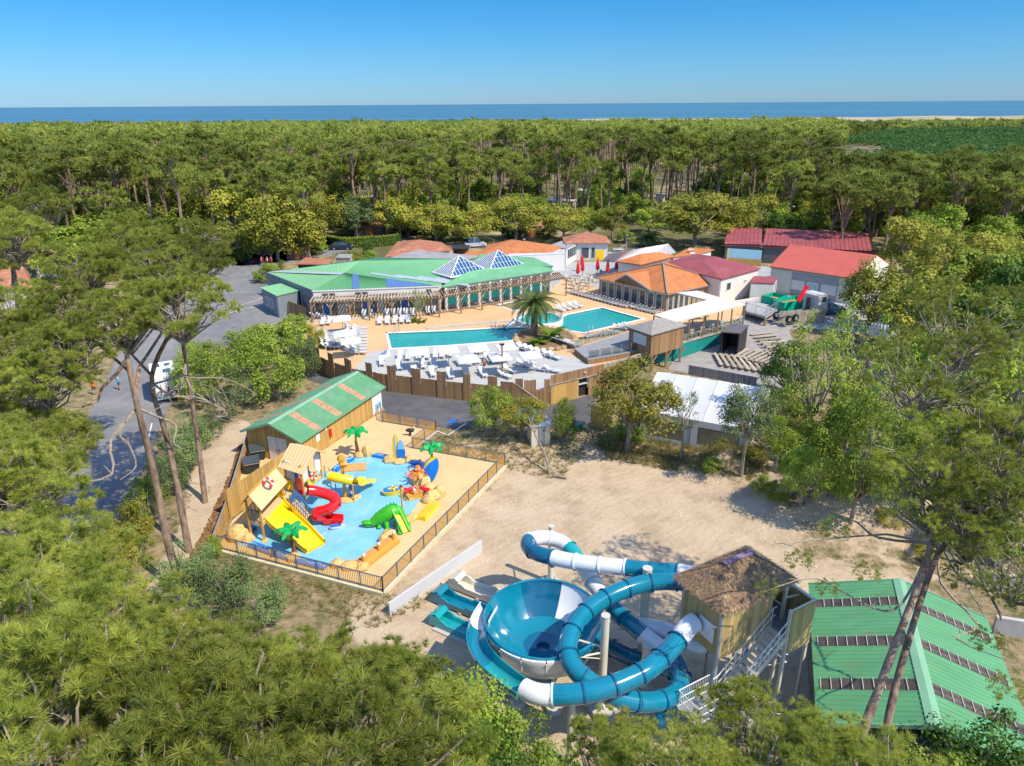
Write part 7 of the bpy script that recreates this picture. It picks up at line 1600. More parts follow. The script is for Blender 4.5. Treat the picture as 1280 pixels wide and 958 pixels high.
# teal wall below and behind the stage
t = thing('teal_wall', 'teal painted curved wall below the canopy facing the open air stage', 'wall', G(846, 438, 0))
TW = [G(846, 445, 0), G(886, 431, 0), G(886, 424, 0), G(914, 414, 0)]; TW = [Vector((dk[1].x-3.5, dk[1].y-1.5, 0)), Vector((dk[1].x+.1, dk[1].y-.2, 0)), dk[1].lerp(dk[2], .35)*1.0, dk[1].lerp(dk[2], .62), dk[1].lerp(dk[2], 1.0)]
for a, b in zip(TW, TW[1:]): a = Vector((a.x, a.y+.25, 0)); b = Vector((b.x, b.y+.25, 0)); part('panel', MB().bar(a+Z3(DZ/2-.2), b+Z3(DZ/2-.2), .15, DZ), M['tealwall'], t)
# stage hut
zs = 3.0; t, *_ = building('stage_hut', 'small black stage hut with a sloping grey roof beside the benches', [(901, 414.5), (925, 416.5), (936, 406.5), (914, 405)], zs, [], 0, [(0, 1, 2, 3)], mat('stage_roof', (.12, .11, .12), .7, .1, 2), M['dark'], .12, z0=0, wallskip=(0,))
# stage floor and bench rows
STG = [G(*p) for p in ((835, 462), (900, 475), (985, 487), (1010, 455), (985, 420), (1030, 408), (990, 400), (930, 405), (880, 420), (850, 440))]
sheet('stage_ground', STG, .02, mat('stage_paving', (.30, .28, .27), .9, .12, 1, (.22, .20, .19), .6, .4), 3)
bench_m = MB().box(0, 0, .32, 1, .34, .08).mesh('seat', M['weath']); bleg = MB().box(0, 0, 0, .1, .3, .32).mesh('leg', M['post'])
def bench(a, b, label, group, z=None):
    p = (a+b)/2; L_ = (b-a).length; t = thing('bench', label, 'bench', p, group); t.rotation_euler.z = math.atan2((b-a).y, (b-a).x); piece('seat', bench_m, t, (0, 0, 0), sc=(L_, 1, 1))
    for k in (-.42, 0, .42): piece('leg', bleg, t, (k*L_, 0, 0))
for i in range(11):
    a, b = G(917+6.5*i, 449+1.3*i, .1+.06*i), G(935+8.5*i, 438.5+.8*i, .1+.06*i); a.z = b.z = .06*i; bench(a, b, 'weathered timber bench in the middle block of slanting rows', 'middle bench rows')
for i in range(9):
    a, b = G(893+7*i, 445+.6*i, .0), G(902+8.5*i, 460+1.4*i, .0); bench(a, b, 'weathered timber bench in the front block of rows nearest the marquee', 'front bench rows')
for i in range(10):
    a, b = G(938+4*i, 421+3.2*i, .4), G(966+5.5*i, 418+3.6*i, .4); a.z = b.z = .3; bench(a, b, 'weathered timber bench in the back block of level rows', 'back bench rows')
# low fences round the amphitheatre
t = thing('board_fence', 'low grey board fence between the benches and the marquee', 'fence', G(860, 467)); boards(t, G(860, 468), G(945, 484), 0, 1.1, M['greyw'], .3)
t = thing('board_fence', 'pale weathered board fence in front of the truck and blue car', 'fence', G(975, 400)); boards(t, GG(972, 407), GG(1030, 404), .7, 2.7, M['weath'], .3, seed=8)
t = thing('ramp_deck', 'grey raised ramp with metal rails right of the canopy', 'ramp', TP(935, 400)); rp = [G(x, y, T+.7) for x, y in ((932, 389), (957, 396), (975, 385), (935, 374))]; part('deck', MB().prism([(p.x, p.y) for p in rp], T+.4, T+.7), M['paving'], t)
for p in rp[:3]: part('post', MB().box(p.x, p.y, 0, .25, .25, T+.4), M['post'], t)
railing('thin metal railing along the grey ramp right of the canopy', [rp[0], rp[1], rp[2]], T+.7, 1.1, 1.6, 'metal', 'metal', .3)
# cafe terrace: closed red parasols, tables
for x, y, lb in ((722, 341, 'closed red parasol, front left of the cafe cluster'), (727, 331, 'closed red parasol, rearmost of the cafe cluster'), (728, 337.5, 'closed red parasol in the middle of the cafe cluster'), (746.5, 336, 'closed red parasol standing alone in front of the white tent'), (770, 335, 'closed red parasol by the left edge of the restaurant roof'), (759, 339, 'short closed pink-red parasol behind the restaurant eave')):
    p = TP(x, y+9); t = thing('closed_parasol', lb, 'parasol', p); part('cloth', MB().tube([p+Z3(1.0), p+Z3(1.3), p+Z3(2.4), p+Z3(3.1)], [.2, .36, .22, .04], 8), M['red'], t, True); part('pole', MB().cyl(p.x, p.y, T, .05, 1.1, 6), M['metal'], t); part('base', MB().cyl(p.x, p.y, T, .3, .1, 8), M['conc'], t)
def cafe_set(p, label, k):
    t = thing('cafe_table', label, 'table', p, 'tables on the cafe terrace'); part('top', MB().cyl(p.x, p.y, T+.72, .42, .04, 10), M['weath'], t); part('stem', MB().cyl(p.x, p.y, T, .05, .72, 6), M['metal'], t)
    for j in range(3):
        a = k+j*2.1; q = p+Vector((math.cos(a), math.sin(a), 0))*.8; c = thing('cafe_chair', 'light cafe chair around a terrace table', 'chair', q, 'chairs on the cafe terrace'); part('seat', MB().box(q.x, q.y, T+.42, .42, .42, .05), M['cream'], c); part('backrest', MB().bar(q+Vector((math.cos(a), math.sin(a), 0))*.2+Vector((-.2*math.sin(a), .2*math.cos(a), .65)), q+Vector((math.cos(a), math.sin(a), 0))*.2-Vector((-.2*math.sin(a), .2*math.cos(a), -.65)), .04, .4), M['cream'], c)
        [part('leg', MB().box(q.x+sx*.18, q.y+sy*.18, T, .035, .035, .42), M['metal'], c) for sx in (-1, 1) for sy in (-1, 1)]
for k, (x, y) in enumerate(((712, 352), (722, 353), (731, 354), (714, 357), (725, 358), (736, 359), (741, 354), (717, 362), (729, 363), (738, 349), (752, 345), (762, 347))): cafe_set(TP(x, y), 'round cafe table on the grey plaza', k)
# lamp posts
for x, y, lb in ((655, 318, 'street lamp between the pool hall roof and the tiled house'), (707, 324, 'street lamp on the plaza behind the pool hall'), (782, 312, 'street lamp by the white tent')):
    p = TP(x, y+12); t = thing('lamp_post', lb, 'lamp post', p); part('pole', MB().cyl(p.x, p.y, T, .06, 4.2, 6), M['metal'], t); part('head', MB().blob((p.x, p.y, T+4.3), (.28, .28, .2), 8, 5, 0), M['greyd'], t, True)

# ------------------------------------------------------------------ vehicles
def lathe_wheel(t, c, r, wd, ax):
    a = Vector(ax).normalized(); part('wheel', MB().tube([c-a*wd/2, c+a*wd/2], r, 14), M['black'], t, True); part('hubcap', MB().tube([c-a*(wd/2+.01), c+a*(wd/2+.01)], r*.55, 10), M['metal'], t, True)
def car(p, rz, paint, label, L_=4.4, W_=1.8, H_=1.5, name='parked_car'):
    t = thing(name, label, 'car', p); t.rotation_euler.z = 0; c_, s_ = math.cos(rz), math.sin(rz)
    def X(x, y, z): return Vector((p.x+x*c_-y*s_, p.y+x*s_+y*c_, p.z+z))
    prof = [(-L_/2, .35), (-L_/2+.02, .8), (-L_/2+.12, .95), (-.95, 1.0), (.85, .98), (L_/2-.25, .86), (L_/2, .65), (L_/2, .3)]
    vs = []; 
    for s, k in ((-1, 1), (-.88, 0), (.88, 0), (1, 1)):
        for x, z in prof: vs.append(X(x*(1 if k == 0 else .985), s*W_/2, z-(0.04 if k else 0)))
    n = len(prof); fs = [(i*n+j, i*n+j+1, (i+1)*n+j+1, (i+1)*n+j) for i in range(3) for j in range(n-1)]+[tuple(range(n-1, -1, -1)), tuple(range(3*n, 4*n))]+[(n*i+n-1, n*i, n*(i+1), n*(i+1)+n-1) for i in range(3)]
    part('body', MB().add(vs, fs), paint, t, True)
    cab = [(-1.75, .97), (-1.35, H_-.08), (-.9, H_), (.25, H_-.02), (.55, H_-.1), (1.15, .95)]; k = len(cab)
    vs = [X(x, s*W_/2*(.93 if z < 1 else .76), z) for s in (-1, 1) for x, z in cab]; part('glasshouse', MB().add(vs, [tuple(range(k-1, -1, -1)), tuple(range(k, 2*k))]+[(i, i+1, k+i+1, k+i) for i in range(k-1)]), M['glass'], t)
    rf = cab[1:5]; vs = [X(x, s*W_/2*.77, z+dz) for dz in (.0, .03) for s in (-1, 1) for x, z in rf]; q = 4
    part('roof', MB().add(vs, [(i, i+1, q+i+1, q+i) for i in range(3)]+[(8+i, 8+q+i, 8+q+i+1, 8+i+1) for i in range(3)]), paint, t)
    for s in (-1, 1):
        part('pillar', MB().bar(X(-.25, s*W_/2*.93, .98), X(-.3, s*W_/2*.78, H_), .07), paint, t); part('headlight', MB().blob(X(L_/2-.12, s*W_*.36, .68), (.15, .15, .1), 8, 5, 0), M['plastic'], t, True); part('tail_light', MB().blob(X(-L_/2+.05, s*W_*.38, .8), (.1, .1, .1), 8, 5, 0), M['red'], t, True); part('mirror', MB().blob(X(.75, s*(W_/2+.1), 1.0), (.1, .1, .08), 6, 4, 0), paint, t, True)
        for x in (-1.3, 1.35): lathe_wheel(t, X(x, s*(W_/2-.12), .33), .33, .24, (-s_, c_, 0))
    return t
car(TP(427, 312), 0.05, mat('navy_paint', (.01, .02, .06), .25, .05, 2, spec=.6, coat=.6), 'dark navy estate car parked by the clipped hedge', H_=1.6)
car(TP(1034, 391), 0.1, mat('blue_paint', (.01, .10, .22), .25, .05, 2, spec=.6, coat=.6), 'dark blue car parked beside the tipper truck')
car(TP(594, 309), 0.3, mat('silver_paint', (.45, .48, .58), .3, .05, 2, spec=.6, coat=.5), 'pale blue and white van beside the dark carport', H_=1.9)
car(TP(775, 322), 0.1, M['plastic'], 'white car half hidden beyond the white tent', H_=1.5)
# camper van with bicycles
p = GG(211, 503); t = thing('camper_van', 'white camper van on the road with bicycles on its rear rack', 'camper van', p); rz = math.atan2((GG(205, 475)-GG(213, 508)).y, (GG(205, 475)-GG(213, 508)).x); c_, s_ = math.cos(rz), math.sin(rz)
def X(x, y, z): return Vector((p.x+x*c_-y*s_, p.y+x*s_+y*c_, p.z+z))
prof = [(0, .55), (0, 2.75), (.25, 2.95), (4.4, 2.95), (5.1, 2.6), (5.5, 1.9), (6.3, 1.35), (6.6, .95), (6.6, .45)]; n = len(prof)
vs = [X(x, s*1.13, z) for s in (-1, 1) for x, z in prof]; part('body', MB().add(vs, [tuple(range(n-1, -1, -1)), tuple(range(n, 2*n))]+[(i, (i+1) % n, n+(i+1) % n, n+i) for i in range(n)]), mat('camper_white', (.74, .75, .76), .35, .03, 1), t)
for x, y, sx, sy in ((1.2, -.4, .45, .35), (3.2, .45, .4, .3), (3.2, -.55, .25, .25)): q = X(x, y, 3.0); part('roof_hatch', MB().obox(q, (c_*sx, s_*sx, 0), (-s_*sy, c_*sy, 0), (0, 0, .06)), M['glass'], t)
part('windscreen', MB().bar(X(5.52, -1, 1.95), X(5.52, 1, 1.95), .5, .5, (s_, c_, 1)), M['glass'], t)
part('bumper', MB().bar(X(-.1, -1.05, .6), X(-.1, 1.05, .6), .16, .3), M['lblue'], t)
for s in (-1, 1): part('tail_light', MB().box(*X(-.08, s*.95, .9), .12, .12, .3), M['red'], t); [lathe_wheel(t, X(x, s*1.0, .35), .35, .25, (-s_, c_, 0)) for x in (1.2, 5.3)]; part('window', MB().bar(X(1.5, s*1.14, 2.0), X(2.8, s*1.14, 2.0), .03, .6), M['glass'], t)
def bicycle(o, d, label, col, sc=1.0, up=Vector((0, 0, 1)), group=None):
    t = thing('bicycle', label, 'bicycle', o, group); d = Vector(d).normalized(); side = d.cross(up)
    for k in (-.52, .52):
        c = o+d*k+up*.34; part('wheel', MB().tube([c+(d*math.cos(a)+up*math.sin(a))*.33 for a in [i*math.pi/7 for i in range(15)]], .022, 4), M['black'], t)
    w1, w2, bb, st, hd = o+d*-.52+up*.34, o+d*.52+up*.34, o+d*-.08+up*.3, o+d*-.2+up*.85, o+d*.38+up*.85
    part('frame', MB().tube([w1, bb, hd, st, bb], .025, 4).tube([w1, st], .02, 4).tube([hd, w2], .022, 4), col, t); part('saddle', MB().blob(st+up*.08, (.13, .07, .04), 6, 4, 0), M['black'], t); part('handlebar', MB().tube([hd+up*.12-side*.25, hd+up*.15, hd+up*.12+side*.25], .02, 4), M['metal'], t)
    return t
for k, cl in enumerate(('red', 'blue', 'dark')): bicycle(X(-.35-.18*k, 0, .8), (-s_, c_, 0), ['red bicycle nearest the rear wall of the camper van', 'blue bicycle in the middle of the camper rack', 'black bicycle at the outside of the camper rack'][k], M[cl])
part('bike_rack', MB().bar(X(-.1, -.5, .8), X(-.85, -.5, .8), .05).bar(X(-.1, .5, .8), X(-.85, .5, .8), .05).bar(X(-.8, -.7, .8), X(-.8, .7, .8), .05), M['metal'], t)
# tipper truck with green skip, white cab, red crane
p = TP(995, 398); t = thing('skip_truck', 'white cabbed truck with a folded red crane and two green skips', 'truck', p); q = TP(1018, 391)
rz = math.atan2((q-p).y, (q-p).x)-.15; c_, s_ = math.cos(rz), math.sin(rz)
part('chassis', MB().bar(X(-3.5, -.3, .85), X(4, -.3, .85), .15, .25).bar(X(-3.5, .4, .85), X(4, .4, .85), .15, .25), M['metal'], t)
cabp = [(2.4, .9), (2.4, 2.9), (2.7, 3.1), (3.9, 3.05), (4.3, 2.0), (4.4, .6), (2.4, .6)]; n = len(cabp)
part('cab', MB().add([X(x, s*1.2, z) for s in (-1, 1) for x, z in cabp], [tuple(range(n-1, -1, -1)), tuple(range(n, 2*n))]+[(i, (i+1) % n, n+(i+1) % n, n+i) for i in range(n)]), M['plastic'], t)
part('windscreen', MB().bar(X(4.15, -1.0, 2.45), X(4.15, 1.0, 2.45), .1, .8), M['glass'], t)
for s in (-1, 1): part('window', MB().bar(X(3.0, s*1.22, 2.4), X(3.8, s*1.22, 2.4), .04, .7), M['glass'], t); part('mirror', MB().box(*X(4.3, s*1.35, 1.9), .12, .12, .45), M['dark'], t); [lathe_wheel(t, X(x, s*1.05, .5), .5, .3, (-s_, c_, 0)) for x in (-2.6, -1.4, 3.4)]
part('crane_post', MB().bar(X(1.9, 0, 1), X(1.9, 0, 2.6), .4, .4, (1, 0, 0)), M['dark'], t); part('crane_arm', MB().bar(X(.3, .3, 2.2), X(1.9, .5, 4.0), .4, .45), M['red'], t)
def skip(cx, cy, L_, W_, H_, rz, label, z=T):
    c_, s_ = math.cos(rz), math.sin(rz); t = thing('skip_container', label, 'skip', Vector((cx, cy, z)))
    def Y(x, y, zz): return Vector((cx+x*c_-y*s_, cy+x*s_+y*c_, z+zz))
    gm = mat('skip_green', (.0, .38, .24), .5, .1, 2)
    part('floor', MB().obox(Y(0, 0, .3), (c_*L_/2, s_*L_/2, 0), (-s_*W_/2, c_*W_/2, 0), (0, 0, .05)), gm, t)
    for a, b in (((-1, -1), (1, -1)), ((1, -1), (1, 1)), ((1, 1), (-1, 1)), ((-1, 1), (-1, -1))):
        A_, B_ = Y(a[0]*L_/2, a[1]*W_/2, 0), Y(b[0]*L_/2, b[1]*W_/2, 0); part('side', MB().bar(A_+Z3(.3+H_/2), B_+Z3(.3+H_/2), .06, H_), gm, t); k = int((B_-A_).length/.6)
        for j in range(k+1): q_ = A_.lerp(B_, j/k); part('rib', MB().box(q_.x, q_.y, z+.3, .12, .12, H_+.03, rz), gm, t)
    part('load', MB().obox(Y(0, 0, H_*.75), (c_*L_*.47, s_*L_*.47, 0), (-s_*W_*.47, c_*W_*.47, 0), (0, 0, .1)), mat('scrap_load', (.45, .22, .09), .9, .35, 3), t)
q = TP(997, 393); skip(q.x-.6, q.y+1.6, 4.6, 2.0, 1.4, rz, 'green skip on the truck beside the red crane arm'); q = TP(982, 389); skip(q.x-1, q.y+2, 2.8, 2.1, 1.4, rz+.2, 'green skip with brown waste left of the truck')

# ------------------------------------------------------------------ people
def person(p, rz, label, shirt, legs, hair=(.05, .03, .02), sit=False, sc=1.0):
    t = thing('person', label, 'person', p); c_, s_ = math.cos(rz), math.sin(rz)
    me = bpy.data.meshes.new('body'); zz = 0 if not sit else -.45
    V_ = [(0, 0, .95), (0, 0, 1.2), (0, 0, 1.42), (0, 0, 1.52), (0, .02, 1.64), (0, .02, 1.74), (-.11, 0, .9), (-.12, .04, .5), (-.12, -.02, .08), (-.12, .12, .03), (.11, 0, .9), (.12, -.04, .5), (.13, -.06, .08), (.13, .08, .03), (-.2, 0, 1.4), (-.26, -.02, 1.12), (-.25, .12, .9), (-.25, .16, .82), (.2, 0, 1.4), (.27, .02, 1.12), (.26, .14, .92), (.26, .18, .84)]
    E_ = [(0, 1), (1, 2), (2, 3), (3, 4), (4, 5), (0, 6), (6, 7), (7, 8), (8, 9), (0, 10), (10, 11), (11, 12), (12, 13), (2, 14), (14, 15), (15, 16), (16, 17), (2, 18), (18, 19), (19, 20), (20, 21)]
    if sit: 
        V_ = [(x, y, z-.47) for x, y, z in V_]; V_[7] = (-.13, .45, .5); V_[8] = (-.13, .5, .08); V_[9] = (-.13, .62, .04); V_[11] = (.13, .45, .5); V_[12] = (.13, .5, .08); V_[13] = (.13, .62, .04)
    V_ = [(x*c_-y*s_, x*s_+y*c_, z) for x, y, z in V_]; me.from_pydata(V_, E_, []); o = bpy.data.objects.new('body', me); COL.objects.link(o); o.parent = t
    sk = o.modifiers.new('skin', 'SKIN'); R_ = [.15, .15, .14, .06, .10, .085, .10, .07, .045, .04, .10, .07, .045, .04, .065, .05, .035, .03, .065, .05, .035, .03]
    for v, r in zip(me.skin_vertices[0].data, R_): v.radius = (r, r*.85)
    me.skin_vertices[0].data[0].use_root = True; o.modifiers.new('sub', 'SUBSURF').levels = 1; o.modifiers['sub'].render_levels = 1
    me.materials.append(M['skin'])
    dg = bpy.context.evaluated_depsgraph_get(); nm = bpy.data.meshes.new_from_object(o.evaluated_get(dg)); o.modifiers.clear(); o.data = nm
    ms = [M['skin'], shirt, legs, mat('hair_brown', hair, .8, .1, 5)]; nm.materials.clear(); [nm.materials.append(m) for m in ms]
    off = -.47 if sit else 0
    for f in nm.polygons: z = f.center.z-off; f.material_index = 3 if z > 1.68 else 0 if z > 1.47 or z < .62 and not sit else 1 if z > .95 else 2; f.use_smooth = True
    t.scale = (sc, sc, sc); return t
sh = lambda n_, c: mat(n_, c, .8, .05, 5)
person(GG(119, 494), .3, 'person in an orange top walking on the sandy verge at the left', sh('orange_shirt', (.7, .2, .03)), sh('dark_trousers', (.03, .04, .07)))
person(GG(150, 488), -.5, 'person in a light blue shirt standing on the road behind the pines', sh('blue_shirt', (.2, .4, .65)), sh('grey_trousers', (.1, .1, .11)))
for x, lb, c in ((328, 'person in a pink top at the left of the group by the bicycle racks', (.6, .1, .15)), (335, 'person in a white top in the group by the bicycle racks', (.6, .6, .6)), (340, 'person in a red top at the right of the group by the bicycle racks', (.6, .05, .04))): person(GG(x, 333), x*.1, lb, sh('shirt_%s' % lb[12:16].strip().replace(' ', '_'), c), sh('dark_trousers', (.03, .04, .07)))
person(G(605, 461, ZG), 2.6, 'sunbather in dark swimwear sitting on the grey deck', M['skin'], sh('dark_trousers', (.03, .04, .07)), sit=True)
person(TP(468, 396), 0, 'person in dark clothes standing under the pergola', sh('navy_shirt', (.03, .04, .1)), sh('dark_trousers', (.03, .04, .07)))
for k in range(7): q = GG(310+4.3*k, 331); bicycle(q, (.5, 1, 0), 'bicycle parked in the rack under the trees by the cabin', M[('dark', 'blue', 'red')[k % 3]], group='bicycles in the rack')

# ------------------------------------------------------------------ small things on the sand side
p = GG(673, 552); t = thing('utility_box', 'small cream utility cabinet with a blue and white speckled roof and grey door', 'cabinet', p)
part('body', MB().box(p.x, p.y, 0, 1.7, 1.5, 2.0, .25), M['cream'], t); part('roof', MB().box(p.x, p.y, 2.0, 2.0, 1.8, .12, .25), mat('speckled_roof', (.55, .58, .62), .6, .1, 3, (.05, .18, .45), 1.6, .45), t); c_, s_ = math.cos(.25), math.sin(.25); part('door', MB().bar((p.x-.25*c_+.78*s_, p.y-.25*s_-.78*c_, .95), (p.x+.35*c_+.78*s_, p.y+.35*s_-.78*c_, .95), .05, 1.7), M['greyd'], t)
a, b = GG(688, 594), G(660, 520, 3.2); t = thing('bare_tree', 'bare leaning grey trunk on the sand with its shadow beside it', 'tree', a)
part('trunk', MB().tube(spline([a-Z3(.2), a.lerp(b, .3)+Vector((.1, 0, .3)), a.lerp(b, .65), b], 4), [.13-.008*i for i in range(13)], 7), M['barkg'], t, True)
for s in ((.6, .2, .8), (-.7, .3, .7), (-.2, .5, 1.0)): part('limb', MB().tube([a.lerp(b, .7), a.lerp(b, .7)+Vector(s)*.6+Vector((0, 0, .2)), a.lerp(b, .7)+Vector(s)*1.3], [.05, .035, .015], 5), M['barkg'], t)
piece('crown', LIB['airygrey'][0][0], t, b-a, sc=(.32, .32, .2))
t = thing('log', 'short fallen log on the sand next to the leaning trunk', 'log', GG(700, 598)); q = GG(700, 598); part('trunk', MB().tube([q+Vector((-.5, .2, .12)), q+Vector((0, 0, .16)), q+Vector((.5, -.2, .12))], [.1, .13, .09], 8), M['barkg'], t, True)
a = GG(738, 533); t = thing('board_fence', 'stacked horizontal plank screen beside the bronze tree', 'fence', a); b = GG(765, 540)
for k in range(9): part('plank', MB().bar(a+Z3(.14+.24*k), b+Z3(.14+.24*k), .08, .19), M['woodl'], t)
for x, y, lb, cl in ((721, 536, 'green hose reel box in the weeds by the lane', 'tealwall'), (802, 545, 'grey crate in the grass under the bronze tree', 'greyd')): q = GG(x, y); t = thing('crate', lb, 'box', q); part('body', MB().box(q.x, q.y, q.z, .9, .6, .5, .4), M[cl], t); part('lid', MB().box(q.x, q.y, q.z+.5, .98, .68, .07, .4), M['greyd'], t)
q = GG(712, 440)
# concrete retaining walls far right bottom
a, b = GG(1215, 730), GG(1300, 745); t = thing('retaining_wall', 'low curved concrete wall at the right edge beyond the green roof', 'wall', a); part('wall', MB().bar(a+Z3(.5), b+Z3(.5), .25, 1.2), M['conc'], t)
a, b = GG(1240, 790), GG(1300, 800); t = thing('retaining_wall', 'second concrete wall below, beside the corner of the green roof', 'wall', a); part('wall', MB().bar(a+Z3(.5), b+Z3(.5), .25, 1.2), M['conc'], t)
# mobile homes under the far pines
rnd = random.Random(12)
hm = [mat('home_white', (.66, .66, .62), .6, .06, 1), mat('home_beige', (.48, .42, .32), .6, .06, 1), mat('home_green', (.30, .40, .30), .6, .06, 1)]
for k, (x, y) in enumerate(((478, 246), (492, 250), (650, 250), (663, 245), (700, 252), (722, 246), (868, 250), (889, 243), (905, 252), (945, 246), (962, 256), (985, 248), (1058, 275), (1066, 267), (735, 238), (838, 243), (1010, 262), (615, 243))):
    y += 12; q = GG(x, y); c = hm[k % 3]; rz = rnd.uniform(-.4, .4); t = thing('mobile_home', ['white', 'beige', 'pale green'][k % 3]+' mobile home seen between the pine trunks, '+['far left', 'left of centre', 'centre', 'right of centre', 'far right'][min(4, max(0, int((x-450)/140)))]+' of the wood', 'mobile home', q, 'mobile homes under the far pines')
    z = q.z; part('wall', MB().box(q.x, q.y, z+.4, 7.6, 3.8, 2.3, rz), c, t); part('roof', MB().box(q.x, q.y, z+2.7, 8.0, 4.2, .18, rz), M['greyd'] if k % 2 else M['tarp'], t); part('skirt', MB().box(q.x, q.y, z, 7.4, 3.6, .4, rz), M['dark'], t)
    for j in (-2.4, 0, 2.2): cc_, ss = math.cos(rz), math.sin(rz); part('window', MB().obox((q.x+j*cc_+1.92*ss, q.y+j*ss-1.92*cc_, z+1.7), (cc_*.6, ss*.6, 0), (-ss*.03, cc_*.03, 0), (0, 0, .5)), M['glass'], t)
# ------------------------------------------------------------------ vegetation placement
def LK(*a, **k): return treep(*a, **k)
SIDE = ['far left', 'left', 'centre', 'right', 'far right']
# trees beside the sand and amphitheatre
LK('bronze', 783, 566, 455, 112, 'wide bronze-green tree at the edge of the sand in front of the white marquee', clear=.3, leanpx=4)
LK('airygrey', 851, 576, 487, 44, 'thin sparse sapling in front of the marquee windows', clear=.35)
LK('greyfine', 926, 596, 482, 70, 'grey-green tree with a pale slender trunk at the right end of the marquee', clear=.42, leanpx=2)
LK('greenfine', 968, 590, 522, 44, 'small bright green tree on the bank right of the marquee', clear=.3)
LK('greenfine', 1062, 660, 505, 84, 'tall green tree with a pale trunk growing out of the sand bank', clear=.2)
LK('greenfine', 1000, 640, 560, 60, 'green tree low on the sand bank behind the lot', clear=.25)
LK('greenfine', 617, 543, 484, 56, 'rounded green tree beside the lane, left of the utility cabinet', clear=.12); LK('bronze', 652, 546, 495, 60, 'yellow-green tree over the utility cabinet', clear=.2)
LK('greenfine', 703, 556, 502, 40, 'dense upright green bush right of the utility cabinet', clear=.02, name='bush', cat='bush')
LK('darkfine', 985, 500, 430, 74, 'dark green tree leaning over the bench rows', clear=.12)
LK('airy', 1005, 575, 395, 95, 'tall feathery light green tree beyond the bench rows', clear=.2); LK('airy', 1045, 560, 372, 90, 'tall feathery tree with a reddish trunk right of the benches', clear=.2, bark='bark'); LK('airy', 1085, 560, 420, 90, 'feathery green tree in front of the small white tent', clear=.25); LK('airy', 960, 545, 475, 55, 'slim feathery tree beside the marquee corner', clear=.25)
LK('airy', 1120, 600, 440, 100, 'airy tree with bare twigs near the big right pine', clear=.25); LK('green', 1040, 590, 500, 80, 'green tree between the bank and the feathery trees', clear=.15); LK('greenfine', 1130, 640, 520, 90, 'green tree behind the big right pine trunk', clear=.2)
for (x, y, ty, w, k, lb) in ((1085, 415, 332, 90, 'oak', 'broad golden oak in front of the red hall gable'), (1130, 347, 275, 84, 'oak', 'tall golden oak right of the red hall'), (1175, 400, 300, 100, 'oak', 'golden oak behind the broad one, towards the right'), (1150, 450, 345, 110, 'oak', 'large mid-slope oak right of the white tent'), (1215, 420, 318, 100, 'green', 'deep green tree on the right slope'), (1255, 440, 330, 100, 'dark', 'dark tree at the right edge of the slope'), (1200, 480, 370, 120, 'green', 'big green tree in the middle of the right slope'), (1265, 500, 390, 110, 'green', 'green tree at the right edge, mid height'), (1140, 520, 410, 90, 'green', 'green tree below the broad oak'),
                            (1235, 370, 295, 80, 'oak', 'golden oak high on the right slope'), (1275, 385, 305, 70, 'oak', 'golden oak cut by the right edge'), (1180, 345, 288, 60, 'oak', 'small golden oak behind the first row on the right'), (1240, 560, 440, 120, 'green', 'green tree behind the right house roof'), (1180, 590, 470, 110, 'green', 'green tree behind the big pine crown'), (1275, 620, 500, 110, 'dark', 'dark tree at the right edge above the concrete wall'), (1150, 640, 540, 70, 'greenfine', 'green undergrowth tree left of the right pine trunk')):
    LK(k, x, y, ty, w, lb, clear=.12)
# golden cork oaks round the plaza and car park
for (x, y, ty, w, k, lb) in ((868, 310, 243, 105, 'oak', 'great round oak with forked trunk behind the tent'), (912, 306, 250, 60, 'oak', 'oak to the right of the great round one'), (938, 300, 256, 60, 'airygrey', 'half bare tree right of the great oak'), (1047, 297, 230, 60, 'oak', 'bright yellow oak standing alone at the wood edge'), (1010, 300, 262, 50, 'green', 'green tree beside the bright yellow oak'), (975, 303, 268, 50, 'dark', 'dark green tree behind the sanitary block'),
                            (765, 300, 258, 46, 'oak', 'oak behind the reception roof'), (738, 298, 262, 44, 'green', 'green tree left of the reception oak'), (705, 302, 256, 56, 'oak', 'oak behind the small square cabin'), (645, 302, 250, 76, 'oak', 'broad golden oak behind the tiled house'), (590, 305, 256, 60, 'oak', 'golden oak with a white trunk behind the carport'), (545, 303, 258, 60, 'oak', 'golden oak behind the left tiled house'), (500, 300, 248, 66, 'oak', 'golden oak right of the hedge'), (447, 300, 250, 60, 'grey', 'grey-green tree behind the brown cabin'), (403, 305, 242, 62, 'oak', 'golden oak with a leaning pale trunk'),
                            (348, 326, 246, 88, 'oak', 'large golden oak over the bicycle racks'), (300, 325, 238, 84, 'oak', 'large golden oak at the back of the car park'), (262, 320, 246, 76, 'oak', 'golden oak left of the car park'), (222, 325, 262, 80, 'green', 'green oak at the left corner of the car park'), (305, 290, 222, 70, 'oak', 'tall golden oak behind the front row'), (250, 290, 232, 70, 'oak', 'golden oak behind the left group'), (180, 330, 258, 96, 'oak', 'wide golden oak between the road and the car park'), (135, 345, 270, 96, 'green', 'green oak on the left beside the road'), (92, 350, 285, 90, 'green', 'green oak near the left house'), (380, 290, 256, 40, 'green', 'bright green small tree behind the cabin'),
                            (525, 290, 262, 40, 'green', 'green tree between two golden oaks'), (615, 285, 250, 46, 'oak', 'oak behind the white-trunked one'), (675, 290, 262, 40, 'green', 'green tree near the small cabin'), (480, 285, 256, 44, 'dark', 'dark tree behind the hedge'), (810, 292, 262, 50, 'green', 'green tree behind the palm on the plaza'), (430, 285, 236, 40, 'green', 'green tree behind the grey one')):
    LK(k, x, y, ty, w, lb, clear=.22)
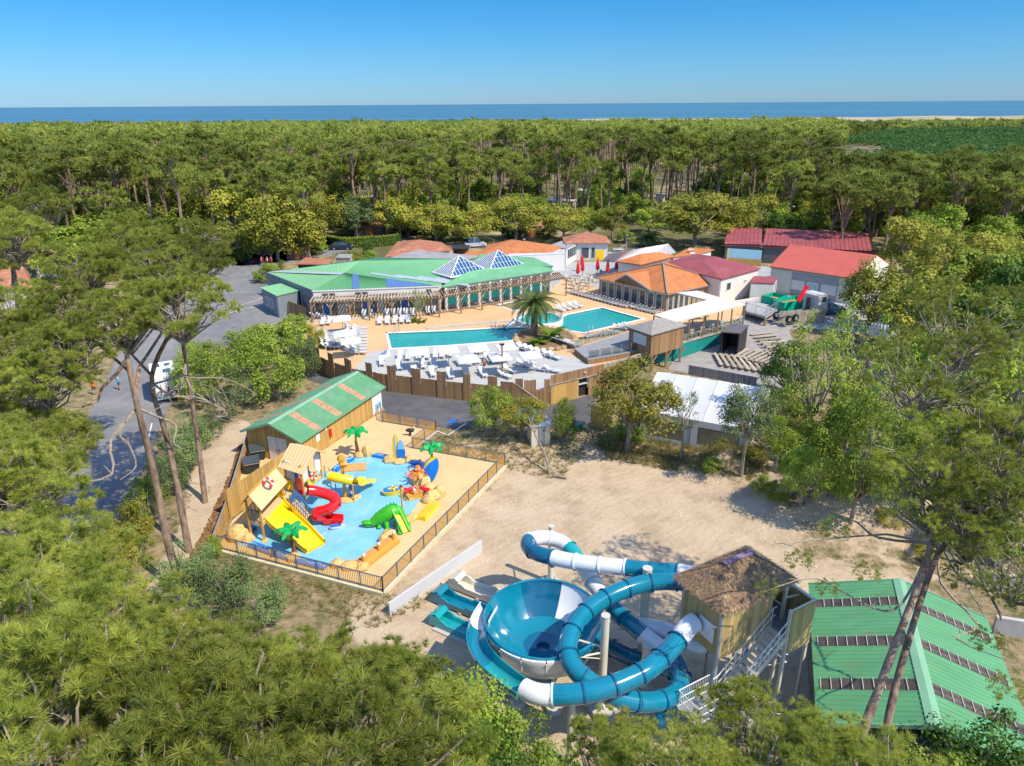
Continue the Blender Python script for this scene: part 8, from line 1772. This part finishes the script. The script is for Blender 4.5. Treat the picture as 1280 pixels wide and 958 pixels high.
# clipped hedge and bushes
t = thing('clipped_hedge', 'long clipped green hedge curving behind the navy car', 'hedge', TP(430, 305)); rng = np.random.default_rng(3); P = spline([TP(408, 306), TP(420, 309), TP(432, 310.5), TP(460, 309), TP(495, 306), TP(497, 302)], 6); vs = []
N = 9000; idx = rng.integers(0, len(P)-1, N)
A = np.array([tuple(P[i].lerp(P[i+1], u)) for i, u in zip(idx, rng.random(N))]); face = rng.integers(0, 3, N); dz = rng.random(N)*2.0; off = rng.uniform(-.7, .7, N)
A[:, 2] = T+np.where(face == 0, 2.0, dz); A[:, 1] += np.where(face == 0, off, np.where(face == 1, -.7, .7)); A += rng.normal(size=A.shape)*.05; Rm = frames(rng.normal(size=(N, 3))+np.array([0, -.5, 1]), rng)
tpl = np.array([[-.5, 0, 0], [0, -.3, 0], [.5, 0, 0], [0, .3, 0]])*.3; Vv = (np.einsum('nij,vj->nvi', Rm, tpl)+A[:, None, :]).reshape(-1, 3)-np.array(tuple(TP(430, 305)))
o = bpy.data.objects.new('foliage', tone(np_mesh('foliage', Vv, np.arange(len(Vv)), 4, LM['green']), np.repeat(rng.random(N), 4))); COL.objects.link(o); o.parent = t
core = MB(); [core.bar(a+Z3(.95), b+Z3(.95), 1.25, 1.9) for a, b in zip(P, P[1:])]; part('core', core, mat('hedge_core', (.03, .07, .01), .9, .2, 3), t)
for (x, y, ty, w, k, lb) in ((398, 318, 300, 24, 'green', 'rounded bush by the timber cabin'), (443, 331, 314, 22, 'oak', 'yellow-green rounded bush behind the pool hall roof'), (462, 331, 314, 24, 'green', 'dark rounded bush beside the yellow-green one'), (335, 352, 330, 34, 'green', 'bushy green shrub at the corner of the pool hall'), (352, 338, 326, 10, 'green', 'tiny upright bush on the lane'), (303, 328, 309, 22, 'dark', 'dark bush at the back of the car park'), (460, 318, 300, 14, 'dark', 'bush at the end of the hedge'), (550, 300, 284, 24, 'green', 'round bush behind the left tiled house'), (575, 300, 288, 26, 'green', 'round bush by the carport'), (685, 297, 283, 30, 'green', 'bush in front of the square cabin'), (640, 297, 282, 30, 'dark', 'dark bush left of the square cabin'), (781, 304, 288, 24, 'green', 'bush right of the reception')):
    LK(k, x, y, ty, w, lb, clear=.0, name='bush', cat='bush')
leafplant(TP(520, 403), .9, 14, 'small yellow-green shrub left in the bed by the pool end', 'green', .2); leafplant(TP(527, 403.5), .9, 14, 'small yellow-green shrub right in the bed by the pool end', 'oak', .2)
LK('airy', 526, 404, 360, 20, 'small young tree growing through the pergola', clear=.3, z=T)
palm(GG(810, 308), 1.6, 3.6, 'squat yellow-green palm behind the white tent', 40, .5, 'palm')
# bushes between the car park and the palisade, below the pool hall
for (x, y, ty, w, k, lb) in ((300, 470, 415, 80, 'greenfine', 'bright green bush mass left of the shed roof'), (335, 500, 425, 90, 'greenfine', 'big bright green bush behind the shed'), (355, 455, 405, 70, 'green', 'green bush below the pool hall annex'), (385, 470, 418, 40, 'greyfine', 'grey-green bush beside the start of the palisade'), (398, 440, 405, 22, 'bronze', 'bronze shrub by the loungers'), (265, 500, 440, 80, 'greenfine', 'bush mass by the road opposite the camper van'), (288, 525, 455, 70, 'airygrey', 'grey twiggy tree by the sandy path'), (245, 470, 430, 50, 'greenfine', 'bush behind the camper van'), (320, 440, 410, 60, 'greenfine', 'bush at the car park edge'), (412, 447, 425, 26, 'bronze', 'golden shrub between lounger stack and palisade'), (372, 425, 395, 36, 'green', 'shrub beside the board screen')):
    LK(k, x, y, ty, w, lb, clear=.04, name='bush', cat='bush')
# grey-green shrubs along road and by the splash park
for (x, y, ty, w, k, lb) in ((243, 560, 520, 50, 'greyfine', 'grey-green roadside shrub nearest the camper van'), (228, 590, 545, 55, 'greyfine', 'grey-green roadside shrub, second from the camper van'), (212, 620, 570, 55, 'greyfine', 'grey-green roadside shrub between the pine trunks'), (190, 655, 600, 50, 'greenfine', 'green roadside shrub by the front pine trunk'), (168, 690, 630, 60, 'bronze', 'golden roadside shrub at the end of the road'), (150, 730, 660, 60, 'bronze', 'golden shrub beneath the lower left pines'), (262, 548, 515, 40, 'greyfine', 'small grey-green shrub on the path side'),
                              (245, 745, 682, 70, 'greyfine', 'grey-green shrub left of the splash park railing'), (288, 765, 700, 74, 'greyfine', 'large grey-green shrub below the splash park railing'), (330, 785, 728, 66, 'greyfine', 'grey-green shrub right of the large one'), (268, 700, 672, 26, 'greenfine', 'small green sprig against the railing corner')):
    LK(k, x, y, ty, w, lb, clear=.02, name='bush', cat='bush')
LMK = [(765, 555, 'left of the bronze tree foot'), (790, 550, 'right behind the bronze tree trunk'), (850, 548, 'beneath the marquee windows'), (880, 556, 'left of the slender grey-green tree'), (905, 562, 'at the marquee corner'), (892, 590, 'at the edge of the sand lot'), (950, 618, 'at the foot of the bank'), (985, 592, 'on top of the bank'), (985, 545, 'in the dry grass beyond the marquee'), (1002, 520, 'below the dark green leaning tree'), (1020, 560, 'under the tall feathery tree'), (1045, 620, 'beside the pale trunk on the bank'), (1090, 610, 'under the feathery trees on the slope'), (1110, 660, 'above the sand beside the bank'), (1170, 690, 'behind the crossing pine trunks'), (1230, 690, 'below the great pine crown'), (1210, 650, 'within the great pine crown shade'), (1270, 700, 'at the right edge above the concrete wall'), (1250, 640, 'at the right edge within the slope')]
for i, (x, y, w, k) in enumerate(((775, 548, 26, 'greenfine'), (795, 552, 28, 'greenfine'), (760, 560, 24, 'greyfine'), (815, 545, 22, 'bronze'), (838, 548, 24, 'bronze'), (862, 552, 26, 'greenfine'), (885, 556, 26, 'greyfine'), (905, 560, 24, 'greenfine'), (890, 590, 26, 'greenfine'), (950, 615, 30, 'greenfine'), (968, 625, 34, 'greenfine'), (940, 575, 26, 'bronze'), (985, 590, 34, 'greenfine'), (1020, 560, 46, 'greenfine'), (1045, 620, 44, 'greenfine'), (1090, 610, 50, 'greenfine'), (1110, 660, 40, 'bronze'), (985, 545, 34, 'bronze'), (1000, 520, 36, 'greenfine'), (1180, 680, 60, 'greenfine'), (1230, 690, 70, 'greenfine'), (1210, 650, 60, 'green'), (1270, 700, 60, 'greenfine'), (1160, 700, 40, 'bronze'), (1250, 640, 70, 'green'))):
    nb_ = min(LMK, key=lambda m: (m[0]-x)**2+(m[1]-y)**2)[2]; treep(k, x, y, y-w*.62, w, ('bronze' if k == 'bronze' else 'grey-green' if k == 'greyfine' else 'bright green')+' low leafy clump '+nb_, group='low leafy clumps', clear=.0, name='bush', cat='bush')
# litter tufts on the strip around the splash park
rnd = random.Random(8)
# --- near pines
def C(px, py, z): return G(px, py, z)
t = near_pine(G(233, 742), [(C(150, 400, 16.8), 3.0), (C(100, 340, 18.2), 3.0), (C(85, 440, 15.8), 2.7), (C(185, 325, 18.6), 2.8)], 'tall pine with the frontmost of the three trunks by the sandy path', .25, trunk_pts=[G(213, 690, 2.6), G(192, 590, 7.8), G(170, 500, 12.6)])
bare_limbs(t, G(172, 510, 12), [G(90, 625, 9.5), G(150, 600, 9.0), G(225, 560, 10)], .09)
t = near_pine(G(236, 690), [(C(225, 385, 17.2), 3.2), (C(160, 300, 19.0), 3.0), (C(240, 330, 18.6), 2.6)], 'tall pine with the middle trunk crossing in front of the camper van', .21, trunk_pts=[G(222, 610, 4.4), G(208, 545, 8), G(190, 470, 12.4)])
bare_limbs(t, G(192, 480, 12), [G(300, 490, 12.5), G(275, 520, 11), G(245, 470, 12)], .08)
t = near_pine(G(256, 629), [(C(215, 350, 18.2), 2.8), (C(252, 300, 19.4), 2.4)], 'straight pine whose trunk stands on the sandy path nearest the shed', .2, trunk_pts=[G(252, 590, 2.2), G(244, 530, 6.0), G(232, 450, 11.2)])
bare_limbs(t, G(232, 455, 11), [G(300, 530, 9), G(310, 500, 10), G(205, 500, 9)], .07)
near_pine(G(50, 497), [(C(10, 300, 18.0), 3.6), (C(-40, 330, 17), 3.4), (C(50, 262, 19.0), 3.2)], 'leaning pine at the far left edge in front of the white house', .30)
near_pine(G(28, 560), [(C(40, 455, 14.5), 3.0), (C(-20, 500, 13.5), 3.2), (C(30, 540, 12.0), 2.6)], 'pine at the left edge beside the road verge', .25)
near_pine(G(-40, 600), [(C(-15, 440, 15.4), 3.0), (C(55, 475, 14.6), 2.6)], 'pine crown at the left edge below the white house', .22)
near_pine(G(55, 560), [(C(80, 392, 16.6), 2.8), (C(15, 385, 17.0), 2.7)], 'pine between the left white house and the three tall trunks', .2)
near_pine(G(20, 640), [(C(72, 560, 12.6), 2.3), (C(5, 570, 13.6), 2.6)], 'low pine crown between the left edge and the road', .2)
near_pine(G(-30, 700), [(C(30, 620, 14.5), 3.0), (C(-50, 600, 15.2), 3.2)], 'pine cut by the left edge below the road', .25)
LOW = [((10, 740, 16.2), 2.7), ((85, 710, 15.4), 2.2), ((40, 830, 17.2), 2.9), ((135, 825, 16.6), 2.5), ((120, 905, 18.0), 2.6), ((235, 900, 16.9), 2.4), ((240, 960, 18.3), 2.6), ((345, 925, 16.9), 2.3), ((400, 868, 15.4), 2.0), ((470, 905, 16.2), 2.0), ((455, 960, 17.6), 2.4), ((170, 850, 15.0), 1.7), ((20, 960, 18.6), 2.6), ((350, 975, 18.4), 2.4)]
LB_ = ['pine crown at the lower left edge', 'pine crown left of the roadside shrubs', 'pine crown low on the left edge', 'pine crown below the golden shrub', 'close pine crown near the bottom left corner', 'pine crown under the grey-green shrubs', 'close pine crown at the bottom, left of centre', 'large pine crown in the middle of the lower left mass', 'pine crown below the splash park corner', 'pine crown at the right end of the lower left mass', 'close pine crown at the bottom beside the broadleaf bush', 'small pine crown by the foot of the tall trunks', 'pine crown in the very bottom left corner', 'close pine crown at the bottom centre left']
for ((x, y, z), s), lb in zip(LOW, LB_):
    c = C(x, y, z); near_pine(Vector((c.x+random.uniform(-.5, .5), c.y+random.uniform(0, 1), 0)), [(c, s), (c+Vector((random.uniform(-1.5, 1.5), random.uniform(-1.2, .4), -2.2)), s*.85)], 'pine seen from above: '+lb, .2)
for (x, y, z), s, lb in (((940, 935, 15.4), 1.6, 'pine top in front of the slide tower stair'), ((850, 1000, 16.8), 1.6, 'pine top at the bottom below the blue slide'), ((1000, 1000, 16.8), 1.7, 'pine top at the bottom left of the green roof'), ((1110, 1015, 16.6), 1.7, 'pine top at the bottom between the two leaning trunks'), ((770, 965, 15.6), 1.3, 'small pine top at the bottom centre')):
    c = C(x, y, z); near_pine(Vector((c.x, c.y+.6, 0)), [(c, s)], lb, .16)
t = near_pine(G(1028, 1080), [(C(1190, 560, 15.2), 3.2), (C(1155, 460, 17.6), 2.8), (C(1255, 480, 17.0), 3.2), (C(1245, 600, 14.6), 2.8), (C(1215, 400, 18.8), 3.0)], 'great leaning pine with the left of the two trunks over the green roof', .18, thin=True, trunk_pts=[G(1072, 935, 5.0), G(1110, 830, 8.0), G(1160, 695, 11.5)])
bare_limbs(t, G(1165, 680, 10.5), [G(1000, 690, 11), G(955, 740, 10.2), G(1040, 640, 11.5), G(1235, 740, 11), G(1090, 600, 12)], .07)
for x, y, z, s in ((1000, 700, 11, .5), (960, 735, 10.4, .4), (1045, 660, 11.6, .6), (1085, 715, 11, .5), (1035, 735, 10.6, .4), (1235, 800, 11, .5), (1260, 860, 11.5, .5), (1205, 720, 11, .7)): piece('crown_spray', THINC[0][0], t, C(x, y, z)-G(1028, 1080), sc=(s/3.6*1.2,)*3)
t = near_pine(G(1078, 1070), [(C(1225, 650, 13.2), 2.4), (C(1270, 560, 15.5), 2.8), (C(1170, 620, 13.6), 2.2), (C(1275, 700, 13.0), 2.2)], 'darker pine with the right of the two trunks over the green roof', .16, thin=True, trunk_pts=[G(1106, 920, 5.2), G(1130, 820, 8.0), G(1174, 690, 11.5)])
bare_limbs(t, G(1175, 680, 10), [G(1270, 830, 9), G(1230, 770, 10), G(1280, 720, 11)], .07)
# broadleaf thickets close to the camera
for (x, y, z), r, k, lb in (((575, 900, 5.0), 2.6, 'greenfine', 'bright broadleaf thicket at the bottom below the bowl'), ((635, 930, 4.4), 2.2, 'greenfine', 'broadleaf thicket right of the first one at the bottom'), ((530, 850, 5.0), 1.8, 'greenfine', 'broadleaf bush beside the lower pines under the bowl'), ((600, 975, 5.5), 2.4, 'darkfine', 'dark broadleaf thicket at the bottom edge'), ((680, 970, 3.8), 1.6, 'greenfine', 'small broadleaf bush near the front column foot'), ((1245, 950, 5.4), 2.4, 'darkfine', 'dark broadleaf thicket in the bottom right corner'), ((1195, 975, 5.4), 1.8, 'greenfine', 'broadleaf bush left of the corner thicket')):
    c = C(x, y, z); tree(k, Vector((c.x, c.y, 0)), z+r*.55, r, lb, clear=.25, name='bush', cat='bush')
# --- the pine wood: 300 individual pines, nearest first, then one mass
rnd = random.Random(21); pts = []
def clear_of(x, y, d, L_, cell={}): 
    return all((x-a)**2+(y-b)**2 > d*d for a, b, *_ in L_[-400:])
def front(u):            # distance of the wood edge by direction u = x/y
    return 118 if u < -.45 else 128 if u < -.28 else 150 if u < -.1 else 163 if u < .12 else 168 if u < .28 else 152 if u < .45 else 126
cand = []
for i in range(26000):
    y = 95*math.exp(rnd.random()*math.log(235/95)); u = rnd.uniform(-.86, .86); x = u*y
    if y < front(u)+rnd.uniform(0, 8): continue
    if u > .44 and y > 185: continue
    cand.append((y, x))
for y, x in sorted(cand, key=lambda c: c[0]):
    if len(pts) >= 300: break
    if all((x-a)**2+(y-b)**2 > 42 for a, b in pts[-150:]): pts.append((x, y))
ymax = pts[-1][1]
MARKS = [(-40, 'near the left edge'), (60, 'above the left white house'), (130, 'above the trees left of the road'), (200, 'above the tall leaning trunks'), (262, 'above the car park'), (320, 'above the bicycle racks'), (370, 'above the timber cabin'), (425, 'above the navy car'), (470, 'above the brown cabin'), (524, 'above the pale green house'), (570, 'above the left glass pyramid'), (622, 'above the right glass pyramid'), (668, 'above the square cabin'), (733, 'above the reception roof'), (780, 'above the white tent'), (825, 'above the restaurant'), (868, 'above the great round oak'), (915, 'above the sanitary block'), (960, 'above the left end of the red hall'), (1010, 'above the middle of the red hall'), (1047, 'above the bright yellow oak'), (1095, 'above the red hall gable'), (1150, 'above the golden oaks on the right'), (1215, 'above the right slope'), (1300, 'near the right edge')]
def where_is(x, y):
    px = proj(Vector((x, y, 2)))[0]; u = y-front(x/y); return ('front row of the wood, ' if u < 16 else 'second row of the wood, ' if u < 36 else 'deeper in the wood, ')+min(MARKS, key=lambda m: abs(m[0]-px))[1]
for x, y in pts:
    h = rnd.uniform(13.5, 20.8) if x/y < .44 else rnd.uniform(11.5, 16); wood_pine(x, y, h, rnd.uniform(.85, 1.3), 'tall pine, '+where_is(x, y), 'pines of the wood '+where_is(x, y), rnd)
def topz(y, x=0): return 28.0-(.0228+.003*(sstep(.04, .12, x/y)-sstep(.5, .6, x/y))*sstep(300, 500, y))*y
def scatter(y0, y1, sp, cond=lambda x, y: True, seed=1, uw=.86):
    r_ = random.Random(seed); out = []; y = y0
    while y < y1:
        n_ = int(2*uw*y/sp); 
        for j in range(n_):
            x = -uw*y+(j+r_.random())*sp; yy = y+r_.uniform(-.5, .5)*sp
            if cond(x, yy): out.append((x, yy))
        y += sp
    return out, r_
notplant = lambda x, y: not (x/y > .46+.05*math.sin(y*.02) and 235 < y < 900)
A1, r_ = scatter(ymax-25, 420, 8.6, lambda x, y: notplant(x, y) and not (x/y > .44 and y > 180) and (y > ymax or (y > front(x/y)+12 and all((x-a)**2+(y-b)**2 > 40 for a, b in pts))), 31)
tree_mass('pine_wood', [(x, y, min(max(topz(y, x), 4)+r_.uniform(-1.8, .6), ground_h(x, y)+21), r_.uniform(.8, 1.25)) for x, y in A1], 71, 11, 9, 4, 1.0, .42, LM['pinef'], 3.7, 2.6, 1.2, True, label='dense pine wood stretching from the resort towards the coast', cat='wood')
A2, r_ = scatter(420, 760, 12.0, notplant, 32)
tree_mass('pine_wood', [(x, y, max(topz(y, x), 4)+r_.uniform(-2.0, .7), r_.uniform(1.2, 1.9)) for x, y in A2], 91, 8, 7, 3, 1.6, .8, LM['pinef'], 3.7, 2.3, 1.3, label='farther pine wood below the horizon', cat='wood')
A3, r_ = scatter(760, 1070, 19.0, lambda x, y: True, 33)
tree_mass('pine_wood', [(x, y, ground_h(x, y)+r_.uniform(7.5, 10.5)-(4 if .08 < x/y < .5 else 0), r_.uniform(2.0, 3.2)) for x, y in A3], 95, 8, 6, 3, 1.6, .9, LM['pinef'], 3.7, 1.7, 1.3, label='farthest strip of coastal pine wood before the dune', cat='wood')
A4, r_ = scatter(235, 900, 7.5, lambda x, y: x/y > .46+.05*math.sin(y*.02), 34)
tree_mass('young_plantation', [(x, y, ground_h(x, y)+r_.uniform(4.5, 6.5)*(1 if y < 600 else 1.3), r_.uniform(.8, 1.1)*(1 if y < 500 else 1.5)) for x, y in A4], 97, 6, 6, 3, 1.3, .6, LM['plant'], 3.2, 2.2, 1.2, label='even young pine plantation at the far right', cat='plantation')
# understorey along the wood edge
r_ = random.Random(44); cnt = 0
for i in range(900):
    y = r_.uniform(112, 215); u = r_.uniform(-.8, .8); x = u*y
    if y < front(u)-2 or (-.1 < u < .45 and y < 150): continue
    if cnt > 260: break
    cnt += 1; k = r_.choice(['green', 'dark', 'green', 'green', 'oak']); h = r_.uniform(3.5, 9.5)
    tree(k, (x, y, ground_h(x, y)), h, h*r_.uniform(.45, .65), 'understorey shrub, '+where_is(x, y), group='understorey shrubs '+where_is(x, y), clear=.05, name='shrub', cat='shrub')
# grass tufts and weeds on disturbed ground
rng = np.random.default_rng(17); vs = []; DB = MB()
def tufts(poly, n_, hgt=.35, spread=.25):
    xs_ = [p.x for p in poly]; ys_ = [p.y for p in poly]; k = 0
    while k < n_:
        x, y = rng.uniform(min(xs_), max(xs_)), rng.uniform(min(ys_), max(ys_))
        if pdist(x, y, poly) < 0: continue
        k += 1; z = ground_h(x, y)
        for j in range(7):
            d = Vector((rng.normal()*spread, rng.normal()*spread, hgt*rng.uniform(.5, 1.2))); s = Vector((rng.normal(), rng.normal(), 0)).normalized()*.02; b0 = Vector((x+rng.normal()*.05, y+rng.normal()*.05, z)); vs.extend([b0-s, b0+s, b0+d])
tufts([GG(*p) for p in ((550, 545), (600, 545), (740, 560), (700, 600), (640, 590), (530, 560))], 700); tufts([GG(*p) for p in ((740, 545), (960, 560), (960, 600), (760, 575))], 1500, .5); tufts([GG(*p) for p in ((270, 690), (480, 745), (560, 740), (470, 790), (280, 720))], 350); tufts([GG(*p) for p in ((960, 480), (1000, 500), (1100, 640), (980, 640))], 1500, .5)
o = None
for i in range(1500):
    k = i % 3; px, py = ((rng.uniform(560, 1000), rng.uniform(560, 760)), (rng.uniform(480, 760), rng.uniform(700, 930)), (rng.uniform(560, 1160), rng.uniform(560, 730)))[k]; p = GG(px, py)
    if pdist(p.x, p.y, LOT) < .2: continue
    a = rng.uniform(0, 6.28); l_ = rng.uniform(.03, .11); d = Vector((math.cos(a), math.sin(a), 0)); DB.blob((p.x, p.y, p.z+.01), (l_, l_*.6, l_*.5), 5, 3, .35, i)
o = part('gravel', DB, M['sand']); o['kind'] = 'stuff'; o['label'] = 'small stones and clods scattered over the sand lot'
V_ = np.array([tuple(v) for v in vs]); o = bpy.data.objects.new('grass', np_mesh('grass', V_, np.arange(len(V_)), 3, LM['grass'])); COL.objects.link(o); o['kind'] = 'stuff'
